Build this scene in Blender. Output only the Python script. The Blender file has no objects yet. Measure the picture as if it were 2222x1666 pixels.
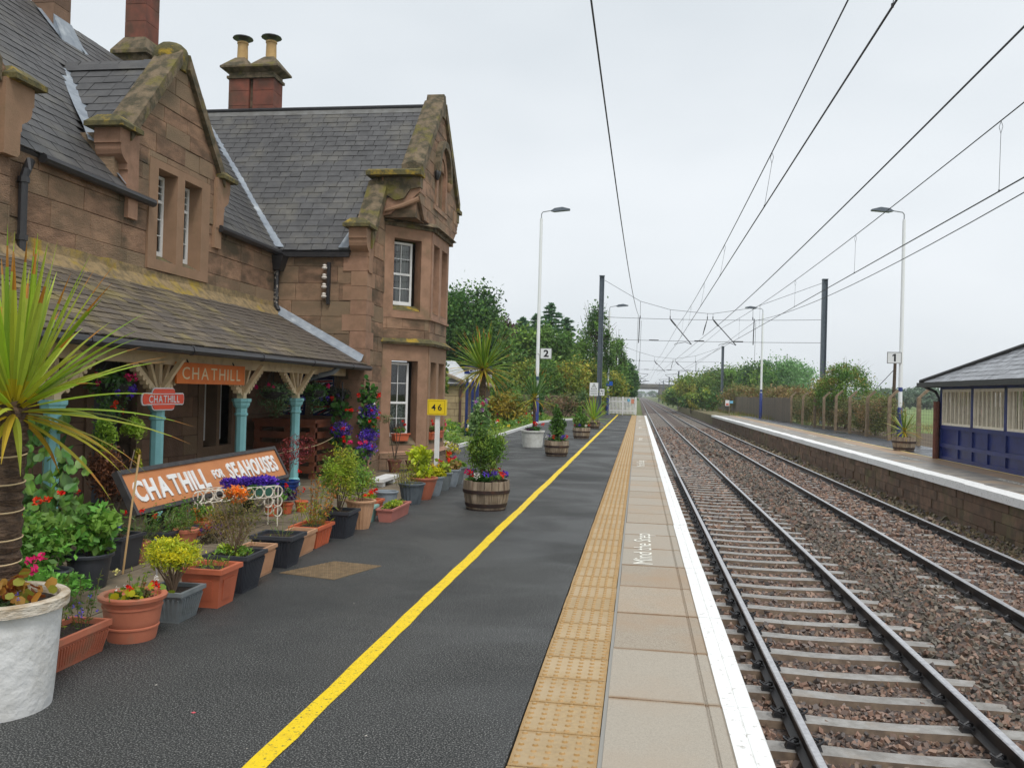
import bpy, math, random
import numpy as np
from mathutils import Vector, Matrix

R = random.Random(11)
NR = np.random.default_rng(11)
sc = bpy.context.scene
COL = sc.collection

# ------------------------------------------------------------------ camera
F, CX, CY, CAMH = 1850.0, 1111.0, 833.0, 1.645        # focal length and centre in photo pixels, eye height
ROLL = math.radians(1.45)
VP = (1386.3, 857.7)                                   # where the rails meet
def cam_axes():
    a = np.array([(VP[0]-CX)/F, (VP[1]-CY)/F, 1.0]); a /= np.linalg.norm(a)
    up = np.array([math.sin(ROLL), -math.cos(ROLL), 0.0]); up -= a*(up@a); up /= np.linalg.norm(up)
    return np.stack([np.cross(a, up), a, up], 1)       # world -> camera (right, down, forward)
CM = cam_axes()
CP = np.array([0, 0, CAMH])
def ray(px, py): return CM.T @ np.array([(px-CX)/F, (py-CY)/F, 1.0])
def onz(px, py, z=0.0):
    d = ray(px, py); return CP + d*((z-CAMH)/d[2])
def onx(px, py, x):
    d = ray(px, py); return CP + d*(x/d[0])
def ony(px, py, y):
    d = ray(px, py); return CP + d*(y/d[1])
def proj(p):
    c = CM @ (np.asarray(p, float)-CP)
    return (CX+F*c[0]/c[2], CY+F*c[1]/c[2], c[2])
def seen(p, m=30):
    q = proj(p); return q[2] > 0.3 and -m < q[0] < 2222+m and -m < q[1] < 1666+m

cam = bpy.data.cameras.new('camera'); camo = bpy.data.objects.new('camera', cam); COL.objects.link(camo)
cam.sensor_fit = 'HORIZONTAL'; cam.sensor_width = 36.0; cam.lens = F/2222*36
cam.clip_start = 0.05; cam.clip_end = 6000
camo.matrix_world = Matrix(((CM[0,0], -CM[1,0], -CM[2,0], 0), (CM[0,1], -CM[1,1], -CM[2,1], 0),
                            (CM[0,2], -CM[1,2], -CM[2,2], CAMH), (0, 0, 0, 1)))
sc.camera = camo

# ------------------------------------------------------------------ world, sun, exposure
SUN_EL, SUN_AZ = math.radians(58), math.radians(150)
w = bpy.data.worlds.new('World'); sc.world = w; w.use_nodes = True
wt = w.node_tree; wn = wt.nodes; wl = wt.links; wn.clear()
wo = wn.new('ShaderNodeOutputWorld'); wb = wn.new('ShaderNodeBackground'); wb.inputs[1].default_value = 0.1
sky = wn.new('ShaderNodeTexSky'); sky.sky_type = 'NISHITA'; sky.sun_disc = False
sky.sun_elevation = SUN_EL; sky.sun_rotation = SUN_AZ; sky.dust_density = 4; sky.air_density = 1
hs = wn.new('ShaderNodeHueSaturation'); hs.inputs['Saturation'].default_value = 0.30; hs.inputs['Value'].default_value = 1.15
tc = wn.new('ShaderNodeTexCoord'); mp = wn.new('ShaderNodeMapping'); mp.inputs['Scale'].default_value = (1, 1, 2.6)
nz = wn.new('ShaderNodeTexNoise'); nz.inputs['Scale'].default_value = 1.3; nz.inputs['Detail'].default_value = 4
cr = wn.new('ShaderNodeValToRGB')                       # thin uneven cloud sheet
cr.color_ramp.elements[0].position = 0.30; cr.color_ramp.elements[0].color = (6.0, 6.55, 7.0, 1)
cr.color_ramp.elements[1].position = 0.72; cr.color_ramp.elements[1].color = (8.0, 8.4, 8.75, 1)
mx = wn.new('ShaderNodeMixRGB'); mx.inputs[0].default_value = 0.86
wl.new(tc.outputs['Generated'], mp.inputs[0]); wl.new(mp.outputs[0], nz.inputs[0]); wl.new(nz.outputs[0], cr.inputs[0])
wl.new(sky.outputs[0], hs.inputs['Color']); wl.new(hs.outputs[0], mx.inputs[1]); wl.new(cr.outputs[0], mx.inputs[2])
wl.new(mx.outputs[0], wb.inputs[0]); wl.new(wb.outputs[0], wo.inputs[0])

sl = bpy.data.lights.new('sun', 'SUN'); sl.energy = 1.4; sl.angle = math.radians(14); sl.color = (1.0, 0.97, 0.93)
so = bpy.data.objects.new('sun', sl); COL.objects.link(so)
sd = Vector((math.sin(SUN_AZ)*math.cos(SUN_EL), math.cos(SUN_AZ)*math.cos(SUN_EL), math.sin(SUN_EL)))
so.rotation_euler = sd.to_track_quat('Z', 'Y').to_euler(); so.location = (20, -30, 60)
vs = sc.view_settings; vs.view_transform = 'Standard'; vs.look = 'None'; vs.exposure = 0.27; vs.gamma = 1.0; vs.use_curve_mapping = False

# ------------------------------------------------------------------ mesh helpers
WM = {}
def link(o, parent=None, world=None, local=None):
    COL.objects.link(o)
    if parent is not None:
        o.parent = parent
        if local is None: o.matrix_parent_inverse = WM[parent.name].inverted()
        else: o.matrix_parent_inverse = Matrix()
    m = world if world is not None else (local if local is not None else Matrix())
    o.matrix_basis = m
    WM[o.name] = (WM[parent.name] @ m) if (parent is not None and local is not None) else m.copy()
    return o
def tag(o, label=None, cat=None, group=None, kind=None):
    if label: o['label'] = label
    if cat: o['category'] = cat
    if group: o['group'] = group
    if kind: o['kind'] = kind
    return o
def thing(name, label, cat, loc=(0, 0, 0), rz=0.0, group=None):
    o = bpy.data.objects.new(name, None); o.empty_display_size = 0.1
    link(o, None, Matrix.Translation(loc) @ Matrix.Rotation(rz, 4, 'Z'))
    return tag(o, label, cat, group)
def place(mesh, name, parent, world):
    return link(bpy.data.objects.new(name, mesh), parent, world)
def copy_tree(o, parent=None):
    c = o.copy(); COL.objects.link(c)
    if parent is not None:
        c.parent = parent; c.matrix_parent_inverse = o.matrix_parent_inverse.copy()
    for ch in o.children: copy_tree(ch, c)
    return c
def put(o, loc, rz=0.0, s=1.0):
    o.matrix_basis = Matrix.Translation(loc) @ Matrix.Rotation(rz, 4, 'Z') @ Matrix.Scale(s, 4)
    WM[o.name] = o.matrix_basis.copy(); return o

class MB:
    def __init__(s): s.v = []; s.f = []; s.m = []
    def add(s, vs, fs, m=0):
        b = len(s.v); s.v += [tuple(map(float, p)) for p in vs]
        for f in fs: s.f.append(tuple(b+i for i in f)); s.m.append(m)
        return s
    def hexa(s, p, m=0):     # 4 bottom ccw, 4 top
        return s.add(p, [(3,2,1,0), (4,5,6,7), (0,1,5,4), (1,2,6,5), (2,3,7,6), (3,0,4,7)], m)
    def box(s, x0, x1, y0, y1, z0, z1, m=0):
        return s.hexa([(x0,y0,z0),(x1,y0,z0),(x1,y1,z0),(x0,y1,z0),(x0,y0,z1),(x1,y0,z1),(x1,y1,z1),(x0,y1,z1)], m)
    def prism(s, pts, d, m=0):
        n = len(pts); pts = [Vector(p) for p in pts]; d = Vector(d)
        nn = Vector((0, 0, 0))
        for i in range(n): nn += (pts[i]).cross(pts[(i+1) % n])
        if nn.dot(d) < 0: pts = pts[::-1]
        return s.add(pts+[p+d for p in pts], [tuple(range(n))[::-1], tuple(range(n, 2*n))] +
                     [(i, (i+1) % n, n+(i+1) % n, n+i) for i in range(n)], m)
    def bar(s, a, b, w, h, up=(0, 0, 1), m=0):           # rectangular bar a->b
        a = Vector(a); b = Vector(b); t = (b-a).normalized(); u = Vector(up)
        x = t.cross(u); x = x.normalized() if x.length > 1e-6 else Vector((1, 0, 0)); y = x.cross(t)
        q = [-x*w/2-y*h/2, x*w/2-y*h/2, x*w/2+y*h/2, -x*w/2+y*h/2]
        return s.prism([a+k for k in q], b-a, m)
    def tube(s, pts, r, n=6, m=0, cap=True):
        pts = [Vector(p) for p in pts]; k = len(pts); rr = r if isinstance(r, (list, tuple)) else [r]*k
        ref = Vector((0.13, 0.21, 0.97)); V = []
        for i, p in enumerate(pts):
            t = (pts[min(i+1, k-1)]-pts[max(i-1, 0)]).normalized()
            if abs(t.dot(ref)) > 0.97: ref = Vector((0.9, 0.3, 0.1))
            x = t.cross(ref).normalized(); y = t.cross(x)
            V += [p + (x*math.cos(2*math.pi*j/n) + y*math.sin(2*math.pi*j/n))*rr[i] for j in range(n)]
        Fs = [(i*n+j, i*n+(j+1) % n, (i+1)*n+(j+1) % n, (i+1)*n+j) for i in range(k-1) for j in range(n)]
        if cap: Fs += [tuple(range(n))[::-1], tuple(range((k-1)*n, k*n))]
        return s.add(V, Fs, m)
    def lathe(s, prof, n=20, c=(0, 0, 0), m=0, ph=0.0, sq=1.0):
        V = []; k = len(prof)
        for r, z in prof:
            V += [(c[0]+r*math.cos(2*math.pi*j/n+ph), c[1]+r*sq*math.sin(2*math.pi*j/n+ph), c[2]+z) for j in range(n)]
        Fs = [(i*n+j, i*n+(j+1) % n, (i+1)*n+(j+1) % n, (i+1)*n+j) for i in range(k-1) for j in range(n)]
        return s.add(V, Fs + [tuple(range(n))[::-1], tuple(range((k-1)*n, k*n))], m)
    def blob(s, c, r, n=8, k=5, jit=0.15, sx=1, sy=1, sz=1, m=0):
        V = [(c[0], c[1], c[2]-r*sz)]
        for i in range(1, k):
            a = -math.pi/2 + math.pi*i/k
            for j in range(n):
                q = r*(1+R.uniform(-jit, jit)); b = 2*math.pi*j/n
                V.append((c[0]+q*sx*math.cos(a)*math.cos(b), c[1]+q*sy*math.cos(a)*math.sin(b), c[2]+q*sz*math.sin(a)))
        V.append((c[0], c[1], c[2]+r*sz)); L = len(V)-1
        Fs = [(0, 1+(j+1) % n, 1+j) for j in range(n)] + [(L, L-n+j, L-n+(j+1) % n) for j in range(n)]
        for i in range(k-2):
            Fs += [(1+i*n+j, 1+i*n+(j+1) % n, 1+(i+1)*n+(j+1) % n, 1+(i+1)*n+j) for j in range(n)]
        return s.add(V, Fs, m)
    def mesh(s, name, mats, smooth=False):
        me = bpy.data.meshes.new(name); me.from_pydata(s.v, [], s.f)
        for mt in (mats if isinstance(mats, (list, tuple)) else [mats]): me.materials.append(mt)
        if any(s.m): me.polygons.foreach_set('material_index', s.m)
        if smooth: 
            me.polygons.foreach_set('use_smooth', [True]*len(me.polygons))
            try: me.set_sharp_from_angle(angle=math.radians(38))
            except Exception: pass
        me.update(); return me
    def build(s, name, mats, parent=None, smooth=False, local=False, **kw):
        o = bpy.data.objects.new(name, s.mesh(name, mats, smooth))
        link(o, parent, None, Matrix() if local else None)
        return tag(o, **kw)

class NM:                                                # big meshes of small faces with a colour per face
    def __init__(s): s.g = []
    def add(s, V, C):
        V = np.asarray(V, np.float32); C = np.asarray(C, np.float32)
        if V.shape[0]: s.g.append((V, np.broadcast_to(C, (V.shape[0], 3)).copy()))
        return s
    def mesh(s, name, mt):
        me = bpy.data.meshes.new(name)
        nv = sum(V.shape[0]*V.shape[1] for V, c in s.g); nf = sum(V.shape[0] for V, c in s.g)
        me.vertices.add(nv); me.loops.add(nv); me.polygons.add(nf)
        me.vertices.foreach_set('co', np.concatenate([V.reshape(-1) for V, c in s.g]))
        me.loops.foreach_set('vertex_index', np.arange(nv, dtype=np.int32))
        tot = np.concatenate([np.full(V.shape[0], V.shape[1], np.int32) for V, c in s.g])
        me.polygons.foreach_set('loop_start', np.concatenate([[0], np.cumsum(tot)[:-1]]).astype(np.int32))
        me.polygons.foreach_set('loop_total', tot)
        at = me.attributes.new('Col', 'FLOAT_COLOR', 'FACE')
        c = np.concatenate([c for V, c in s.g]); at.data.foreach_set('color', np.concatenate([c, np.ones((nf, 1), np.float32)], 1).reshape(-1))
        me.materials.append(mt); me.update(); me.validate(); return me
    def build(s, name, mt, parent=None, local=False, **kw):
        o = bpy.data.objects.new(name, s.mesh(name, mt)); link(o, parent, None, Matrix() if local else None)
        return tag(o, **kw)

# ------------------------------------------------------------------ materials
def S(r, g, b):                                          # sRGB 0-255 -> linear
    f = lambda c: (c/255/12.92 if c/255 <= 0.04045 else ((c/255+0.055)/1.055)**2.4)
    return (f(r), f(g), f(b))
MATS = {}
def mat(name, c, rough=0.7, c2=None, ns=6.0, nd=4.0, lo=0.35, hi=0.65, c3=None, ns3=1.2, lo3=0.5, hi3=0.68, rand=0.0, rc=None,
        bump=0.0, bs=60.0, spec=0.5, metal=0.0, stretch=(1, 1, 1), rvar=0.0, edge=None, damp=0.0):
    if name in MATS: return MATS[name]
    m = bpy.data.materials.new(name); m.use_nodes = True; t = m.node_tree; N = t.nodes; L = t.links
    b = N['Principled BSDF']; b.inputs['Roughness'].default_value = rough; b.inputs['Metallic'].default_value = metal
    b.inputs['Specular IOR Level'].default_value = spec
    g = N.new('ShaderNodeNewGeometry'); pos = g.outputs['Position']
    if stretch != (1, 1, 1):
        q = N.new('ShaderNodeMapping'); q.inputs['Scale'].default_value = stretch; L.new(pos, q.inputs[0]); pos = q.outputs[0]
    col = None
    def rgb(c):
        n = N.new('ShaderNodeRGB'); n.outputs[0].default_value = (*c, 1); return n.outputs[0]
    col = rgb(c)
    def layer(col, cc, s, d, l, h):
        n = N.new('ShaderNodeTexNoise'); n.inputs['Scale'].default_value = s; n.inputs['Detail'].default_value = d; n.inputs['Roughness'].default_value = 0.6
        L.new(pos, n.inputs['Vector'])
        r = N.new('ShaderNodeMapRange'); r.inputs[1].default_value = l; r.inputs[2].default_value = h; L.new(n.outputs[0], r.inputs[0])
        x = N.new('ShaderNodeMixRGB'); L.new(r.outputs[0], x.inputs[0]); L.new(col, x.inputs[1]); L.new(rgb(cc), x.inputs[2])
        return x.outputs[0], r.outputs[0]
    fac = None
    if c2: col, fac = layer(col, c2, ns, nd, lo, hi)
    if c3: col, _ = layer(col, c3, ns3, 5.0, lo3, hi3)
    if rand:
        oi = N.new('ShaderNodeObjectInfo'); r = N.new('ShaderNodeMapRange')
        r.inputs[3].default_value = 1-rand; r.inputs[4].default_value = 1+rand; L.new(oi.outputs['Random'], r.inputs[0])
        x = N.new('ShaderNodeMixRGB'); x.blend_type = 'MULTIPLY'; x.inputs[0].default_value = 1
        L.new(col, x.inputs[1]); L.new(r.outputs[0], x.inputs[2]); col = x.outputs[0]
    if rc:                                               # a second tone for some of the pieces
        oi = N.new('ShaderNodeObjectInfo'); q1 = N.new('ShaderNodeMath'); q1.operation = 'MULTIPLY'; q1.inputs[1].default_value = 7.31
        q2 = N.new('ShaderNodeMath'); q2.operation = 'FRACT'; L.new(oi.outputs['Random'], q1.inputs[0]); L.new(q1.outputs[0], q2.inputs[0])
        r = N.new('ShaderNodeMapRange'); r.inputs[1].default_value = 0.35; r.inputs[4].default_value = 0.85; L.new(q2.outputs[0], r.inputs[0])
        x = N.new('ShaderNodeMixRGB'); L.new(r.outputs[0], x.inputs[0]); L.new(col, x.inputs[1]); x.inputs[2].default_value = (*rc, 1); col = x.outputs[0]
    if edge:                                             # dirt that gathers along the edges of one piece (its own axes)
        ax, mid_, half_, start, ecol = edge; to = N.new('ShaderNodeTexCoord'); sx_ = N.new('ShaderNodeSeparateXYZ'); L.new(to.outputs['Object'], sx_.inputs[0]); outs = []
        for a_, m_, h_ in zip(ax, mid_, half_):
            q1 = N.new('ShaderNodeMath'); q1.operation = 'SUBTRACT'; q1.inputs[1].default_value = m_; L.new(sx_.outputs[a_], q1.inputs[0])
            q2 = N.new('ShaderNodeMath'); q2.operation = 'ABSOLUTE'; L.new(q1.outputs[0], q2.inputs[0])
            q3 = N.new('ShaderNodeMapRange'); q3.inputs[1].default_value = h_*start; q3.inputs[2].default_value = h_; q3.interpolation_type = 'SMOOTHSTEP'; L.new(q2.outputs[0], q3.inputs[0]); outs.append(q3.outputs[0])
        e_ = outs[0]
        for o2 in outs[1:]:
            mxn = N.new('ShaderNodeMath'); mxn.operation = 'MAXIMUM'; L.new(e_, mxn.inputs[0]); L.new(o2, mxn.inputs[1]); e_ = mxn.outputs[0]
        n2 = N.new('ShaderNodeTexNoise'); n2.inputs['Scale'].default_value = 9; n2.inputs['Detail'].default_value = 5; L.new(g.outputs['Position'], n2.inputs['Vector'])
        q4 = N.new('ShaderNodeMath'); q4.operation = 'MULTIPLY'; L.new(e_, q4.inputs[0]); L.new(n2.outputs[0], q4.inputs[1]); q5 = N.new('ShaderNodeMath'); q5.operation = 'MULTIPLY'; q5.inputs[1].default_value = 1.5; q5.use_clamp = True; L.new(q4.outputs[0], q5.inputs[0])
        x = N.new('ShaderNodeMixRGB'); L.new(q5.outputs[0], x.inputs[0]); L.new(col, x.inputs[1]); x.inputs[2].default_value = (*ecol, 1); col = x.outputs[0]
    L.new(col, b.inputs['Base Color'])
    if rvar and fac is not None:
        r = N.new('ShaderNodeMapRange'); r.inputs[3].default_value = rough-rvar; r.inputs[4].default_value = rough+rvar
        L.new(fac, r.inputs[0]); L.new(r.outputs[0], b.inputs['Roughness'])
    if damp:                                             # damp and drier patches: sheen varies, colour does not
        n = N.new('ShaderNodeTexNoise'); n.inputs['Scale'].default_value = damp; n.inputs['Detail'].default_value = 5; n.inputs['Distortion'].default_value = 0.6; L.new(g.outputs['Position'], n.inputs['Vector'])
        r = N.new('ShaderNodeMapRange'); r.inputs[1].default_value = 0.40; r.inputs[2].default_value = 0.62; r.inputs[3].default_value = rough-0.14; r.inputs[4].default_value = rough+0.12; L.new(n.outputs[0], r.inputs[0]); L.new(r.outputs[0], b.inputs['Roughness'])
    if bump:
        n = N.new('ShaderNodeTexNoise'); n.inputs['Scale'].default_value = bs; n.inputs['Detail'].default_value = 5
        L.new(pos, n.inputs['Vector']); k = N.new('ShaderNodeBump'); k.inputs['Strength'].default_value = bump; k.inputs['Distance'].default_value = 0.02
        L.new(n.outputs[0], k.inputs['Height']); L.new(k.outputs[0], b.inputs['Normal'])
    MATS[name] = m; return m
def vcol(name, rough=0.6, spec=0.4, trans=0.0, bump=0.0):
    m = bpy.data.materials.new(name); m.use_nodes = True; t = m.node_tree; N = t.nodes; L = t.links
    b = N['Principled BSDF']; b.inputs['Roughness'].default_value = rough; b.inputs['Specular IOR Level'].default_value = spec
    a = N.new('ShaderNodeAttribute'); a.attribute_name = 'Col'; L.new(a.outputs['Color'], b.inputs['Base Color'])
    if trans:
        tr = N.new('ShaderNodeBsdfTranslucent'); L.new(a.outputs['Color'], tr.inputs[0])
        x = N.new('ShaderNodeMixShader'); x.inputs[0].default_value = trans
        L.new(b.outputs[0], x.inputs[1]); L.new(tr.outputs[0], x.inputs[2]); L.new(x.outputs[0], N['Material Output'].inputs[0])
    return m
FOL = vcol('foliage', 0.5, 0.35, 0.30)
PETAL = vcol('petal', 0.6, 0.2, 0.25)
STONES = vcol('crushed_stone', 0.55, 0.5)

STONE = mat('sandstone', S(160,126,100), 0.85, S(122,95,74), 3.2, 8, 0.36, 0.62, S(84,72,54), 1.1, 0.46, 0.66, 0.20, S(140,120,95), 0.9, 36, stretch=(1, 1, 2.2))
STONE2 = mat('dressed_sandstone', S(166,128,104), 0.8, S(138,106,84), 4, 7, 0.38, 0.66, S(112,98,72), 1.3, 0.55, 0.72, 0.12, S(150,122,94), 0.3, 60)
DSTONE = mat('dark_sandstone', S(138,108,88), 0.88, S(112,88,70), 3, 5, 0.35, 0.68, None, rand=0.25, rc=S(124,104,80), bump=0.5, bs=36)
MORTAR = mat('mortar', S(128,108,88), 0.95, S(80,68,54), 8, 4)
COPE = mat('coping_stone', S(122,106,84), 0.9, S(76,70,52), 6, 8, 0.40, 0.60, S(110,102,50), 2.6, 0.54, 0.66, 0.10, None, 0.7, 30)
LICHEN = mat('lichen_stone', S(104,96,58), 0.9, S(78,74,50), 9, 6, 0.42, 0.6, S(166,138,44), 4.2, 0.54, 0.66, 0, None, 0.6, 50)
REDST = mat('red_sandstone', S(134,78,62), 0.85, S(104,66,54), 4, 5, 0.35, 0.65, S(84,66,52), 1.4, 0.5, 0.7, 0.18, None, 0.2, 40)
SLATE = mat('slate', S(84,83,83), 0.5, S(70,69,69), 5, 4, 0.35, 0.65, S(98,95,88), 1.5, 0.5, 0.68, 0.15, None, 0.2, 30, spec=0.5)
SLATE2 = mat('weathered_slate', S(114,102,84), 0.65, S(86,76,62), 5, 5, 0.35, 0.65, S(118,106,68), 1.4, 0.48, 0.66, 0.34, S(84,76,70), 0.5, 26)
LEAD = mat('lead', S(150,158,166), 0.5, S(120,128,138), 5, 4, 0.35, 0.7, S(178,184,188), 3, 0.55, 0.7, 0, None, 0.12, 20)
BLACKIRON = mat('black_iron', S(38,38,42), 0.4, S(52,50,50), 8, 4)
TEAL = mat('teal_paint', S(150,212,214), 0.42, S(132,196,198), 3, 4, 0.4, 0.7, rand=0.03)
CREAM = mat('cream_paint', S(226,202,164), 0.6, S(188,162,124), 6, 5, 0.5, 0.8)
SLATW = mat('shelter_white_paint', S(236,226,204), 0.6, S(208,196,172), 6, 5, 0.5, 0.8)
POSTW = mat('lamp_white', S(236,238,238), 0.4)
WHITEP = mat('white_paint', S(232,232,230), 0.5, S(214,212,206), 4, 5, 0.45, 0.8)
ASPH = mat('asphalt', S(38,39,39), 0.66, S(170,170,166), 120, 2, 0.50, 0.78, S(44,45,45), 0.4, 0.46, 0.75, 0, None, 0.12, 140, damp=0.8, spec=0.35)
ASPH2 = mat('asphalt_opposite', S(66,68,74), 0.34, S(50,52,58), 60, 3, 0.35, 0.7, S(84,86,92), 0.5, 0.45, 0.75, 0, None, 0.4, 120, damp=0.7)
YELLOW = mat('yellow_paint', S(250,214,16), 0.55, S(228,190,22), 14, 5, 0.5, 0.8, S(132,118,52), 45, 0.58, 0.68, bump=0.6, bs=100)
BUFF = mat('buff_tactile', S(190,165,124), 0.8, S(174,150,115), 40, 6, 0.36, 0.68, S(188,166,132), 2.6, 0.44, 0.62, 0.07, None, bump=0.5, bs=150, edge=((0, 1), (0, 0), (.196, .196), .8, S(170,134,82)))
BUFFD = mat('buff_tactile_dome', S(164,128,76), 0.8, S(184,150,104), 12, 4, 0.4, 0.7)  # dome sides: shading and lesser wear both put into the darker ochre
SLAB = mat('coping_concrete', S(182,170,152), 0.75, S(142,128,112), 120, 4, 0.40, 0.72, S(176,152,126), 1.0, 0.46, 0.72, 0.06, S(178,172,160), bump=0.4, bs=160, edge=((1,), (.46,), (.46,), .90, S(146,116,84)))
WEDGE = mat('white_edge_paint', S(246,246,244), 0.5, S(230,230,226), 10, 5, 0.5, 0.8, S(186,182,174), 22, 0.58, 0.72, rand=0.01)
LINEW = mat('white_marking', S(250,248,236), 0.6, S(232,228,212), 60, 4, 0.5, 0.72)
CONC = mat('sleeper_concrete', S(162,159,154), 0.4, S(130,125,118), 9, 6, 0.38, 0.66, S(146,132,116), 2.2, 0.55, 0.75, 0.06, None, bump=0.25, bs=60)
CONCB = mat('sleeper_side', S(128,110,92), 0.8, S(94,80,68), 8, 5)
RUST = mat('rail_side', S(46,38,34), 0.45, S(32,28,28), 10, 4)
STEEL = mat('rail_head', S(196,196,198), 0.3, S(168,168,172), 20, 3, metal=0.25)
BALL = mat('ballast_bed', S(92,80,74), 0.9, S(118,100,90), 30, 6, 0.42, 0.60, S(60,54,50), 38, 0.48, 0.58, 0, None, 1.0, 30)
WALLST = mat('platform_wall_stone', S(132,104,84), 0.8, S(88,76,62), 4, 6, 0.38, 0.66, S(104,100,66), 0.8, 0.50, 0.68, 0.28, S(112,88,70), 0.5, 30)
TERRA = mat('terracotta', S(188,112,84), 0.75, S(172,98,72), 6, 5, 0.4, 0.7, S(158,116,92), 5, 0.52, 0.72, 0.08)
TERRAB = mat('bright_terracotta_plastic', S(206,104,66), 0.55, S(186,92,60), 5, 4, 0.45, 0.75)
TERRAP = mat('pink_terracotta_plastic', S(186,116,104), 0.6, S(170,104,92), 5, 4, 0.45, 0.75)
TAN = mat('tan_plastic', S(196,152,118), 0.65, S(178,134,100), 5, 4, 0.4, 0.7)
BLACKP = mat('black_plastic', S(52,55,62), 0.45, S(64,66,72), 5, 4, 0.4, 0.75)
GREYP = mat('grey_plastic', S(118,124,126), 0.6, S(98,104,104), 7, 5, 0.4, 0.7)
GREYL = mat('light_grey_plastic', S(140,148,154), 0.55, S(112,120,126), 7, 5, 0.4, 0.7)
GREENP = mat('green_plastic', S(70,120,104), 0.5); AQUAP = mat('aqua_plastic', S(140,186,178), 0.5)
BLUEG = mat('blue_glaze', S(28,62,132), 0.2, S(16,40,96), 8, 3)
SOIL = mat('soil', S(62,48,38), 0.95, S(40,32,26), 40, 4, bump=0.8, bs=60)
BARRELW = mat('barrel_oak', S(172,156,134), 0.8, S(116,98,80), 5, 5, 0.35, 0.66, S(120,104,84), 2, 0.5, 0.7, 0.2, None, 0.4, 40, stretch=(4, 4, 0.6))
BARRELR = mat('barrel_hoop_rust', S(56,42,38), 0.6, S(94,58,40), 7, 5, 0.5, 0.75)
WRENDER = mat('white_render', S(222,222,220), 0.75, S(200,198,192), 5, 5, 0.45, 0.75, None, bump=0.7, bs=16)
WRIM = mat('worn_white_rim', S(216,206,190), 0.8, S(170,146,112), 9, 6, 0.42, 0.68, None, bump=0.6, bs=30, stretch=(1, 1, 2.5))
BARK = mat('bark', S(96,78,62), 0.95, S(66,54,44), 10, 5, 0.35, 0.65, None, bump=0.9, bs=24, stretch=(1, 1, 0.4))
PBARK = mat('palm_bark', S(112,90,72), 0.95, S(70,56,46), 20, 5, 0.35, 0.65, None, bump=1.0, bs=40, stretch=(1, 1, 2.5))
MAST = mat('galvanised_mast', S(98,108,118), 0.5, S(82,92,102), 6, 4, metal=0.2)
WIRE = mat('wire', S(50,52,56), 0.5)
NAVY = mat('navy_paint', S(38,56,124), 0.4, S(30,46,104), 5, 4, 0.4, 0.7)
NAVY2 = mat('shelter_navy_paint', S(36,52,118), 0.3, S(28,40,94), 4, 4, 0.4, 0.7, rand=0.06)
SIGNW = mat('sign_white', S(226,228,228), 0.5); BLACK = mat('black_print', S(18,18,20), 0.6)
SIGNY = mat('sign_yellow', S(236,204,22), 0.5); SIGNO = mat('sign_orange', S(232,122,34), 0.6, S(218,108,30), 4, 4)
SIGNB = mat('sign_tan_orange', S(196,128,78), 0.7, S(184,116,70), 3, 4, 0.45, 0.7)
SIGNR = mat('sign_red', S(244,74,34), 0.35); SIGNL = mat('sign_cream_letter', S(236,214,172), 0.6)
FRAMEB = mat('sign_black_frame', S(48,46,48), 0.6, S(66,62,60), 10, 4)
BLUEL = mat('bright_blue', S(20,92,196), 0.5)
WOODR = mat('stained_wood', S(128,72,44), 0.7, S(104,58,38), 5, 5, 0.4, 0.7, rand=0.12)
FENCEW = mat('weathered_board', S(128,116,100), 0.9, S(98,90,80), 5, 5, 0.35, 0.65, None, rand=0.16, stretch=(3, 3, 0.6))
CPOST = mat('concrete_post', S(146,128,104), 0.9, S(118,102,82), 5, 5)
GRASS = mat('grass_ground', S(104,116,62), 0.95, S(84,96,48), 1.5, 5, 0.35, 0.65, S(120,112,70), 0.15, 0.5, 0.7, 0, None, 0.5, 8)
FIELD = mat('field', S(118,138,76), 0.95, S(104,124,64), 0.2, 4)
EARTH = mat('earth', S(104,88,68), 0.95, S(84,72,56), 3, 5, bump=0.6, bs=12)
FLAG = mat('flagstone', S(126,112,92), 0.85, S(98,88,72), 5, 5, 0.35, 0.65, None, rand=0.14, bump=0.2, bs=40)
DARKBOX = mat('dark_box_paint', S(58,54,50), 0.9)
NETC = mat('net_curtain', S(200,202,204), 0.9, S(120,124,130), 34, 2, 0.44, 0.56)
CURT = mat('curtain', S(186,184,176), 0.9, S(150,146,138), 9, 2, stretch=(8, 8, 0.2))
CHPOT = mat('buff_chimney_pot', S(196,162,108), 0.7, S(176,142,92), 6, 4)
COWL = mat('metal_cowl', S(70,74,80), 0.4, metal=0.5)
INSUL = mat('porcelain', S(214,206,196), 0.3)
BRICK = mat('brick_red', S(126,78,62), 0.85, S(104,64,52), 8, 4)
def glass():
    m = bpy.data.materials.new('window_glass'); m.use_nodes = True; t = m.node_tree; N = t.nodes; L = t.links; N.remove(N['Principled BSDF'])
    tr = N.new('ShaderNodeBsdfTransparent'); tr.inputs[0].default_value = (0.82, 0.86, 0.86, 1)
    gl = N.new('ShaderNodeBsdfGlossy'); gl.inputs['Roughness'].default_value = 0.02
    fr = N.new('ShaderNodeFresnel'); fr.inputs[0].default_value = 1.9
    x = N.new('ShaderNodeMixShader'); L.new(fr.outputs[0], x.inputs[0]); L.new(tr.outputs[0], x.inputs[1]); L.new(gl.outputs[0], x.inputs[2])
    L.new(x.outputs[0], N['Material Output'].inputs[0]); return m
GLASS = glass()

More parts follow.
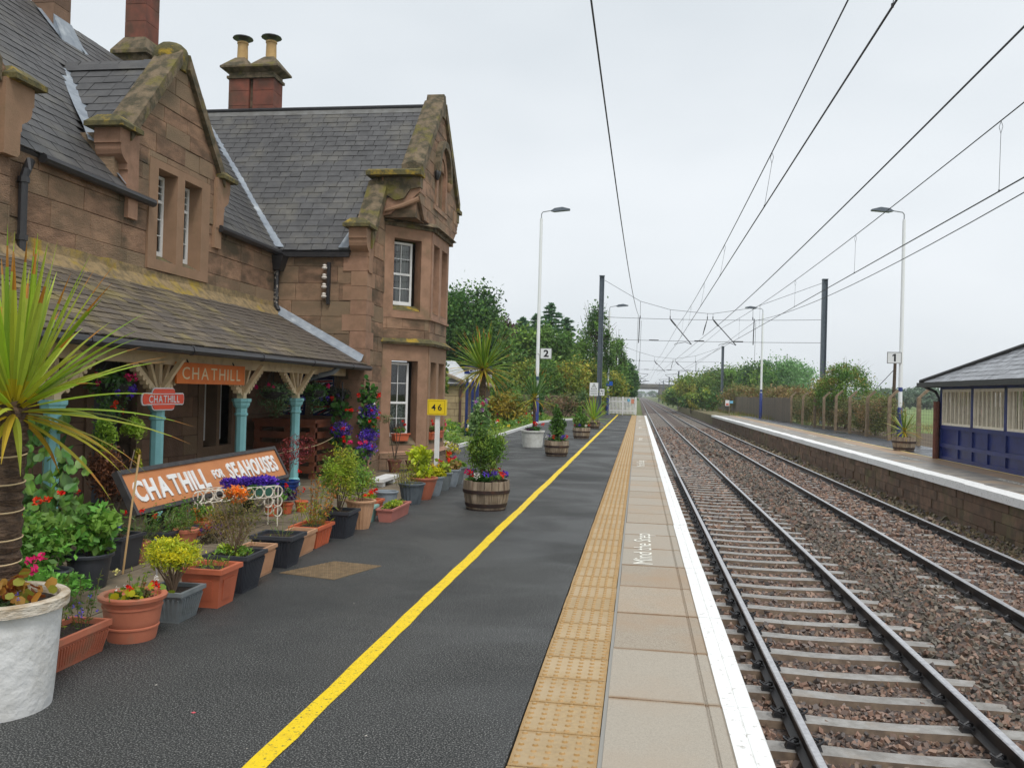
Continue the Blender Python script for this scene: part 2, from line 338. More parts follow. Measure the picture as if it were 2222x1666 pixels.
# ------------------------------------------------------------------ lettering
GLY = {}
def text_mesh(txt, mt, bold=0.0, depth=0.0):
    k = (txt, bold, depth)
    if k not in GLY: GLY[k] = glyph(txt, mt, bold, depth)
    me = GLY[k].copy(); me.materials.clear(); me.materials.append(mt)
    a = np.zeros(len(me.vertices)*3, np.float32); me.vertices.foreach_get('co', a); return me, a.reshape(-1, 3)
def glyph(txt, mt, bold, depth):
    c = bpy.data.curves.new('lettering', 'FONT'); c.body = txt; c.size = 1.0; c.offset = bold; c.extrude = depth; c.resolution_u = 3
    o = bpy.data.objects.new('lettering', c); COL.objects.link(o)
    dg = bpy.context.evaluated_depsgraph_get(); me = bpy.data.meshes.new_from_object(o.evaluated_get(dg))
    bpy.data.objects.remove(o); bpy.data.curves.remove(c)
    me.name = 'lettering'; return me
def fit_text(txt, mt, parent, O, U, V, width, height, bold=0.0, name='lettering', depth=0.0, local=False):
    """lettering fitted to width x height, lower left corner at O, along U, upright along V"""
    me, a = text_mesh(txt, mt, bold, depth); lo = a.min(0); hi = a.max(0); d = np.maximum(hi-lo, 1e-4)
    O = np.array(O, float); U = np.array(U, float); V = np.array(V, float); Nn = np.cross(U, V)
    b = O + ((a[:, :1]-lo[0])/d[0]*width)*U + ((a[:, 1:2]-lo[1])/d[1]*height)*V + a[:, 2:3]*Nn
    me.vertices.foreach_set('co', b.astype(np.float32).reshape(-1)); me.update()
    o = bpy.data.objects.new(name, me); return link(o, parent, None, Matrix() if local else None)
def letters(txt, mt, parent, O, U, V, width, height, bold=0.02, depth=0.0, gap=0.10, local=False):
    """every letter its own piece"""
    ws = []
    for ch in txt:
        if ch == ' ': ws.append(0.4); continue
        me, a = text_mesh(ch, mt, bold, 0); ws.append(float(a[:, 0].max()-a[:, 0].min())); bpy.data.meshes.remove(me)
    tot = sum(ws)+gap*(len(txt)-1); k = width/tot; x = 0.0; O = np.array(O, float); U = np.array(U, float)
    for ch, wd in zip(txt, ws):
        if ch != ' ': fit_text(ch, mt, parent, O+U*x*k, U, V, wd*k, height, bold, 'letter', depth, local)
        x += wd+gap
for _t, _b, _d in [('Mind the Step', 0.0, 0.0), ('46', .01, 0.0), ('17', .01, 0.0), ('2', .035, 0.0), ('1', .02, 0.0), ('4', .01, 0), ('6', .01, 0)] + [(c, .035, d) for c in 'CHATILFORSEU' for d in (0, .006)] + [(c, 0, d) for c in 'CHATIL' for d in (0, .002)] + [(c, .015, d) for c in 'CHATIL' for d in (0, .001)] + [(c, .01, d) for c in 'Chatil' for d in (0, .001)]:
    text_mesh(_t, BLACK, _b, _d)                          # outlines are evaluated while the scene is still small

# ================================================================== the setting
RAILZ = -0.895
GZ = -0.14
g = MB()
xs = [-1500, -300, -60, -14, -3.6, -1.2, 8.4, 10.6, 14, 60, 300, 1500]
zs = [-.3, -.3, -.2, -.10, -.10, -1.30, -1.30, GZ, GZ, -.3, -.4, -.4]
ys = [-60, 0, 40, 80, 160, 400, 900, 3000]
V = [(x, y, z) for y in ys for x, z in zip(xs, zs)]
n = len(xs)
g.add(V, [(j*n+i, j*n+i+1, (j+1)*n+i+1, (j+1)*n+i) for j in range(len(ys)-1) for i in range(n-1)])
tag(g.build('ground', GRASS), kind='structure')
f = MB(); f.add([(11.6, 62, GZ+.02), (22, 30, GZ+.02), (1400, 30, -.2), (1400, 900, -.2), (11.6, 900, GZ+.02)], [(0, 1, 2, 3, 4)])
tag(f.build('field', FIELD), kind='structure')
f = MB(); f.add([(11.0, 10, GZ+.03), (21.6, 10, GZ+.035), (21.6, 34, GZ+.035), (13.5, 62, GZ+.035), (11.0, 62, GZ+.03)], [(0, 1, 2, 3, 4)])
tag(f.build('bare_earth', EARTH), kind='structure')

# ---- near platform: asphalt, tactile paving, coping slabs
PY0, PY1 = -3.0, 71.0
pl = MB(); pl.box(-7.4, -0.545, PY0, PY1, -1.35, 0.0); pl.box(-0.545, 0.56, PY0, PY1, -1.35, -0.075)
plat = tag(pl.build('platform', ASPH), kind='structure')
pf = MB(); pf.box(0.56, 0.60, PY0, PY1, -1.35, -0.08); pf.build('platform_face', WALLST, plat)
# yellow line: a slightly wandering painted strip
m = MB(); L = []; Rr = []
y = PY0
while y < PY1-0.5:
    c = -1.59 + 0.004*math.sin(y*1.7) - 0.0012*y + 0.003*R.uniform(-1, 1); hw = 0.052+0.004*R.uniform(-1, 1)
    L.append((c-hw, y, 0.004)); Rr.append((c+hw, y, 0.004)); y += 0.22
k = len(L); m.add(L+Rr, [(i, k+i, k+i+1, i+1) for i in range(k-1)]); m.build('yellow_line', YELLOW, plat)
# tactile tile, 6 x 6 raised domes
t = MB(); s = 0.1962; t.hexa([(-s, -s, -.05), (s, -s, -.05), (s, s, -.05), (-s, s, -.05), (-s+.002, -s+.002, .0045), (s-.002, -s+.002, .0045), (s-.002, s-.002, .0045), (-s+.002, s-.002, .0045)])
for i in range(6):
    for j in range(6):
        cx = -s+0.0329+i*0.0658; cy = -s+0.0329+j*0.0658
        a = [(cx+0.0155*math.cos(q*math.pi/4), cy+0.0155*math.sin(q*math.pi/4), 0.0045) for q in range(8)]
        b = [(cx+0.0095*math.cos(q*math.pi/4), cy+0.0095*math.sin(q*math.pi/4), 0.0125) for q in range(8)]
        t.add(a+b, [(q, (q+1) % 8, 8+(q+1) % 8, 8+q) for q in range(8)], 1); t.add(b, [tuple(range(8))])
tm = t.mesh('tactile_tile', [BUFF, BUFFD])
y = 3.529-0.4*4
while y < PY1-0.3:
    place(tm, 'tactile_tile', plat, Matrix.Translation((-0.34+R.uniform(-.002, .002), y, R.uniform(-.0015, .0015)))); y += 0.4
m = MB(); m.box(-0.142, -0.122, PY0, PY1, -0.06, 0.001); m.build('mortar_strip', mat('grey_mortar', S(150,148,142), 0.9), plat)
# coping slab: concrete body with two grooves, white painted nose with one
SL = 0.92
def slab_prof(pts):
    return [(x, 0.003, z) for x, z in pts]
body = MB(); body.prism([(-0.12, .004, -.075), (0.479, .004, -.075), (0.479, .004, .004), (0.473, .004, -.003), (0.467, .004, .004), (0.412, .004, .004), (0.406, .004, -.004),
                         (0.400, .004, .004), (0.394, .004, -.003), (0.388, .004, .004), (-0.12, .004, .004)], (0, SL-.014, 0))
bm = body.mesh('coping_slab', SLAB)
nose = MB(); nose.prism([(0.4795, .004, -.09), (0.642, .004, -.09), (0.65, .004, -.08), (0.65, .004, -.004), (0.642, .004, .006), (0.566, .004, .006), (0.560, .004, -.003), (0.554, .004, .006), (0.4795, .004, .006)], (0, SL-.009, 0))
nm_ = nose.mesh('painted_edge', WEDGE)
y = 1.0
while y < PY1-SL+.4:
    z = R.uniform(-.0015, .002); mtx = Matrix.Translation((R.uniform(-.003, .003), y, z))
    sb = place(bm, 'coping_slab', plat, mtx); place(nm_, 'painted_edge', sb, mtx); y += SL
for ty in (8.42, 19.9, 31.5, 43, 54.5, 65.5):
    fit_text('Mind the Step', LINEW, plat, (0.235, ty, 0.0085), (0, 1, 0), (-1, 0, 0), 1.85, 0.25, 0.0)
# cast manhole cover
mc = [onz(*p) for p in ((606, 1243), (726, 1218), (828, 1228), (725, 1258))]
c0 = sum(mc)/4
mhole = thing('manhole_cover', 'worn ribbed metal manhole cover set in the asphalt beside the planters', 'manhole cover', (c0[0], c0[1], 0))
MET = mat('worn_brass_iron', S(160,136,104), 0.6, S(120,102,78), 12, 4, 0.4, 0.7, None, metal=0.3)
a = MB(); a.prism([(p[0], p[1], -0.02) for p in mc], (0, 0, 0.0245)); a.build('plate', mat('manhole_base', S(112,96,74), 0.7), mhole)
a = MB()
def bil(u, v): return (1-u)*(1-v)*mc[0]+u*(1-v)*mc[1]+u*v*mc[2]+(1-u)*v*mc[3]
for i in range(26):
    for j in range(26):
        p = bil((i+.5)/26, (j+.5)/26); d = .009
        if (i+j) % 2: a.box(p[0]-d, p[0]+d, p[1]-.004, p[1]+.004, 0.0045, 0.0075)
        else: a.box(p[0]-.004, p[0]+.004, p[1]-d, p[1]+d, 0.0045, 0.0075)
a.build('tread_pattern', MET, mhole, kind='stuff')

# ---- paving under the veranda
pv = MB(); pv.box(-7.2, -3.45, 4.2, 16.4, -0.05, 0.003); pav = tag(pv.build('paving', SOIL), kind='structure')
x = -6.95
while x < -3.6:
    wd = R.uniform(.5, .75); y = 4.3+R.uniform(0, .3)
    while y < 16.2:
        ln = R.uniform(.55, .95); a = MB(); z = R.uniform(.012, .018)
        a.box(x+.006, min(x+wd, -3.46)-.006, y+.006, y+ln-.006, -.02, z); a.build('flagstone', FLAG, pav); y += ln
    x += wd

# ---- track bed
X1, X2, X3, X4 = 1.33, 2.835, 4.70, 6.205
bd = MB()
prof = [(0.60, -1.15), (1.0, -1.115), (2.1, -1.122), (2.9, -1.105), (3.3, -1.08), (3.77, -1.06), (4.4, -1.075), (5.4, -1.085), (6.5, -1.08), (6.8, -1.05), (7.08, -0.99)]
ysb = list(np.arange(-3, 40, 0.9)) + list(np.linspace(40, 200, 30)) + [300, 450, 700, 1100]
V = [(x, y, z+R.uniform(-.012, .012)) for y in ysb for x, z in prof]; n = len(prof)
bd.add(V, [(j*n+i, j*n+i+1, (j+1)*n+i+1, (j+1)*n+i) for j in range(len(ysb)-1) for i in range(n-1)])
bed = tag(bd.build('ballast_bed', BALL, smooth=True), kind='structure')
# ballast stones
CUBE = np.array([(-1,-1,-1),(1,-1,-1),(1,1,-1),(-1,1,-1),(-1,-1,1),(1,-1,1),(1,1,1),(-1,1,1)], np.float32)
QF = np.array([(3,2,1,0),(4,5,6,7),(0,1,5,4),(1,2,6,5),(2,3,7,6),(3,0,4,7)])
px_, pz_ = np.array([p[0] for p in prof]), np.array([p[1] for p in prof])
def rot_rand(n):
    q = NR.normal(size=(n, 4)); q /= np.linalg.norm(q, axis=1)[:, None]; w_, x, y, z = q.T
    return np.stack([np.stack([1-2*(y*y+z*z), 2*(x*y-z*w_), 2*(x*z+y*w_)], 1), np.stack([2*(x*y+z*w_), 1-2*(x*x+z*z), 2*(y*z-x*w_)], 1),
                     np.stack([2*(x*z-y*w_), 2*(y*z+x*w_), 1-2*(x*x+y*y)], 1)], 1)
def stones(nm, y0, y1, dens, size):
    n = int(dens*(y1-y0)*6.4); x = NR.uniform(.62, 7.02, n); y = NR.uniform(y0, y1, n)
    z = np.interp(x, px_, pz_) + NR.uniform(-.6, .55, n)*size + 0.006
    # keep sleeper tops and rails clear
    ph = np.abs(((y-SLY0) % SLP)/SLP-0.0); ph = np.minimum(ph, 1-ph)*SLP
    on1 = (np.abs(x-2.08) < 1.2) & (ph < 0.15) & (NR.uniform(size=n) > .03)
    on2 = (np.abs(x-5.45) < 1.2) & (ph < 0.15) & (NR.uniform(size=n) > .55)
    rail = np.min(np.abs(x[:, None]-np.array([X1, X2, X3, X4])[None]), 1) < .09
    k = ~(on1 | on2 | rail); x, y, z = x[k], y[k], z[k]; n = len(x)
    Vb = CUBE[None]*NR.uniform(.55, 1.15, (n, 8, 1))*np.stack([NR.uniform(.7, 1.25, n), NR.uniform(.55, 1, n), NR.uniform(.35, .75, n)], 1)[:, None, :]
    Vb = np.einsum('nij,nkj->nki', rot_rand(n), Vb)*(size*NR.uniform(.6, 1.25, n)*.5)[:, None, None]
    Vb += np.stack([x, y, z], 1)[:, None, :]
    pal = np.array([S(132,110,98), S(142,112,96), S(112,100,94), S(94,86,82), S(138,118,102), S(120,98,86), S(154,126,108)])
    grey = np.array([S(106,100,90), S(90,84,76), S(120,108,94), S(128,102,86)])
    olive = np.array([S(112,100,72), S(96,88,62), S(126,108,80)])
    c = pal[NR.integers(0, len(pal), n)]
    six = (np.abs(x-3.85) < .75) & (NR.uniform(size=n) < .75); c[six] = grey[NR.integers(0, 4, six.sum())]
    sh = (x > 6.4) & (NR.uniform(size=n) < .8); c[sh] = olive[NR.integers(0, 3, sh.sum())]
    c = c*NR.uniform(.75, 1.2, (n, 1))
    nm.add(Vb[:, QF].reshape(-1, 4, 3), np.repeat(c, 6, 0))
SLP, SLY0 = 0.65, 3.02
nm = NM(); stones(nm, 2.6, 9, 520, .052); stones(nm, 9, 18, 300, .062); stones(nm, 18, 36, 110, .09); stones(nm, 36, 75, 34, .14)
nm.build('ballast', STONES, bed, kind='stuff')
# sleepers, rails, clips
s = MB()
secs = [(-1.27, .08, -.05), (-1.25, .10, .0), (-.98, .105, .004), (-.55, .10, .0), (-.2, .092, -.012), (.2, .092, -.012), (.55, .10, .0), (.98, .105, .004), (1.25, .10, .0), (1.27, .08, -.05)]
for (xa, wa, za), (xb, wb_, zb) in zip(secs[:-1], secs[1:]):
    b0 = len(s.f); s.hexa([(xa, -wa-.05, -.2), (xb, -wb_-.05, -.2), (xb, wb_+.05, -.2), (xa, wa+.05, -.2), (xa, -wa, za), (xb, -wb_, zb), (xb, wb_, zb), (xa, wa, za)])
    s.m[b0+2] = 1; s.m[b0+4] = 1
slm = s.mesh('sleeper', [CONC, CONCB])
cl = MB()                                               # spring rail clip: shoulder casting and bent steel loop
cl.hexa([(-.055, -.045, -.01), (.03, -.045, -.01), (.03, .045, -.01), (-.055, .045, -.01), (-.04, -.03, .035), (.01, -.03, .05), (.01, .03, .05), (-.04, .03, .035)])
cl.tube([(.035, -.05, .03), (.0, -.06, .045), (-.045, -.05, .06), (-.065, -.015, .068), (-.06, .02, .066), (-.03, .04, .05), (.01, .035, .035), (.04, .02, .034)], .0105, 5)
cl.tube([(-.03, -.01, .05), (.01, .0, .075), (.045, .015, .055), (.05, .03, .03)], .0105, 5)
clm = cl.mesh('clip', BLACKIRON, True)
railp = [(-.07, 0), (.07, 0), (.07, .012), (.012, .034), (.009, .10), (.034, .118), (.036, .150), (.028, .159), (-.028, .159), (-.036, .150), (-.034, .118), (-.009, .10), (-.012, .034), (-.07, .012)]
def rail(parent, x):
    r = MB(); z0 = RAILZ-.159; ysr = [-3, 15, 40, 80, 160, 300, 500, 1000]
    n = len(railp); V = [(x+a, y, z0+b) for y in ysr for a, b in railp]
    fs = []; r.add(V, [])
    for j in range(len(ysr)-1):
        for i in range(n):
            r.f.append((j*n+i, j*n+(i+1) % n, (j+1)*n+(i+1) % n, (j+1)*n+i)); r.m.append(1 if i in (7, 8) else (1 if i in (6, 9) and False else 0))
    r.f.append(tuple(range(n))); r.m.append(0)
    return r.build('rail', [RUST, STEEL], parent)
def track(label, xc, xa, xb, nclip):
    t = thing('railway_track', label, 'railway track', (xc, 3, -1.06)); rail(t, xa); rail(t, xb)
    for i in range(300):
        y = SLY0+(i-2)*SLP + R.uniform(-.012, .012); mtx = Matrix.Translation((xc+R.uniform(-.015, .015), y, RAILZ-.163)) @ Matrix.Rotation(R.uniform(-.006, .006), 4, 'Z')
        if i*SLP > 130: continue
        so_ = place(slm, 'sleeper', t, mtx)
        if i < nclip:
            for xr in (xa, xb):
                place(clm, 'clip', so_, Matrix.Translation((xr-.085, y, RAILZ-.155)))
                place(clm, 'clip', so_, Matrix.Translation((xr+.085, y, RAILZ-.155)) @ Matrix.Rotation(math.pi, 4, 'Z'))
    return t
track('railway track with clear grey concrete sleepers running along the yellow lined platform', 2.082, X1, X2, 42)
track('railway track with sleepers half buried in ballast beside the low stone platform wall', 5.452, X3, X4, 36)

# ---- opposite platform
OZ = -0.08
op = MB(); op.box(7.12, 11.35, 6, 84, -1.35, OZ-.006)
opl = tag(op.build('opposite_platform', ASPH2), kind='structure')
op2 = MB(); op2.box(7.12, 9.6, 84.05, 160, -1.35, OZ-.03); op2.build('disused_platform_end', mat('mossy_platform', S(126,116,80), 0.95, S(96,90,62), 2, 5), opl)
m = MB(); m.box(7.02, 8.52, 6, 84, OZ-.02, OZ); m.build('paving_band', mat('stone_paving_band', S(156,148,136), 0.45, S(116,112,108), 2.2, 6, 0.40, 0.60, S(160,138,114), 0.7, 0.52, 0.66), opl)
m = MB(); m.box(8.52, 9.15, 6, 84, OZ-.02, OZ+.001); m.build('orange_paving', mat('orange_paving', S(172,142,112), 0.5, S(148,126,104), 2, 6, 0.4, 0.66), opl)
m = MB(); m.box(9.15, 9.23, 6, 84, OZ-.02, OZ+.002); m.build('buff_strip', BUFF, opl)
m = MB(); m.box(9.24, 9.32, 6, 84, OZ-.02, OZ+.003); m.build('yellow_line', mat('pale_line', S(238,228,186), 0.6, S(214,186,96), 1.2, 4), opl)
m = MB(); m.box(7.75, 8.35, 6, 84, OZ, OZ+.004); 
y = 8.0
while y < 84:                                            # painted coping stones, uneven
    ln = R.uniform(.8, 1.3); a = MB(); dx = R.uniform(-.012, .012); z = R.uniform(-.012, .008)
    a.hexa([(6.97+dx, y+.004, OZ-.16), (7.42, y+.004, OZ-.16), (7.42, y+ln-.004, OZ-.16), (6.97+dx, y+ln-.004, OZ-.16),
            (6.98+dx, y+.004, OZ+.012+z), (7.40, y+.004, OZ+.012+z), (7.40, y+ln-.004, OZ+.012+z), (6.98+dx, y+ln-.004, OZ+.012+z)])
    a.build('coping_stone', WEDGE, opl); y += ln
for yy in np.arange(14, 80, 7.5):
    fit_text('Mind the Step', LINEW, opl, (8.2, yy, OZ+.004), (0, -1, 0), (1, 0, 0), 1.9, .26, 0.0)
# retaining wall stones: nearest 300 as pieces, the rest joined
ws = []
z = -1.12; rowh = [.235, .225, .22, .2]
for rh in rowh:
    y = 8.0-R.uniform(0, .4)
    while y < 84:
        ln = R.uniform(.35, .75); ws.append((y, ln, z, rh)); y += ln
    z += rh
ws.sort(key=lambda q: q[0] if q[0]+q[1] > 15.5 else 999)
def wstone(a, q):
    y, ln, z, rh = q; d = R.uniform(-.015, .02); i = .012
    a.hexa([(7.06-d, y+.006, z+.005), (7.13, y+.006, z+.005), (7.13, y+ln-.006, z+.005), (7.06-d, y+ln-.006, z+.005),
            (7.06-d, y+.006, z+rh-.005), (7.13, y+.006, z+rh-.005), (7.13, y+ln-.006, z+rh-.005), (7.06-d, y+ln-.006, z+rh-.005)])
rw = MB(); rw.box(7.085, 7.125, 6, 84, -1.35, OZ-.1); rwall = rw.build('retaining_wall', MORTAR, opl)
for q in ws[:300]:
    a = MB(); wstone(a, q); a.build('stone', WALLST, rwall)
a = MB()
for q in ws[300:]: wstone(a, q)
a.build('distant_stones', WALLST, rwall, kind='stuff')

# ================================================================== station house
def rect_minus(rects, h):
    out = []
    for (a, b, c, d) in rects:
        u0, u1, v0, v1 = max(a, h[0]), min(b, h[1]), max(c, h[2]), min(d, h[3])
        if u0 >= u1 or v0 >= v1: out.append((a, b, c, d)); continue
        if a < u0: out.append((a, u0, c, d))
        if u1 < b: out.append((u1, b, c, d))
        if c < v0: out.append((u0, u1, c, v0))
        if v1 < d: out.append((u0, u1, v1, d))
    return out
def clip(poly, conv):
    n = len(conv); area = sum(conv[i][0]*conv[(i+1) % n][1]-conv[(i+1) % n][0]*conv[i][1] for i in range(n)); sgn = 1 if area > 0 else -1
    for i in range(n):
        a, b = conv[i], conv[(i+1) % n]; out = []
        def sd(p): return sgn*((b[0]-a[0])*(p[1]-a[1])-(b[1]-a[1])*(p[0]-a[0]))
        for j in range(len(poly)):
            p, q = poly[j], poly[(j+1) % len(poly)]; sp, sq = sd(p), sd(q)
            if sp >= 0: out.append(p)
            if sp*sq < 0: t = sp/(sp-sq); out.append((p[0]+t*(q[0]-p[0]), p[1]+t*(q[1]-p[1])))
        poly = out
        if len(poly) < 3: return []
    return poly
def parea(p): return abs(sum(p[i][0]*p[(i+1) % len(p)][1]-p[(i+1) % len(p)][0]*p[i][1] for i in range(len(p))))/2
def masonry(house, name, O, U, Nrm, conv, holes=(), ch=.28, wr=(.45, .95), mt=None, t=.045, gap=.005, label=None, thick=.3, v_shift=0.0):
    """a wall: mortar-coloured backing with its openings, every stone a piece. O origin, U along, z up, Nrm outward"""
    mt = mt or STONE; O = Vector(O); U = Vector(U).normalized(); Vv = Vector((0, 0, 1)); N = Vector(Nrm).normalized()
    W = lambda u, v, d: O+U*u+Vv*v+N*d
    us = [p[0] for p in conv]; vs = [p[1] for p in conv]; full = [(min(us), max(us), min(vs), max(vs))]
    for h in holes: full = rect_minus(full, h)
    b = MB()
    for (a0, a1, c0, c1) in full:
        pg = clip([(a0, c0), (a1, c0), (a1, c1), (a0, c1)], conv)
        if len(pg) > 2 and parea(pg) > 1e-4: b.prism([W(u, v, -thick) for u, v in pg], N*thick)
    wall = b.build(name, MORTAR, house)
    if label: wall['label'] = label
    v = min(vs)+v_shift-ch
    while v < max(vs):
        hh = ch*R.uniform(.9, 1.12); u = min(us)-R.uniform(0, wr[1])
        while u < max(us):
            wd = R.uniform(*wr); rs = [(u, u+wd, v, v+hh)]
            for h in holes: rs = rect_minus(rs, (h[0]-gap/2, h[1]+gap/2, h[2]-gap/2, h[3]+gap/2))
            for (a0, a1, c0, c1) in rs:
                g2 = gap/2
                if a1-a0 < .03 or c1-c0 < .02: continue
                pg = clip([(a0+g2, c0+g2), (a1-g2, c0+g2), (a1-g2, c1-g2), (a0+g2, c1-g2)], conv)
                if len(pg) < 3 or parea(pg) < .003: continue
                tt = t+R.uniform(-.007, .007); cu = sum(p[0] for p in pg)/len(pg); cv = sum(p[1] for p in pg)/len(pg); n = len(pg)
                ins = [(p[0]+(cu-p[0])*min(.5, .007/max(.02, abs(cu-p[0])+.001)), p[1]+(cv-p[1])*min(.5, .007/max(.02, abs(cv-p[1])+.001))) for p in pg]
                A = [W(*p, -.002) for p in pg]; B = [W(*p, tt-.006) for p in pg]; Cc = [W(*p, tt) for p in ins]
                fl = (A[1]-A[0]).cross(A[2]-A[1]).dot(N) < 0
                if fl: A, B, Cc = A[::-1], B[::-1], Cc[::-1]
                sm = MB(); sm.add(A+B+Cc, [(i, (i+1) % n, n+(i+1) % n, n+i) for i in range(n)]+[(n+i, n+(i+1) % n, 2*n+(i+1) % n, 2*n+i) for i in range(n)]+[tuple(range(2*n, 3*n))])
                sm.build('stone', mt, wall)
            u += wd
        v += hh
    return wall
def sash(house, O, U, Nrm, u0, u1, v0, v1, d, nx=2, ny=4, meet=None, net=0.0, curtain=False, dark_room_box=True):
    """white sliding sash window set back d from the wall face"""
    O = Vector(O); U = Vector(U).normalized(); N = Vector(Nrm).normalized(); Vv = Vector((0, 0, 1))
    W = lambda u, v, k: O+U*u+Vv*v+N*k
    def bx(m, a, b, c, e, k0, k1): m.hexa([W(a, c, k0), W(b, c, k0), W(b, c, k1), W(a, c, k1), W(a, e, k0), W(b, e, k0), W(b, e, k1), W(a, e, k1)]) if U.cross(N).z > 0 else m.hexa([W(b, c, k0), W(a, c, k0), W(a, c, k1), W(b, c, k1), W(b, e, k0), W(a, e, k0), W(a, e, k1), W(b, e, k1)])
    m = MB(); fr = .045; mid = meet if meet else (v0+v1)/2
    bx(m, u0, u0+fr, v0, v1, -d-.05, -d); bx(m, u1-fr, u1, v0, v1, -d-.05, -d); bx(m, u0+fr, u1-fr, v1-fr, v1, -d-.05, -d); bx(m, u0+fr, u1-fr, v0, v0+.075, -d-.05, -d)
    bx(m, u0+fr, u1-fr, mid-.022, mid+.022, -d-.045, -d+.004)
    iu0, iu1 = u0+fr, u1-fr; bars = .013
    rowsl = [(v0+.075, mid-.022)], [(mid+.022, v1-fr)]
    for i in range(1, nx):
        c = iu0+(iu1-iu0)*i/nx; bx(m, c-bars/2, c+bars/2, v0+.075, mid-.022, -d-.035, -d-.012); bx(m, c-bars/2, c+bars/2, mid+.022, v1-fr, -d-.03, -d-.006)
    h2 = ny//2
    for (a, b), k in (((v0+.075, mid-.022), 0), ((mid+.022, v1-fr), 1)):
        for i in range(1, h2):
            c = a+(b-a)*i/h2; bx(m, iu0, iu1, c-bars/2, c+bars/2, -d-.034, -d-.011)
    win = m.build('window', WHITEP, house)
    for (a, b) in ((v0+.075, mid-.022), (mid+.022, v1-fr)):
        for i in range(nx):
            for j in range(h2):
                p = MB(); ua = iu0+(iu1-iu0)*i/nx; ub = iu0+(iu1-iu0)*(i+1)/nx; va = a+(b-a)*j/h2; vb = a+(b-a)*(j+1)/h2
                p.add([W(ua, va, -d-.024), W(ub, va, -d-.024), W(ub, vb, -d-.024), W(ua, vb, -d-.024)], [(0, 1, 2, 3)]); p.build('pane', GLASS, win)
    if dark_room_box:  # dark box added behind the glass against light leaks, dimness in its colour
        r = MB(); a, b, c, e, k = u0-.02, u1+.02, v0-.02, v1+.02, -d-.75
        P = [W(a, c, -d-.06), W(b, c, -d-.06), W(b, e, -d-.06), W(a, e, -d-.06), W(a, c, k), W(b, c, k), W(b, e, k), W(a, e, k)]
        r.add(P, [(4, 5, 6, 7), (0, 1, 5, 4), (1, 2, 6, 5), (2, 3, 7, 6), (3, 0, 4, 7)]); r.build('dark_room_box', DARKBOX, win)
    if net:
        q = MB(); n = 14; top = v0+(v1-v0)*net; V = []
        for i in range(n+1):
            u = u0+.03+(u1-u0-.06)*i/n; k = -d-.075-.012*math.sin(i*2.1); V += [W(u, v0+.03, k), W(u, top, k)]
        q.add(V, [(2*i, 2*i+2, 2*i+3, 2*i+1) for i in range(n)]); q.build('net_curtain', NETC, win, smooth=True)
    if curtain:
        q = MB(); n = 10; V = []
        for i in range(n+1):
            u = u0+.03+(u1-u0-.06)*(.35+.65*i/n); k = -d-.085-.02*math.sin(i*2.6); V += [W(u, v0+.03, k), W(u, v1-.03, k)]
        q.add(V, [(2*i, 2*i+2, 2*i+3, 2*i+1) for i in range(n)]); q.build('curtain', CURT, win, smooth=True)
    return win
def surround(house, O, U, Nrm, u0, u1, v0, v1, holes, pr=.055, name='window_surround', mt=None, back=.22):
    O = Vector(O); U = Vector(U).normalized(); N = Vector(Nrm).normalized(); W = lambda u, v, k: O+U*u+Vector((0, 0, 1))*v+N*k
    rs = [(u0, u1, v0, v1)]
    for h in holes: rs = rect_minus(rs, h)
    m = MB()
    for a, b, c, e in rs: m.prism([W(a, c, -back), W(b, c, -back), W(b, e, -back), W(a, e, -back)], N*(pr+back))
    return m.build(name, mt or STONE2, house)
def sill(house, O, U, Nrm, u0, u1, v, d, rise=.10, mt=None):
    O = Vector(O); U = Vector(U).normalized(); N = Vector(Nrm).normalized(); W = lambda u, vv, k: O+U*u+Vector((0, 0, 1))*vv+N*k
    m = MB(); m.prism([W(u0, v-.02, .05), W(u0, v+rise, -d), W(u0, v-.06, -d)], U*(u1-u0)); return m.build('sill', mt or COPE, house)
def slates(roof, O, U, Sd, width, length, exp, w0, inside, mt, limit=300, seed=1, jit=1.0):
    rr = random.Random(seed); O = Vector(O); U = Vector(U).normalized(); Sd = Vector(Sd).normalized(); N = U.cross(Sd)
    if N.z < 0: N = -N
    b = MB(); th = .015; ln = exp*1.5
    for xx in (0,):
        b.hexa([(-.5, 0, 0), (.5, 0, 0), (.5, ln, -.012), (-.5, ln, -.012), (-.5, .0, th), (.5, .0, th), (.5, ln, th-.012), (-.5, ln, th-.012)])
    me = b.mesh('slate', mt)
    base = Matrix((( U.x, Sd.x, N.x, 0), (U.y, Sd.y, N.y, 0), (U.z, Sd.z, N.z, 0), (0, 0, 0, 1)))
    items = []; s = 0.0; row = 0
    while s < length-.02:
        u = -rr.uniform(0, w0)
        while u < width:
            wd = w0*rr.uniform(.75, 1.3)
            if inside(u+wd/2, s+exp*.4): 
                P = O+U*(u+wd/2)+Sd*(s+rr.uniform(-.006, .006))+N*(.014+rr.uniform(0, .004)); items.append((P, wd-.011, rr.uniform(-.012, .012)*jit, rr.uniform(-.014, .016)*jit))
            u += wd
        s += exp; row += 1
    items.sort(key=lambda q: (q[0]-Vector(CP)).length if seen(q[0]) else 900+(q[0]-Vector(CP)).length)
    joined = []
    for i, (P, wd, a, tl) in enumerate(items):
        M4 = Matrix.Translation(P) @ base @ Matrix.Rotation(a, 4, 'Z') @ Matrix.Rotation(tl, 4, 'X') @ Matrix.Diagonal((wd, 1, 1, 1))
        if i < limit: place(me, 'slate', roof, M4)
        else: joined.append(M4)
    if joined:
        j = MB(); vv = [Vector(v.co) for v in me.vertices]
        for M4 in joined: j.hexa([M4 @ v for v in vv])
        j.build('slate_courses', mt, roof, kind='stuff')
def plank(house, name, pts, mt, d):
    m = MB(); m.prism(pts, d); return m.build(name, mt, house)

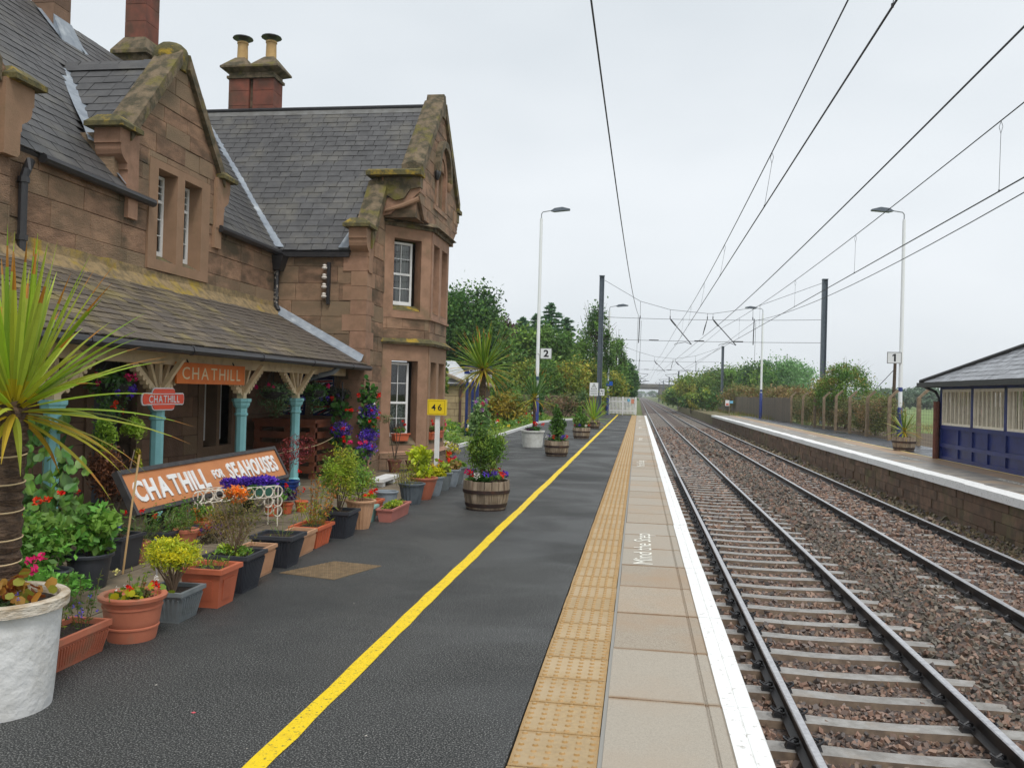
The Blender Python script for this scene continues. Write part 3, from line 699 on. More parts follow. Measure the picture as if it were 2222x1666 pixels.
house = thing('station_house', 'brown sandstone station house with slate roofs, stepped gables and a veranda', 'station building', (-7, 15, 0))
XR, XC, YS = -7.0, -5.2, 15.6
YR, ZR, XRI = 18.25, 7.82, -10.1                       # wing ridge, height of both ridges, range ridge
EZ = 4.22
# --- wing: side wall facing down the platform, main front wall, bay, jettied gable
masonry(house, 'wing_side_wall', (-10, YS, 0), (1, 0, 0), (0, -1, 0), [(0, -.1), (4.8, -.1), (4.8, EZ), (0, EZ)], mt=STONE, ch=.30)
half = YR-YS; fb = 2*half
masonry(house, 'gable_wall', (XC, YS, 0), (0, 1, 0), (1, 0, 0), [(0, -.1), (fb, -.1), (fb, EZ), (half, ZR), (0, EZ)], [(1.12, 4.18, -.2, 5.0)], ch=.30, wr=(.35, .8))
# quoins on the corner
zq = 0.0; k = 0
while zq < 3.9:
    h = R.uniform(.27, .33); a = .42 if k % 2 else .26; b = .26 if k % 2 else .42
    q = MB(); q.box(XC-a, XC+.055, YS-.058, YS+b, zq+.004, zq+h-.004); q.build('quoin', STONE2, house); zq += h; k += 1
P0, P1, P2, P3 = Vector((-5.2, 16.68, 0)), Vector((-4.42, 17.46, 0)), Vector((-4.42, 19.04, 0)), Vector((-5.2, 19.82, 0))
CHN = Vector((1, -1, 0)).normalized(); CHN2 = Vector((1, 1, 0)).normalized(); chl = (P1-P0).length
lo_h, up_h = (.24, .86, .50, 2.23), (.23, .87, 3.26, 4.73)
for A, B, Nn, nm2 in ((P0, P1, CHN, 'a'), (P2, P3, CHN2, 'c')):
    Uv = (B-A); L_ = Uv.length
    hs_ = [lo_h, up_h] if nm2 == 'a' else []
    for z0, z1, hh in ((-.1, .34, []), (2.60, 3.14, [])):
        masonry(house, 'bay_wall', A, Uv, Nn, [(0, z0), (L_, z0), (L_, z1), (0, z1)], hh, ch=.27, wr=(.3, .6), t=.035 if z0 > 0 else .09, thick=.14)
    surround(house, A, Uv, Nn, 0, L_, .34, 2.60, hs_[:1], .04, 'bay_window_surround')
    surround(house, A, Uv, Nn, 0, L_, 3.14, 5.0, hs_[1:], .045, 'bay_window_surround')
Uf = P2-P1; fl = Uf.length
lf, uf = [(.16, .68, .50, 2.23), (.90, 1.42, .50, 2.23)], [(.16, .68, 3.26, 4.73), (.90, 1.42, 3.26, 4.73)]
for z0, z1 in ((-.1, .34), (2.60, 3.14)):
    masonry(house, 'bay_wall', P1, Uf, (1, 0, 0), [(0, z0), (fl, z0), (fl, z1), (0, z1)], [], ch=.27, wr=(.35, .7), t=.035 if z0 > 0 else .09, thick=.14)
surround(house, P1, Uf, (1, 0, 0), 0, fl, .34, 2.60, lf, .04, 'bay_window_surround'); surround(house, P1, Uf, (1, 0, 0), 0, fl, 3.14, 5.0, uf, .045, 'bay_window_surround')
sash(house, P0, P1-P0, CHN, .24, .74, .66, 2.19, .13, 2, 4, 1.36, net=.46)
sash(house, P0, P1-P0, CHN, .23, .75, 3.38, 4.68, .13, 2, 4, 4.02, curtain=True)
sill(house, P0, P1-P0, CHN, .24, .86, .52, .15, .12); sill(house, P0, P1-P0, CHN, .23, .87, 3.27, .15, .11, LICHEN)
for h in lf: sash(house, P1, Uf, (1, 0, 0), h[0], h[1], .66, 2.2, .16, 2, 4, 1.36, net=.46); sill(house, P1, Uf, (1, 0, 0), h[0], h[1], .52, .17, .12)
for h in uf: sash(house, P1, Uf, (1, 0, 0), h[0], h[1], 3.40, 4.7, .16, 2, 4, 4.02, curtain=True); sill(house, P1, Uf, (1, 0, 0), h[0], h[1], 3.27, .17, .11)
def bay_band(name, z0, z1, pr, mt, slope=.0):
    def ring(p): return [Vector((P0.x, P0.y-p*1.4, 0)), Vector((P1.x+p, P1.y-p*.42, 0)), Vector((P2.x+p, P2.y+p*.42, 0)), Vector((P3.x, P3.y+p*1.4, 0))]
    m = MB(); a = ring(pr); b = ring(pr-slope)
    V = [Vector((-5.25, p.y, z0)) if i in (0, 3) else Vector((p.x, p.y, z0)) for i, p in enumerate(a)]+[Vector((-5.25, p.y, z1)) if i in (0, 3) else Vector((p.x, p.y, z1)) for i, p in enumerate(b)]
    m.add(V, [(3, 2, 1, 0), (4, 5, 6, 7), (0, 1, 5, 4), (1, 2, 6, 5), (2, 3, 7, 6), (3, 0, 4, 7)]); return m.build(name, mt, house)
bay_band('string_course', 2.56, 2.60, .14, COPE); bay_band('string_course', 2.60, 2.70, .17, LICHEN, .13)
bay_band('string_course', 3.10, 3.15, .075, STONE2); bay_band('plinth_course', .30, .37, .12, STONE2, .06)
bay_band('cornice', 4.96, 5.03, .10, COPE); bay_band('cornice', 5.03, 5.12, .20, COPE, .10)
# jettied gable above the bay
XJ = -4.42; J0, J1 = 16.47, 20.03
masonry(house, 'jettied_gable', (XJ-.045, J0, 0), (0, 1, 0), (1, 0, 0), [(.0, 5.50), (.45, 5.10), (3.11, 5.10), (3.56, 5.50), (3.56, 5.9), (1.78, 7.92), (0, 5.9)], [(1.30, 2.26, 5.55, 6.45)], ch=.26, wr=(.3, .7), thick=.30)
for sgn, yj in ((1, J0), (-1, J1)):                    # carved corbels carrying the overhang
    yk = yj-sgn*.015; m = MB(); m.prism([(-5.2, yk, 5.1), (-5.2, yk, 5.875), (XJ+.012, yk, 5.875), (XJ+.012, yk, 5.58), (-4.50, yk, 5.50), (-4.62, yk, 5.36), (-4.85, yk, 5.30), (-5.0, yk, 5.14)], (0, sgn*.45, 0)); m.build('corbel', STONE2, house)
    m = MB(); m.prism([(-5.15, yj-sgn*.06, 5.55), (-5.15, yj-sgn*.06, 5.86), (XJ+.03, yj-sgn*.06, 5.86), (XJ+.03, yj-sgn*.06, 5.66), (-4.6, yj-sgn*.06, 5.62), (-4.72, yj-sgn*.06, 5.44), (-4.9, yj-sgn*.06, 5.40)], (0, sgn*.2, 0)); m.build('corbel', COPE, house)
    m = MB(); m.tube([(-5.1, yj-sgn*.03, 5.2), (-4.75, yj-sgn*.02, 5.3), (XJ-.02, yj+sgn*.05, 5.45)], [.03, .05, .06], 8); m.build('corbel_roll', STONE2, house, smooth=True)
    m = MB(); m.box(-5.48, XJ+.07, min(yj-sgn*.20, yj+sgn*.16), max(yj-sgn*.20, yj+sgn*.16), 5.88, 5.97); m.prism([(-5.46, yj-sgn*.18, 5.97), (-5.46, yj+sgn*.14, 5.97), (-5.46, yj+sgn*.06, 6.03), (-5.46, yj-sgn*.06, 6.03)], (1.08, 0, 0)); m.build('kneeler_cap', LICHEN, house)
m = MB(); m.box(-5.25, XJ-.08, J0+.03, J1-.03, 5.08, 5.92); m.build('jetty_core', STONE, house)
# blind arched panel with hood mould
def arch(yc, z0, zs, r, n=14): return [(yc-r, z0)]+[(yc+r*math.cos(math.pi-math.pi*i/n), zs+r*1.25*math.sin(math.pi*i/n)) for i in range(n+1)]+[(yc+r, z0)]
yc = 18.27
def arch_band(name, r0, r1, z0, zs, xa, xb, mt):
    a, b = arch(yc, z0, zs, r0), arch(yc, z0, zs, r1); m = MB(); n = len(a)
    for i in range(n-1): m.hexa([(xa, a[i][0], a[i][1]), (xb, a[i][0], a[i][1]), (xb, b[i][0], b[i][1]), (xa, b[i][0], b[i][1]), (xa, a[i+1][0], a[i+1][1]), (xb, a[i+1][0], a[i+1][1]), (xb, b[i+1][0], b[i+1][1]), (xa, b[i+1][0], b[i+1][1])])
    return m.build(name, mt, house)
arch_band('hood_mould', .50, .62, 6.30, 6.32, XJ-.02, XJ+.12, COPE); arch_band('arch_surround', .34, .50, 5.60, 6.30, XJ-.25, XJ+.03, STONE2); arch_band('arch_moulding', .24, .34, 5.60, 6.30, XJ-.25, XJ-.05, STONE)
plank(house, 'blind_panel', [(XJ-.18, p[0], p[1]) for p in arch(yc, 5.6, 6.30, .26)], STONE2, (.06, 0, 0))
for s_ in (-1, 1):
    m = MB(); m.lathe([(.03, -.16), (.075, -.06), (.08, 0), (.07, .04)], 8, (XJ+.05, yc+s_*.56, 6.28)); m.build('label_stop', BLACKIRON if s_ < 0 else STONE2, house, smooth=True)
m = MB(); m.box(XJ-.02, XJ+.02, yc-.62, yc+.62, 5.50, 5.60); m.build('arch_sill', STONE2, house)
# copings
def coping(y0, z0, y1, z1, x0, x1, h=.16, name='coping', mt=COPE, n=3):
    for i in range(n):
        ya, yb = y0+(y1-y0)*i/n, y0+(y1-y0)*(i+1)/n; za, zb = z0+(z1-z0)*i/n, z0+(z1-z0)*(i+1)/n
        g_ = .004*(1 if y1 > y0 else -1); ya += g_; yb -= g_
        xm = (x0+x1)/2; m = MB(); r = h*.35
        A = [(x0, ya, za-.12), (x1, ya, za-.12), (x1, ya, za+h-r), (xm, ya, za+h), (x0, ya, za+h-r)]
        m.prism(A, (0, yb-ya, zb-za)); m.build(name, mt, house)
coping(15.62, 4.42, 16.50, 5.66, -5.48, -5.08, .24, n=2); coping(20.88, 4.42, 20.0, 5.66, -5.48, -5.08, .24, n=2)
coping(J0-.02, 5.98, YR-.14, 7.82, -4.80, XJ+.06, .22, n=4); coping(J1+.02, 5.98, YR+.14, 7.82, -4.80, XJ+.06, .22, n=4)
m = MB(); m.prism([(-4.76, YR-.15, 7.62), (-4.76, YR+.15, 7.62), (-4.76, YR+.14, 8.0), (-4.76, YR+.08, 8.12), (-4.76, YR-.08, 8.12), (-4.76, YR-.14, 8.0)], (.38, 0, 0)); m.build('apex_stone', COPE, house)
def kneeler(x0, x1, yw, s_, zt):
    """stepped corbel at the foot of a gable; s_ is the side it projects to"""
    f_ = lambda a, b: (min(yw+s_*a, yw+s_*b), max(yw+s_*a, yw+s_*b))
    pf_ = [(.24, .06), (.24, .26), (.215, .27), (.21, .34), (.19, .40), (.14, .45), (.075, .49), (.06, .50), (.06, .58), (.04, .59), (.04, .84), (.0, .88), (-.2, .88), (-.2, .06)]
    m = MB(); m.prism([(x0+.03, yw+s_*a, zt-b) for a, b in pf_], (x1-x0-.06, 0, 0)); m.build('kneeler', STONE2, house)
    ya, yb = f_(.34, -.16); c = MB(); c.hexa([(x0-.06, ya, zt-.06), (x1+.06, ya, zt-.06), (x1+.06, yb, zt-.06), (x0-.06, yb, zt-.06), (x0-.06, ya, zt), (x1+.06, ya, zt), (x1+.06, yb, zt), (x0-.06, yb, zt)])
    c.hexa([(x0-.06, ya, zt), (x1+.06, ya, zt), (x1+.06, yb, zt), (x0-.06, yb, zt), (x0+.06, ya+.12, zt+.12), (x1-.1, ya+.12, zt+.12), (x1-.1, yb-.1, zt+.12), (x0+.06, yb-.1, zt+.12)]); c.build('kneeler_cap', LICHEN, house)
kneeler(-5.5, -5.09, YS, -1, 4.72); kneeler(-5.5, -5.09, 20.9, 1, 4.72)
# --- wing roof
wang = math.atan2(ZR-EZ, YR-(YS-.06)); wlen = math.hypot(ZR-EZ, YR-(YS-.06)); sd_ = (0, math.cos(wang), math.sin(wang))
def roof_board(name, O, U, Sd, pts, mt=None):
    O = Vector(O); U = Vector(U); Sd = Vector(Sd); N = U.cross(Sd); N = -N if N.z < 0 else N
    m = MB(); m.prism([O+U*a+Sd*b-N*.06 for a, b in pts], N*.06); return m.build(name, mt or mat('roof_felt', S(70,68,70), .9), house)
Ow = (-10.2, YS-.06, EZ+.02); val = lambda s: .1+3.1*(1-s/wlen)   # u where the valley lies, measured from x=-10.2
rf = roof_board('wing_roof', Ow, (1, 0, 0), sd_, [(3.2, 0), (4.75, 0), (4.75, wlen*.34), (5.42, wlen*.345), (5.42, wlen), (.05, wlen)])
slates(rf, Ow, (1, 0, 0), sd_, 5.45, wlen-.12, .168, .26, lambda u, s: u > val(s)-.02 and u < (4.74 if s < wlen*.34 else 5.40), SLATE, 300, 3)
roof_board('wing_roof_rear', (-10.2, 2*YR-YS+.06, EZ+.02), (1, 0, 0), (0, -math.cos(wang), math.sin(wang)), [(0, 0), (4.75, 0), (4.75, wlen*.34), (5.42, wlen*.345), (5.42, wlen), (0, wlen)], SLATE)
m = MB(); m.prism([(-10.25, YR-.13, ZR-.10), (-10.25, YR, ZR+.06), (-10.25, YR+.13, ZR-.10)], (5.47, 0, 0)); m.build('ridge', mat('ridge_grey', S(118,118,116), .6, S(96,94,90), 5, 4), house)
m = MB(); m.tube([(-10.25, YR, ZR+.07), (-4.8, YR, ZR+.07)], .045, 8); m.build('ridge_roll', BLACKIRON, house, smooth=True)
m = MB(); m.box(XR, XC-.3, YS-.12, YS-.02, EZ-.10, EZ-.01); m.build('gutter', BLACKIRON, house)
m = MB(); m.prism([(-5.52, YS-.08, EZ+.06), (-5.72, YS-.08, EZ+.06), (-5.5, YS+.42, EZ+.75)], (0, -.02, .02)); m.build('lead_soaker', LEAD, house)
# --- range: roof parallel to the platform, upper wall with half dormer
rng = XR+.08; rang = math.atan2(ZR-EZ, rng-XRI); rlen = math.hypot(ZR-EZ, rng-XRI); rs_ = (-math.cos(rang), 0, math.sin(rang))
ya0 = 6.2; Or = (rng, ya0, EZ+.02); W_ = YS-ya0
DY0, DY1, DYC, DZA = 10.62, 13.22, 11.92, 6.42         # half dormer
dsl = (DZA-4.95)/(DYC-DY0)
rf2 = roof_board('range_roof', Or, (0, 1, 0), rs_, [(0, 0), (DY0-.02-ya0, 0), (DY0-.02-ya0, rlen), (0, rlen)])
roof_board('range_roof', Or, (0, 1, 0), rs_, [(DY1+.02-ya0, 0), (W_, 0), (W_+half, rlen), (DY1+.02-ya0, rlen)])
roof_board('range_roof', Or, (0, 1, 0), rs_, [(DY0-.015-ya0, .45), (DY1+.015-ya0, .45), (DY1+.015-ya0, rlen), (DY0-.015-ya0, rlen)])
def in_range(u, s):
    y = ya0+u; x = rng-s*math.cos(rang); z = EZ+s*math.sin(rang)
    if y > YS-.06+(s/rlen)*half: return False
    dz = 4.95+dsl*(DYC-DY0-abs(y-DYC))                    # dormer roof height here
    return not (abs(y-DYC) < 1.3 and dz > z+.02)
slates(rf2, Or, (0, 1, 0), rs_, W_+half, rlen-.1, .185, .28, in_range, SLATE, 300, 5)
m = MB(); m.prism([(XRI-.14, 5, ZR-.12), (XRI, 5, ZR+.05), (XRI+.14, 5, ZR-.12)], (0, YR-5, 0)); m.build('ridge', LEAD, house)
roof_board('range_roof_rear', (2*XRI-rng, 5, EZ+.02), (0, 1, 0), (math.cos(rang), 0, math.sin(rang)), [(0, 0), (16, 0), (16, rlen), (0, rlen)], SLATE)
# lead valley between the two roofs
def lead_strip(name, a, b, wd, nrm, n=5, lift=.045):
    a, b = Vector(a), Vector(b); t = (b-a).normalized(); nn = Vector(nrm).normalized(); sdv = t.cross(nn).normalized(); m = MB(); V = []
    for i in range(n+1):
        p = a+(b-a)*i/n+nn*(lift+R.uniform(0, .012)); w1 = wd*R.uniform(.92, 1.08)
        V += [p-sdv*w1/2, p-nn*.02, p+sdv*w1/2]
    m.add(V, [(3*i+j, 3*i+j+1, 3*i+j+4, 3*i+j+3) for i in range(n) for j in (0, 1)]); return m.build(name, LEAD, house)
lead_strip('lead_valley', (rng-.02, YS-.10, EZ+.06), (XRI+.12, YR-.1, ZR-.1), .30, (.62, -.5, .9), 6, .05)
dw = (DY0-.15, DY1+.2)
masonry(house, 'range_wall', (XR, 7.0, 0), (0, 1, 0), (1, 0, 0), [(0, 2.9), (YS-7.0, 2.9), (YS-7.0, EZ), (0, EZ)], [(4.16, 5.87, 3.27, 4.85)], ch=.30, wr=(.45, 1.0))
masonry(house, 'dormer_gable', (XR, 0, 0), (0, 1, 0), (1, 0, 0), [(DY0, EZ), (DY1, EZ), (DY1, 5.05), (DYC, DZA+.12), (DY0, 5.05)], [(11.16, 12.87, 3.27, 4.85)], ch=.24, wr=(.4, .8), t=.06)
surround(house, (XR, 0, 0), (0, 1, 0), (1, 0, 0), 11.16, 12.87, 3.27, 4.85, [(11.38, 11.90, 3.42, 4.74), (12.10, 12.62, 3.42, 4.74)], .07)
for a_, b_ in ((11.38, 11.90), (12.10, 12.62)):
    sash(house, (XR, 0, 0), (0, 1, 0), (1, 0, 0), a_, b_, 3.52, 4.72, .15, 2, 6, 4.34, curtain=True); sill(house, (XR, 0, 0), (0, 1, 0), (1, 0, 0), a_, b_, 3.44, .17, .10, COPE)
for s_, y_ in ((-1, DY0), (1, DY1)):
    m = MB(); m.box(XR-.1, XR+.10, min(y_, y_-s_*.22), max(y_, y_-s_*.22), EZ-.35, 4.98); m.build('quoin', STONE2, house)
    m = MB(); m.box(XR-.75, XR-.02, min(y_+s_*.16, y_-s_*.1), max(y_+s_*.16, y_-s_*.1), EZ-.3, 4.98); m.build('dormer_cheek', STONE, house)
coping(DY0-.02, 5.02, DYC-.10, DZA+.10, XR-.28, XR+.14, .15); coping(DY1+.02, 5.02, DYC+.10, DZA+.10, XR-.28, XR+.14, .15)
m = MB(); m.lathe([(.24, -.2), (.27, .0), (.25, .12), (.16, .2)], 10, (XR-.12, DYC, DZA+.12), sq=.9); m.build('apex_stone', LICHEN, house, smooth=True)
kneeler(XR-.30, XR+.14, DY0, -1, 5.08); kneeler(XR-.30, XR+.14, DY1, 1, 5.08)
dlen = math.hypot(DYC-DY0+.1, DZA-4.86); dsd = Vector((0, DYC-DY0+.1, DZA-4.86)).normalized(); xb_ = rng-(DZA-EZ)/math.tan(rang)
def dorm_in(u, s):
    x = XR-.25-u; z = 4.86+s*dsd.z; return x > rng-(z-EZ)/math.tan(rang)-.05
rd = roof_board('dormer_roof', (XR-.25, DY0-.1, 4.86), (-1, 0, 0), dsd, [(0, 0), (.4, 0), (-XR-.25+xb_ and (XR-.25-xb_), dlen), (0, dlen)])
slates(rd, (XR-.25, DY0-.1, 4.86), (-1, 0, 0), dsd, 2.2, dlen-.05, .2, .32, dorm_in, SLATE, 120, 8)
roof_board('dormer_roof', (XR-.25, DY1+.1, 4.86), (-1, 0, 0), (0, -dsd.y, dsd.z), [(0, 0), (.4, 0), ((XR-.25-xb_), dlen), (0, dlen)], SLATE)
m = MB(); m.prism([(XR-.25, DYC-.12, DZA-.06), (XR-.25, DYC, DZA+.07), (XR-.25, DYC+.12, DZA-.06)], (xb_-XR+.2, 0, 0)); m.build('ridge', SLATE, house)
lead_strip('lead_valley', (rng-.35, DY0-.14, 4.80), (xb_+.05, DYC-.05, DZA-.05), .30, (.7, -.45, .8), 5, .06)
lead_strip('lead_flashing', (rng-.02, DY0+.02, EZ+.07), (rng-.42, DY0-.1, 4.80), .14, (.7, -.3, .7), 3, .05)
for y0_, y1_ in ((8.9, DY0+.55), (DY1-.1, YS-.1)):
    m = MB(); n = 9
    m.tube([(XR+.13, y0_, EZ-.02), (XR+.13, y1_, EZ-.04)], .06, 8); m.build('gutter', BLACKIRON, house, smooth=True)
# hopper and downpipes
m = MB(); m.hexa([(-7.0, 15.36, 3.85), (-6.82, 15.36, 3.85), (-6.82, 15.56, 3.85), (-7.0, 15.56, 3.85), (-7.05, 15.28, 4.12), (-6.72, 15.28, 4.12), (-6.72, 15.58, 4.12), (-7.05, 15.58, 4.12)]); m.build('hopper_head', BLACKIRON, house)
PEEL = mat('peeling_black_paint', S(40,40,42), .5, S(150,140,128), 14, 4, .55, .62)
m = MB(); m.tube([(-6.92, 15.46, 3.9), (-6.92, 15.46, 3.2), (-6.85, 15.42, 3.08)], .05, 8); [m.tube([(-6.92, 15.46, z), (-6.92, 15.46, z+.05)], .065, 8) for z in (3.78, 3.30)]; m.build('downpipe', PEEL, house, smooth=True)
m = MB(); m.tube([(-6.88, 8.72, 4.12), (-6.88, 8.66, 4.0), (-6.9, 8.64, 3.9), (-6.9, 8.64, 3.05)], .05, 8); [m.tube([(-6.9, 8.64, z), (-6.9, 8.64, z+.06)], .066, 8) for z in (3.85, 3.2)]; m.build('downpipe', BLACKIRON, house, smooth=True)
# near gable of the range at the frame's edge
masonry(house, 'end_gable_wall', (XR+.06, 3.6, 0), (0, 1, 0), (1, 0, 0), [(0, 2.6), (4.84, 2.6), (4.84, 4.9), (2.2, 7.7), (0, 4.9)], ch=.30)
kneeler(XR-.28, XR+.22, 8.42, 1, 4.95)
coping(8.20, 4.95, 5.8, 7.7, XR-.28, XR+.16, .18, n=5)
# chimneys
def stack(x0, x1, y0, y1, z0, z1, name='chimney', split=False):
    b_ = MB(); b_.box(x0+.03, x1-.03, y0+(.09 if split else .03), y1-.03, z0, z1); ch_ = b_.build(name, MORTAR, house); z = z0; k = 0
    cols = [(x0, (x0+x1)/2-.05), ((x0+x1)/2+.05, x1)] if split else [(x0, x1)]
    while z < z1-.05:
        h = min(.34, z1-z)
        for ca, cb in cols:
            q = MB(); q.box(ca, cb, y0, y1, z+.004, z+h-.004); q.build('stone', REDST, ch_)
        z += h
    return ch_
c2 = stack(-9.5, -8.42, YR+.34-.25, YR+.34+.25, 7.7, 8.66, split=True)
YQ = YR+.34
q = MB(); q.box(-9.54, -8.38, YQ-.29, YQ+.29, 8.66, 8.72); q.box(-9.50, -8.42, YQ-.25, YQ+.25, 8.72, 8.80)
q.hexa([(-9.5, YQ-.25, 8.80), (-8.42, YQ-.25, 8.80), (-8.42, YQ+.25, 8.80), (-9.5, YQ+.25, 8.80), (-9.66, YQ-.40, 8.88), (-8.26, YQ-.40, 8.88), (-8.26, YQ+.40, 8.88), (-9.66, YQ+.40, 8.88)])
q.box(-9.66, -8.26, YQ-.40, YQ+.40, 8.88, 8.92)
for xa, xb2 in ((-9.66, -8.97), (-8.95, -8.26)):
    q.hexa([(xa, YQ-.40, 8.92), (xb2, YQ-.40, 8.92), (xb2, YQ+.40, 8.92), (xa, YQ+.40, 8.92), (xa+.23, YQ-.12, 9.20), (xb2-.23, YQ-.12, 9.20), (xb2-.23, YQ+.12, 9.20), (xa+.23, YQ+.12, 9.20)])
q.build('chimney_cap', COPE, c2)
for xc in (-9.31, -8.61):
    q = MB(); q.lathe([(.125, 0), (.115, .42), (.13, .43), (.13, .47), (.09, .47)], 12, (xc, YQ, 9.12)); q.build('chimney_pot', CHPOT, c2, smooth=True)
    q = MB(); q.lathe([(.02, .0), (.235, .015), (.225, .035), (.06, .10), (.015, .12)], 14, (xc, YQ, 9.66)); [q.tube([(xc+.09*math.cos(a), YQ+.09*math.sin(a), 9.56), (xc+.1*math.cos(a), YQ+.1*math.sin(a), 9.68)], .008, 4) for a in (0, 2.1, 4.2)]; q.build('cowl', COWL, c2, smooth=True)
c1 = stack(-10.34, -9.90, 15.62, 16.10, 8.50, 10.9)
q = MB(); q.box(-10.42, -9.82, 15.5, 16.2, 7.4, 8.12); q.box(-10.5, -9.72, 15.40, 16.34, 8.12, 8.19)
q.hexa([(-10.5, 15.40, 8.19), (-9.72, 15.40, 8.19), (-9.72, 16.34, 8.19), (-10.5, 16.34, 8.19), (-10.35, 15.61, 8.51), (-9.89, 15.61, 8.51), (-9.89, 16.11, 8.51), (-10.35, 16.11, 8.51)]); q.build('chimney_base', COPE, c1)
c0_ = stack(-10.2, -9.78, 12.82, 13.24, 6.9, 10.5); 
for o_ in c0_.children: o_.data.materials[0] = DSTONE
q = MB(); q.hexa([(-9.76, 12.80, 7.42), (-9.56, 12.72, 7.18), (-9.56, 13.34, 7.18), (-9.76, 13.26, 7.42), (-9.77, 12.80, 7.72), (-9.53, 12.72, 7.24), (-9.53, 13.34, 7.24), (-9.77, 13.26, 7.72)]); q.build('lead_apron', LEAD, house)
lead_strip('lead_flashing', (-9.55, 13.30, 7.2), (-10.05, 13.30, 7.78), .12, (.7, 0, .7), 4, .05); lead_strip('lead_flashing', (-9.55, 12.74, 7.2), (-10.05, 12.74, 7.78), .16, (.7, 0, .7), 4, .05)
# row of telegraph insulators on the side wall
m = MB(); m.box(-5.93, -5.87, YS-.10, YS-.04, 3.22, 4.02); 
br = m.build('insulator_bracket', BLACKIRON, house)
for i in range(4):
    z = 3.92-i*.18; q = MB(); q.lathe([(.012, -.05), (.03, -.045), (.055, -.02), (.05, .0), (.03, .01), (.042, .03), (.03, .05), (.01, .055)], 10, (-5.97, YS-.12, z)); q.build('insulator', INSUL, br, smooth=True)

# --- lower wall under the veranda
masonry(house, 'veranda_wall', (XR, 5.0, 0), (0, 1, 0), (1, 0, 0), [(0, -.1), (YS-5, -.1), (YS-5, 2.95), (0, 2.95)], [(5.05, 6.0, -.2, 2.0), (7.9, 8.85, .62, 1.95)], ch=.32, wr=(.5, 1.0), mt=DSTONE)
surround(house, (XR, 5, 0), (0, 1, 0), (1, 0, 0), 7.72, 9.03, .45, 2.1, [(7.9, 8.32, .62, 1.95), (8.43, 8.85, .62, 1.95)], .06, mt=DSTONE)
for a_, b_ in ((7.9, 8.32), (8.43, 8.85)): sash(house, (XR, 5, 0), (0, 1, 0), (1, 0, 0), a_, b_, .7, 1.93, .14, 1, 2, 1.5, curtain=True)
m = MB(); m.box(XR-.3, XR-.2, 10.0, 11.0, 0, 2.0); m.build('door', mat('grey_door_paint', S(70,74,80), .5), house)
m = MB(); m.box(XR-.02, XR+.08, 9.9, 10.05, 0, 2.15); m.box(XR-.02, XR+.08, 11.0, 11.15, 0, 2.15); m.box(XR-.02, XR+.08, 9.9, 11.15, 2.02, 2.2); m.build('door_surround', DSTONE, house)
# --- veranda roof, posts, brackets
VX0, VZ0, VX1, VZ1 = -5.12, 2.07, -6.98, 3.06
vl = math.hypot(VX1-VX0, VZ1-VZ0); vs_ = Vector((VX1-VX0, 0, VZ1-VZ0)).normalized(); vy0 = 4.6; vw = 15.56-vy0
vr = roof_board('veranda_roof', (VX0, vy0, VZ0), (0, 1, 0), vs_, [(0, 0), (vw, 0), (vw, vl), (0, vl)])
slates(vr, (VX0, vy0, VZ0), (0, 1, 0), vs_, vw, vl-.04, .15, .24, lambda u, s: u < vw, SLATE2, 300, 9, 2.4)
m = MB(); V = []; n = 40
for i in range(n+1):
    y = vy0+vw*i/n; V += [(VX1+.22, y, VZ1-.10+R.uniform(-.01, .015)), (VX1+.04, y, VZ1+.10+R.uniform(-.02, .02)), (VX1+.03, y, VZ1+.20+R.uniform(-.015, .015))]
m.add(V, [(3*i+j, 3*i+j+1, 3*i+j+4, 3*i+j+3) for i in range(n) for j in (0, 1)]); m.build('mortar_fillet', mat('lichen_mortar', S(150,128,92), .95, S(112,98,72), 8, 6, .4, .62, S(158,134,46), 2.4, .52, .66, bump=.6, bs=40), house)
m = MB(); m.tube([(VX0+.06, vy0, VZ0-.05), (VX0+.06, 15.62, VZ0-.05)], .05, 8); [m.tube([(VX0+.06, y, VZ0-.05), (VX0+.06, y+.07, VZ0-.05)], .057, 8) for y in np.arange(5.4, 15.5, 1.83)]; m.build('veranda_gutter', BLACKIRON, house, smooth=True)
m = MB(); V = []
for i in range(8):
    s_ = i/7; p = Vector((VX0-.05+(VX1-VX0)*s_, 15.42, VZ0+.04+(VZ1-VZ0)*s_)); V += [p+Vector((0, -.12, .02)), p+Vector((0, .0, .05)), p+Vector((0, .12, .16))]
m.add(V, [(3*i+j, 3*i+j+1, 3*i+j+4, 3*i+j+3) for i in range(7) for j in (0, 1)]); m.build('lead_flashing', LEAD, house)
m = MB(); m.box(-5.68, -5.52, vy0, 15.56, 1.86, 2.0); m.build('veranda_beam', CREAM, house)
POSTY = [5.6, 7.5, 9.32, 11.46, 13.4]
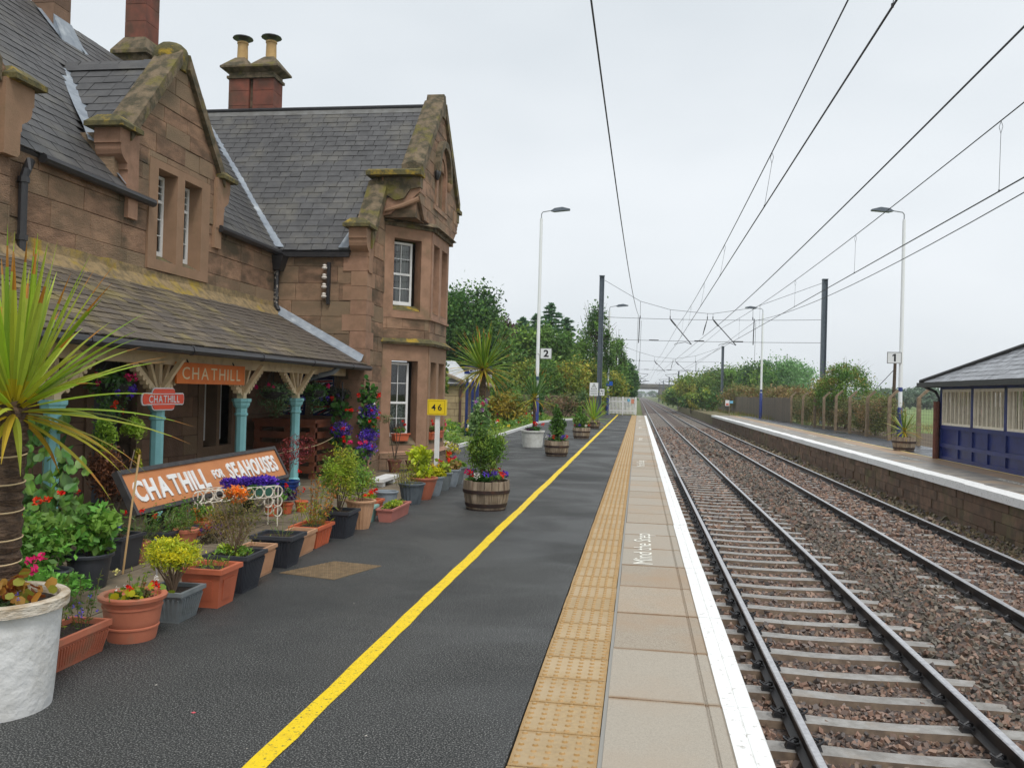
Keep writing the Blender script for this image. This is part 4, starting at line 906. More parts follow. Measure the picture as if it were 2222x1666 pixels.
for yp in POSTY:
    p = MB(); p.lathe([(.075, .12), (.075, 1.22)], 8, (-5.6, yp, 0), ph=math.pi/8); po = p.build('veranda_post', TEAL, house)
    p = MB(); p.lathe([(.11, 0), (.11, .06), (.10, .08), (.10, .12), (.08, .14)], 8, (-5.6, yp, 0), ph=math.pi/8); p.build('base', TEAL, po)
    p = MB(); p.lathe([(.08, 1.20), (.095, 1.215), (.095, 1.235), (.08, 1.25), (.08, 1.31), (.10, 1.33), (.115, 1.36), (.115, 1.385), (.135, 1.41), (.135, 1.45), (.05, 1.45)], 8, (-5.6, yp, 0), ph=math.pi/8); p.build('capital', TEAL, po)
    b = MB(); b.box(-5.65, -5.55, yp-.05, yp+.05, 1.45, 1.62)
    b.bar((-5.6, yp, 1.46), (-5.6, yp, 1.9), .06, .06, (1, 0, 0))
    for s_ in (-1, 1):
        b.bar((-5.6, yp+s_*.03, 1.5), (-5.6, yp+s_*.62, 1.93), .05, .07, (1, 0, 0)); b.bar((-5.6, yp+s_*.05, 1.56), (-5.6, yp+s_*.22, 1.9), .045, .05, (1, 0, 0))
        b.bar((-5.6, yp, 1.5), (-5.6+s_*.30, yp, 1.93), .05, .06, (0, 1, 0))
        for i in range(8):                                 # scalloped underside
            t_ = .18+.78*i/7; b.tube([(-5.64, yp+s_*(.03+.59*t_+.025), 1.5+.43*t_-.03), (-5.56, yp+s_*(.03+.59*t_+.025), 1.5+.43*t_-.03)], .03, 8)
    b.box(-5.64, -5.56, yp-.66, yp+.66, 1.90, 1.955); b.build('bracket', CREAM, house)
m = MB(); m.tube([(-5.2, 14.3, 2.0), (-5.3, 14.25, 1.9), (-5.52, 14.2, 1.84), (-5.75, 14.2, 1.75)], .045, 8); m.build('gutter_outlet', LEAD, house, smooth=True)

# ================================================================== signs on and in front of the veranda
# long board "CHATHILL FOR SEAHOUSES", leaning back on trestles
TL, TR, BR, BL = [Vector(p) for p in ((-4.92, 7.67, .757), (-4.92, 11.17, .785), (-4.72, 11.07, .425), (-4.72, 7.55, .395))]
sg = thing('station_name_board', 'long leaning orange board with white letters CHATHILL FOR SEAHOUSES in a black frame', 'sign', (-4.8, 9.3, 0))
Us = (TR-TL).normalized(); Vs = ((TL-BL)-Us*(TL-BL).dot(Us)).normalized(); Ns = Us.cross(Vs); Ns = Ns if Ns.x > 0 else -Ns
Lb, Hb = (BR-BL).length, (TL-BL).dot(Vs)
def PB(u, v, d=0): return BL+Us*u+Vs*v+Ns*d
m = MB(); m.prism([PB(0, 0, -.04), PB(Lb, 0, -.04), PB(Lb, Hb, -.04), PB(0, Hb, -.04)], Ns*.04); m.build('board', SIGNB, sg)
m = MB(); fw = .045
for a, b in (((-.03, -.03), (Lb+.03, .015)), ((-.03, Hb-.015), (Lb+.03, Hb+.03)), ((-.03, .015), (.015, Hb-.015)), ((Lb-.015, .015), (Lb+.03, Hb-.015))):
    m.prism([PB(a[0], a[1], -.05), PB(b[0], a[1], -.05), PB(b[0], b[1], -.05), PB(a[0], b[1], -.05)], Ns*.068)
m.build('frame', FRAMEB, sg)
m = MB(); m.box(-5.02, -4.94, 8.2, 8.28, 0, .62); m.box(-5.02, -4.94, 10.4, 10.48, 0, .64); m.bar((-4.96, 8.24, .05), (-4.76, 8.24, .40), .06, .05, (0, 1, 0)); m.bar((-4.96, 10.44, .05), (-4.76, 10.44, .43), .06, .05, (0, 1, 0)); m.build('trestle', FRAMEB, sg)
def board_text(txt, u0, u1, v0, v1):
    b_ = letters(txt, WHITEP, sg, PB(u0, v0, .006), Us, Vs, u1-u0, v1-v0, .035, .006, .13)
board_text('CHATHILL', .10, 1.52, .085, .315); board_text('FOR', 1.66, 1.90, .165, .275); board_text('SEAHOUSES', 2.03, 3.36, .10, .325)
# orange board under the eaves
og = thing('orange_name_board', 'flat orange board with cream letters CHATHILL hung under the veranda eaves', 'sign', (-5.5, 10.4, 1.66))
m = MB(); m.box(-5.51, -5.485, 9.52, 11.3, 1.64, 1.90); m.build('board', SIGNO, og)
m = MB(); m.tube([(-5.5, 9.8, 1.9), (-5.55, 9.8, 1.98)], .01, 5); m.tube([(-5.5, 11.0, 1.9), (-5.55, 11.0, 1.98)], .01, 5); m.build('hanger', BLACKIRON, og)
letters('CHATHILL', SIGNL, og, (-5.483, 9.64, 1.695), (0, 1, 0), (0, 0, 1), 1.52, .15, 0, .002, .22)
# red totem sign on the post
rg = thing('totem_sign', 'small red lozenge sign with white border and letters CHATHILL on a teal post', 'sign', (-5.48, 9.22, 1.34))
def totem(gr):
    W_, H_ = .43+gr, .058+gr; P = []
    for i in range(9):
        a = -math.pi/2+math.pi*i/8; P.append((W_-.03+(.03+gr*.4)*math.cos(a), H_*math.sin(a)))
    top = [(.24+gr*.6, H_), (.22+gr*.4, .10+gr), (.19, .118+gr), (-.19, .118+gr), (-.22-gr*.4, .10+gr), (-.24-gr*.6, H_)]
    right = P; left = [(-x, -z) for x, z in P]
    return right+top+left+[(-x, -z) for x, z in top]
for gr, xx, mt_, nm_2 in ((.014, -5.478, SIGNW, 'border'), (0, -5.47, SIGNR, 'panel')):
    m = MB(); m.prism([(xx, 9.22+a, 1.455+b) for a, b in totem(gr)], (.012, 0, 0)); m.build(nm_2, mt_, rg)
m = MB(); m.bar((-5.456, 8.86, 1.515), (-5.456, 9.58, 1.515), .003, .008); m.bar((-5.456, 8.86, 1.395), (-5.456, 9.58, 1.395), .003, .008); m.build('line', SIGNW, rg)
m = MB(); m.box(-5.53, -5.475, 9.18, 9.26, 1.40, 1.50); m.build('mount', BLACKIRON, rg)
letters('CHATHILL', SIGNW, rg, (-5.455, 8.90, 1.412), (0, 1, 0), (0, 0, 1), .64, .085, .015, .001, .14)
# platform post 46
yg = thing('mile_sign', 'yellow box sign with black 46 on a white post behind the planters', 'sign', (-3.28, 13.77, 0))
m = MB(); m.box(-3.315, -3.245, 13.74, 13.80, 0, 1.26); m.build('post', WHITEP, yg)
sx = -3.28; qa, qb = ony(929, 866, 13.73), ony(968, 901, 13.73)
m = MB(); m.box(qa[0], qb[0], 13.70, 13.79, qb[2], qa[2]); m.build('panel', SIGNY, yg)
wd_, ht_ = qb[0]-qa[0], qa[2]-qb[2]
m = MB()
for (a, b, c, d) in ((.05, .95, .06, .09), (.05, .95, .91, .94), (.05, .08, .09, .91), (.92, .95, .09, .91)): m.box(qa[0]+wd_*a, qa[0]+wd_*b, 13.697, 13.70, qb[2]+ht_*c, qb[2]+ht_*d)
m.build('border', mat('dark_yellow', S(190,160,10), .6), yg)
letters('46', BLACK, yg, (qa[0]+wd_*.22, 13.696, qb[2]+ht_*.30), (1, 0, 0), (0, 0, 1), wd_*.56, ht_*.40, .01, 0, .25)

# ================================================================== lamp posts
def lamp(label, base, htop, side, sign=None, scale=1.0, signz=None, blue=1.1):
    x, y, z0 = base; t = thing('lamp_post', label, 'lamp post', base)
    m = MB(); m.lathe([(.13, 0), (.13, blue*1.0), (.10, blue*1.0+.04)], 10, (x, y, z0)); m.build('base', NAVY, t, smooth=True)
    m = MB(); m.lathe([(.098, blue), (.095, 3), (.075, htop-z0-.35)], 10, (x, y, z0)); m.build('column', POSTW, t, smooth=True)
    m = MB(); m.lathe([(.103, 2.3), (.103, 2.5)], 10, (x, y, z0)); m.build('band', NAVY, t, smooth=True)
    m = MB(); m.tube([(x, y, htop-.36), (x, y, htop-.1), (x+side*.08, y, htop), (x+side*.55, y, htop+.08)], .028, 7); m.build('arm', mat('grey_arm', S(150,154,158), .5), t, smooth=True)
    m = MB(); a, b = sorted((x+side*.5, x+side*1.5)); o = x+side*.5
    m.prism([(o, y-.14, htop+.05), (o+side*.18, y-.14, htop+.0), (o+side*1.0, y-.14, htop+.08), (o+side*1.02, y-.14, htop+.14), (o+side*.6, y-.14, htop+.24), (o+side*.2, y-.14, htop+.18)], (0, .28, 0)); m.build('lamp_head', mat('lamp_head_grey', S(96,104,114), .4), t)
    if sign:
        d, pa, pb = sign; A, B = ony(*pa, y-.1), ony(*pb, y-.1)
        m = MB(); m.box(A[0], B[0], y-.12, y-.09, B[2], A[2]); m.build('number_plate', SIGNW, t)
        f_ = .015*(B[0]-A[0])/.5+.01; m = MB()
        for (x0, x1, z0_, z1_) in ((A[0], B[0], B[2], B[2]+f_), (A[0], B[0], A[2]-f_, A[2]), (A[0], A[0]+f_, B[2]+f_, A[2]-f_), (B[0]-f_, B[0], B[2]+f_, A[2]-f_)): m.box(x0, x1, y-.125, y-.12, z0_, z1_)
        m.build('plate_border', mat('plate_grey', S(120,120,120), .6), t)
        W_, H_ = B[0]-A[0], A[2]-B[2]
        if d == '1':
            q = MB(); zz = lambda f: B[2]+H_*f; xx = lambda f: A[0]+W_*f
            q.prism([(xx(.47), y-.124, zz(.18)), (xx(.60), y-.124, zz(.18)), (xx(.60), y-.124, zz(.84)), (xx(.49), y-.124, zz(.84)), (xx(.36), y-.124, zz(.73)), (xx(.36), y-.124, zz(.62)), (xx(.47), y-.124, zz(.68))], (0, -.003, 0)); q.build('numeral', BLACK, t)
        else: fit_text(d, BLACK, t, (A[0]+W_*(.30 if d == '2' else .40), y-.127, B[2]+H_*.18), (1, 0, 0), (0, 0, 1), W_*(.44 if d == '2' else .24), H_*.66, .035 if d == '2' else .02, 'numeral')
        m = MB(); m.bar(((x if x > B[0] else A[0]), y-.08, (A[2]+B[2])/2), ((B[0] if x > B[0] else x), y-.08, (A[2]+B[2])/2), .04, .04); m.bar((x, y, (A[2]+B[2])/2), (x, y-.1, (A[2]+B[2])/2), .04, .04); m.build('plate_bracket', WHITEP, t)
    return t
lamp('tall white lamp post with a square number 2 plate beside the garden bed', (-5.36, 44.98, 0), 11.25, 1, ('2', (1172.5, 755), (1197, 779)), blue=1.35)
lamp('tall white lamp post with a square number 1 plate beside the round tub', (12.37, 43.1, GZ), 10.75, -1, ('1', (1925, 763.5), (1956, 789)), blue=1.5)
t3 = lamp('white lamp post with a small blue plate at the white picket gate', (-2.55, 70.4, 0), 8.85, 1, blue=1.9)
m = MB(); m.box(-2.95, -2.15, 70.2, 70.24, 2.38, 2.72); m.build('blue_plate', BLUEL, t3)
lamp('white lamp post with navy base in front of the weathered board fence', (10.45, 76.2, OZ), 9.4, -1, blue=2.2)

# ================================================================== overhead line
HS = 64.2
mastL = thing('overhead_line_mast', 'grey steel H section mast beside the warning board', 'mast', (-2.95, HS, 0), group='overhead line masts')
def hmast(t, x, y, z0, z1, w_=.36, d_=.36):
    m = MB(); tf = .04; m.box(x-w_/2, x-w_/2+tf, y-d_/2, y+d_/2, z0, z1); m.box(x+w_/2-tf, x+w_/2, y-d_/2, y+d_/2, z0, z1); m.box(x-w_/2+tf, x+w_/2-tf, y-.02, y+.02, z0, z1); m.box(x-w_/2-.02, x+w_/2+.02, y-d_/2-.02, y+d_/2+.02, z1, z1+.05); return m.build('column', MAST, t)
hmast(mastL, -2.95, HS, -.2, 10.5)
m = MB(); m.box(-2.9, -2.55, HS-.26, HS-.24, 1.55, 2.05); m.build('mast_number_plate', SIGNW, mastL); fit_text('46', BLACK, mastL, (-2.85, HS-.262, 1.82), (1, 0, 0), (0, 0, 1), .24, .16, .01); fit_text('17', BLACK, mastL, (-2.85, HS-.262, 1.6), (1, 0, 0), (0, 0, 1), .24, .16, .01)
mastR = thing('overhead_line_mast', 'grey steel H section mast rising behind the bushes and crooked concrete fence posts', 'mast', (13.1, HS, GZ), group='overhead line masts')
hmast(mastR, 13.1, HS, GZ-.1, 10.35)
def sagline(a, b, sag, n=12):
    a, b = Vector(a), Vector(b); return [a+(b-a)*i/n-Vector((0, 0, sag*4*(i/n)*(1-i/n))) for i in range(n+1)]
def headspan(y, xl, xr, zt, zc, zr, label, detail=True, r=.016):
    t = thing('headspan', label, 'overhead wires', (xl, y, zt))
    mid = [Vector((-.05, y, zc+1.15)), Vector((2.15, y, zc+.55)), Vector((4.85, y, zc+.30)), Vector((5.25, y, zc+.30)), Vector((8.1, y, zc+.75))]
    m = MB(); m.tube([(xl+.2, y, zt)]+mid+[(xr-.2, y, zt-.1)], r, 5); m.build('head_wire', WIRE, t)
    m = MB(); m.tube(sagline((xl+.2, y, zc-.05), (xr-.2, y, zc-.05), .12), r, 5); m.build('cross_wire', WIRE, t)
    m = MB(); m.tube(sagline((xl+.2, y, zr+.03), (xr-.2, y, zr+.03), .05), r, 5); m.build('cross_wire', WIRE, t)
    for p in mid:
        m = MB(); m.tube([p, (p.x, y, zc-.12)], .014, 5); m.tube([(p.x, y, zc-.12+.2), (p.x, y, zc-.12)], .035, 6); m.build('hanger', WIRE, t)
    for x in (-.08, 8.2):
        m = MB(); m.tube([(x, y, zc-.05), (x-.04, y, zr-.2)], .035, 6); m.tube([(x+.12, y, zc-.3), (x+.08, y, zr-1.6)], .012, 5); m.build('drop_tube', WIRE, t)
    for x0, x1 in ((2.15, 3.75), (5.25, 6.95)):
        m = MB(); m.tube([(x0, y, zc-.12), (x1, y, zr-.25)], .035, 7); m.tube([(x0+.05, y, zc-.18), (x0+.42, y, zc-.62)], .06, 8); m.build('register_arm', WIRE, t)
        m = MB(); m.tube([(x1, y, zr-.25), (x1-.45, y, zr-.08), (x1-1.2, y, zr-.22), (x1-1.25, y, zr-.32)], .02, 6); m.build('steady_arm', WIRE, t)
    m = MB(); m.tube([(4.85, y, zc-.12), (4.68, y, zc-.75), (4.55, y, zc-1.3)], [.02, .045, .02], 6); m.build('feeder_hanger', WIRE, t)
    for x in (1.0, 4.3, 7.1): 
        m = MB(); m.tube([(x-.35, y, zr+.02), (x+.35, y, zr+.02)], .045, 7); m.build('insulator', WIRE, t)
    return t
headspan(HS, -2.95, 13.1, 10.2, 7.5, 5.75, 'web of head and cross span wires strung between the masts over both tracks')
hz2 = headspan(128, -3.0, 11.7, 9.0, 6.9, 5.5, 'farther web of span wires before the road bridge', r=.02)
for x, lb, hh in ((-3.0, 'far grey mast half hidden by the dark trees beyond the picket gate', 9.3), (12.0, 'far grey mast standing over the hedge and board fence', 9.1)):
    t = thing('overhead_line_mast', lb, 'mast', (x, 128, -.1), group='overhead line masts'); hmast(t, x, 128, -.3, hh)
for i, y in enumerate((192, 252, 312, 372)):
    for s_, x, tx in ((1, -1.0, 2.1), (-1, 8.6, 5.45)):
        t = thing('cantilever_mast', 'small distant mast with bracket arms beside the straight track', 'mast', (x, y, -1.1), group='cantilever masts receding along the tracks')
        hmast(t, x, y, -1.3, 7.2, .3, .3)
        m = MB(); m.tube([(x, y, 6.6), (x+s_*3.0, y, 6.4)], .05, 5); m.tube([(x, y, 4.4), (x+s_*2.9, y, 6.3)], .05, 5); m.tube([(x+s_*.3, y, 4.6), (x+s_*3.2, y, 4.9), (x+s_*1.8, y, 4.9)], .04, 5); m.build('bracket_arm', WIRE, t)
def wire(label, pts, r=.010):
    m = MB(); m.tube(pts, r*1.3, 6); return tag(m.build('overhead_wire', WIRE), label, 'wire', 'overhead line wires')
def span(a, mid, b, n=26):                                 # parabola through three points along y
    ys_ = np.linspace(a[1], b[1], n); c = np.polyfit([a[1], mid[1], b[1]], [a[2], mid[2], b[2]], 2); cx_ = np.polyfit([a[1], b[1]], [a[0], b[0]], 1)
    return [(float(np.polyval(cx_, y)), float(y), float(np.polyval(c, y))) for y in ys_]
def far_tail(p, x, z, top=False):
    out = []
    ys_ = [HS, 128, 192, 252, 312, 372, 500, 800]
    for a, b in zip(ys_[:-1], ys_[1:]): out += [(x, a, z)]+([(x, (a+b)/2, z-.5)] if top else [])
    return out+[(x, 800, z)]
K1, K2, M1, M2 = (2.34, 10.97, 6.58), (6.0, 14.7, 6.52), (2.29, 8.36, 5.40), (6.0, 14.6, 5.29)
cat1 = span((2.3, -14, 7.4), K1, (2.7, HS, 6.86)); cat2 = span((6.0, -14, 7.4), K2, (6.03, HS, 6.83))
wire('upper catenary wire over the clear sleepered track, carrying droppers', cat1+far_tail(None, 2.4, 6.8, True)[1:], .0085)
wire('contact wire over the clear sleepered track', [(2.1, -14, 5.4), M1, (2.6, HS, 5.43), (2.2, 128, 5.2), (2.3, 192, 4.9), (2.1, 372, 4.9), (2.1, 800, 4.9)], .0095)
wire('upper catenary wire over the half buried track, carrying droppers', cat2+far_tail(None, 5.5, 6.8, True)[1:], .0085)
wire('contact wire over the half buried track', [(5.9, -14, 5.3), M2, (6.0, HS, 5.34), (5.5, 128, 5.2), (5.4, 192, 4.9), (5.45, 372, 4.9), (5.45, 800, 4.9)], .0095)
wire('thick feeder wire hung midway between the two tracks', span((4.2, -14, 6.6), (4.4, 10.8, 6.09), (4.72, HS, 6.18))+[(4.2, 128, 6.2), (3.9, 192, 6.2)], .0115)
wire('feeder wire along the yellow lined platform side of the tracks', span((-1.0, -14, 8.2), (-.75, 11, 6.75), (-.19, HS, 7.65))+[(-.5, 128, 6.4), (-1, 192, 6.4)], .011)
wire('feeder wire along the shelter side of the tracks', span((8.4, -14, 8.2), (8.4, 20.5, 6.4), (8.38, HS, 7.35))+[(8.5, 128, 6.6), (8.6, 192, 6.6)], .010)
def at_y(pts, y):
    for a, b in zip(pts[:-1], pts[1:]):
        if a[1] <= y <= b[1]: t_ = (y-a[1])/(b[1]-a[1]); return Vector(a).lerp(Vector(b), t_)
for pts, cm, lab, ys_ in ((cat1, ((2.29, 8.36, 5.40), (2.6, HS, 5.43)), 'thin dropper between catenary and contact wire over the clear sleepered track', (8.5, 17.2, 27, 36, 46, 55)), (cat2, ((6.0, 14.6, 5.29), (6.0, HS, 5.34)), 'thin dropper between catenary and contact wire over the half buried track', (8, 15.6, 25.5, 35, 45, 54))):
    for y in ys_:
        p = at_y(pts, y); q = at_y([cm[0], cm[1]], y) if y > cm[0][1] else Vector((cm[0][0], y, cm[0][2])); q = Vector((p.x*.5+q.x*.5, y, q.z)); q = at_y([cm[0], cm[1]], y) or q
        m = MB(); m.tube([p, p+Vector((.03, 0, -.10)), p+Vector((0, 0, -.22)), q], .0042, 5); m.tube([p+Vector((0, 0, -.02)), p+Vector((-.03, 0, -.11)), p+Vector((0, 0, -.22))], .0042, 5); m.tube([q+Vector((0, 0, .03)), q-Vector((0, 0, .01))], .013, 6); tag(m.build('dropper', WIRE), lab, 'wire', 'droppers')

# ================================================================== gates, fences, bridge
gt = thing('picket_gate', 'white picket fence closing the platform end with two small notices', 'fence', (-1.2, 71, 0))
x = -2.42
while x < -.22:
    m = MB(); m.prism([(x, 70.9, .08), (x+.075, 70.9, .08), (x+.075, 70.9, 1.42), (x+.0375, 70.9, 1.50), (x, 70.9, 1.42)], (0, .02, 0)); m.build('picket', WHITEP, gt); x += .115
m = MB(); m.box(-2.45, -.2, 70.93, 70.98, .3, .4); m.box(-2.45, -.2, 70.93, 70.98, 1.05, 1.15); m.build('rail', WHITEP, gt)
for x in (-2.45, -1.35, -.28):
    m = MB(); m.box(x, x+.09, 70.94, 71.03, 0, 1.5); m.build('post', WHITEP, gt)
m = MB(); m.box(-.92, -.72, 70.87, 70.89, 1.1, 1.32); m.build('notice', mat('notice_blue', S(120,190,220), .5), gt); m = MB(); m.box(-.62, -.38, 70.87, 70.89, .95, 1.32); m.build('notice', mat('notice_orange', S(214,140,110), .5), gt)
wsn = thing('warning_board', 'pale board with a warning triangle on a dark post beside the mast', 'sign', (-2.95, 56, 0))
A, B = ony(1280, 830, 56), ony(1297.5, 859, 56)
m = MB(); m.box(A[0], B[0], 56, 56.03, B[2], A[2]); m.build('panel', SIGNW, wsn); m = MB(); m.box((A[0]+B[0])/2-.04, (A[0]+B[0])/2+.04, 56.03, 56.1, 0, B[2]+.2); m.build('post', BLACKIRON, wsn)
wd_, ht_ = B[0]-A[0], A[2]-B[2]; m = MB(); c_ = (A[0]+B[0])/2
for p, q in (((c_-.18, B[2]+ht_*.5), (c_+.18, B[2]+ht_*.5)), ((c_+.18, B[2]+ht_*.5), (c_, A[2]-.06)), ((c_, A[2]-.06), (c_-.18, B[2]+ht_*.5))): m.bar((p[0], 55.99, p[1]), (q[0], 55.99, q[1]), .015, .02)
m.box(c_-.012, c_+.012, 55.985, 56, B[2]+ht_*.62, A[2]-.16); m.box(c_-.012, c_+.012, 55.985, 56, B[2]+ht_*.55, B[2]+ht_*.58)
for i in range(3): m.box(A[0]+.05, B[0]-.05, 55.985, 56, B[2]+ht_*(.12+.12*i), B[2]+ht_*(.14+.12*i))
m.build('warning_print', BLACK, wsn)
# platform ramp beyond the gate
m = MB(); m.prism([(-.2, 71.1, -1.3), (-.2, 71.1, -.06), (-.2, 80, -1.15), (-.2, 80, -1.3)], (.8, 0, 0)); tag(m.build('ramp', EARTH), kind='structure')
# road bridge
bg = thing('road_bridge', 'grey concrete road bridge crossing the tracks far away', 'bridge', (3.7, 410, -1.1))
BC = mat('bridge_concrete', S(122,116,108), .9, S(100,96,90), .4, 4)
m = MB(); m.box(-9, 17, 408, 418, 4.6, 5.9); m.build('deck', BC, bg); m = MB(); m.box(-9, 17, 407.6, 408, 5.6, 7.2); m.build('parapet', BC, bg)
for x0, x1 in ((-9, -1.4), (9.2, 17)):
    m = MB(); m.box(x0, x1, 408, 418, -1.4, 4.6); m.build('abutment', BC, bg)
# concrete post and mesh fence
FX = 11.2; fys = [65.5, 61.2, 57.0, 54.3, 51.2, 47.8, 44.4, 40.6, 36.5, 32.4, 28.3]
fc = thing('mesh_fence', 'chain link fence on concrete posts with cranked tops', 'fence', (FX, 50, GZ))
for i, y in enumerate(fys):
    p = MB(); z0 = GZ-.05; hh = 1.86+R.uniform(-.04, .04); lean = R.uniform(-.03, .03)
    p.prism([(FX-.07, y-.07, z0), (FX+.07, y-.07, z0), (FX+.07, y+.07, z0), (FX-.07, y+.07, z0)], (lean, 0, hh-z0)); 
    p.hexa([(FX-.06+lean, y-.06, hh), (FX+.06+lean, y-.06, hh), (FX+.06+lean, y+.06, hh), (FX-.06+lean, y+.06, hh), (FX+.30+lean, y-.05, hh+.36), (FX+.40+lean, y-.05, hh+.30), (FX+.40+lean, y+.05, hh+.30), (FX+.30+lean, y+.05, hh+.36)]); p.build('post', CPOST, fc)
m = MB()
for z in np.arange(.05, 1.8, .14): m.tube([(FX, 26, GZ+z), (FX, 66, GZ+z)], .004, 3)
for y in np.arange(26, 66, .3): m.tube([(FX, y, GZ), (FX, y, 1.7)], .003, 3)
m.build('wire_mesh', WIRE, fc, kind='stuff')
bf = thing('board_fence', 'weathered grey brown vertical board fence beyond the mesh fence', 'fence', (10.9, 80, 0))
for y0_, y1_, x_ in ((66, 125, 11.2),):
    y = y0_
    while y < y1_:
        m = MB(); h = 1.75+R.uniform(-.08, .08); m.box(x_, x_+.03, y, y+.22, GZ-.05, h); m.build('board', FENCEW, bf); y += .235
m = MB(); m.box(11.23, 11.3, 66, 125, .4, .5); m.box(11.23, 11.3, 66, 125, 1.3, 1.4); m.build('rail', FENCEW, bf)
ns = thing('notice_board', 'small white and red notice with a blue tag in front of the board fence', 'sign', (9.7, 88, OZ))
A = ony(1574, 868, 84); m = MB(); m.box(A[0], A[0]+.38, 84, 84.03, A[2]-.55, A[2]); m.build('panel', SIGNW, ns); m = MB(); m.box(A[0]+.06, A[0]+.32, 83.985, 84, A[2]-.5, A[2]-.3); m.build('red_print', mat('notice_red', S(206,110,90), .6), ns); m = MB(); m.box(A[0]+.42, A[0]+.72, 84, 84.03, A[2]-.3, A[2]-.05); m.build('blue_tag', mat('notice_blue', (0, 0, 0)), ns); m = MB(); m.box(A[0]+.36, A[0]+.42, 84.03, 84.08, OZ, A[2]); m.build('post', FENCEW, ns)
# telegraph pole with stay
tp = thing('telegraph_pole', 'leaning wooden telegraph pole with stay wire behind the number 1 lamp', 'pole', (15.2, 55, GZ))
pA, pB = ony(1937, 895, 55), ony(1942, 800, 55)
m = MB(); m.tube([(pA[0], 55, GZ-.1), (pB[0], 55, pB[2]+.35)], [.12, .09], 8); m.build('pole', BARK, tp, smooth=True)
m = MB(); m.tube([(pB[0], 55, pB[2]), (pA[0]-3.2, 55, GZ)], .02, 4); m.build('stay_wire', WIRE, tp)
bb = thing('blue_drum', 'blue plastic drum standing in the grass behind the mesh fence', 'drum', (0, 0, 0)); dA = onz(1932.5, 921, GZ+.03)
put(bb, (dA[0], dA[1], dA[2])); m = MB(); m.lathe([(.18, 0), (.2, .03), (.2, .2), (.21, .22), (.2, .24), (.2, .45), (.21, .47), (.2, .49), (.2, .66), (.18, .7), (.05, .7)], 14, tuple(dA)); m.build('body', BLUEL, bb, smooth=True); m = MB(); m.lathe([(.05, .7), (.05, .73), (.02, .73)], 8, tuple(dA)); m.build('cap', BLACKIRON, bb)

# ================================================================== waiting shelter
sh = thing('waiting_shelter', 'navy timber waiting shelter with white slatted windows and slate roof', 'shelter', (9.35, 25, OZ))
SX = 9.34; SY1, SY0 = 28.3, 16.5; EH = 2.3
pn = MB(); pn.box(SX+.03, SX+.08, SY0, SY1, OZ-.05, .96); pn.build('lower_wall', NAVY2, sh)
ysv = [28.30, 26.85, 25.79, 24.7, 23.55, 22.4, 21.2, 20.0, 18.8, 17.6]
for i, y in enumerate(ysv):
    m = MB(); m.box(SX-.015, SX+.045, y-.05, y+.05, OZ, .90 if i in (1, 3, 5) else .90); m.build('stile', NAVY2, sh)
for z0_, z1_, pr in ((.30, .42, .03), (.86, .98, .02), (OZ, .03, .02)):
    m = MB(); m.box(SX-pr, SX+.04, SY0, SY1, z0_, z1_); m.build('rail', NAVY2, sh)
posts_y = [28.30, 25.79, 23.55, 21.2, 18.8]
for y in posts_y:
    m = MB(); m.box(SX-.02, SX+.1, y-.07, y+.07, .96, EH-.05); m.build('post', NAVY2, sh)
m = MB(); m.box(SX-.02, SX+.1, SY0, SY1, 2.08, EH-.02); m.build('head_rail', NAVY2, sh)
for ya, yb in zip(posts_y[1:], posts_y[:-1]):
    a_, b_ = ya+.07, yb-.07; fr = MB(); fr.box(SX+.0, SX+.07, a_, b_, .97, 1.05); fr.box(SX+.0, SX+.07, a_, b_, 2.0, 2.08); fr.box(SX, SX+.07, a_, a_+.06, 1.05, 2.0); fr.box(SX, SX+.07, b_-.06, b_, 1.05, 2.0); win = fr.build('window', SLATW, sh)
    n_ = 7
    for k in range(1, n_):
        y = a_+(b_-a_)*k/n_; m = MB(); m.box(SX+.01, SX+.05, y-.022, y+.022, 1.05, 2.0); m.build('slat', SLATW, win)
    for k in range(n_):
        m = MB(); ya_, yb_ = a_+(b_-a_)*k/n_, a_+(b_-a_)*(k+1)/n_; m.add([(SX+.055, ya_, 1.05), (SX+.055, yb_, 1.05), (SX+.055, yb_, 2.0), (SX+.055, ya_, 2.0)], [(0, 1, 2, 3)]); m.build('pane', GLASS, win)
m = MB(); m.box(SX, 11.2, SY1, SY1+.12, OZ-.05, EH-.1); m.build('end_wall', BRICK, sh); m = MB(); m.box(11.1, 11.25, SY0, SY1, OZ-.05, EH); m.build('back_wall', mat('shelter_inside', S(120,124,112), .8), sh); m = MB(); m.box(SX, 11.2, SY0-.1, SY0, OZ, EH-.1); m.build('end_wall', BRICK, sh)
rO = Vector((SX-.45, SY0-.4, EH-.03)); rS = Vector((1.55, 0, .98)).normalized(); rl = 2.0
# hipped roof: front slope and hip end
E0, E1 = Vector((SX-.45, SY1+.55, EH-.03)), Vector((SX-.45, SY0-.4, EH-.03)); RG1, RG0 = Vector((SX+1.2, SY1-4.6, EH+1.12)), Vector((SX+1.2, SY0-.4, EH+1.12)); B0 = Vector((11.8, SY1+.55, EH-.03)); B1 = Vector((11.8, SY0-.4, EH-.03))
m = MB(); m.add([E0, E1, RG0, RG1, B0, B1], [(0, 1, 2, 3), (4, 0, 3), (5, 4, 3, 2)]); m.add([p-Vector((0, 0, .08)) for p in (E0, E1, RG0, RG1, B0, B1)], [(3, 2, 1, 0), (3, 0, 4), (2, 3, 4, 5)]); shr = m.build('roof', SLATE, sh)
Uf_ = (E1-E0).normalized(); Sf = (RG1-E0); Sf = (Sf-Uf_*Sf.dot(Uf_)); flen = Sf.length; Sf.normalize(); hipu = (RG1-E0).dot(Uf_)
WS = mat('wet_slate', S(150,152,156), .3, S(112,112,116), 4, 4, .35, .65, None, rand=.2)
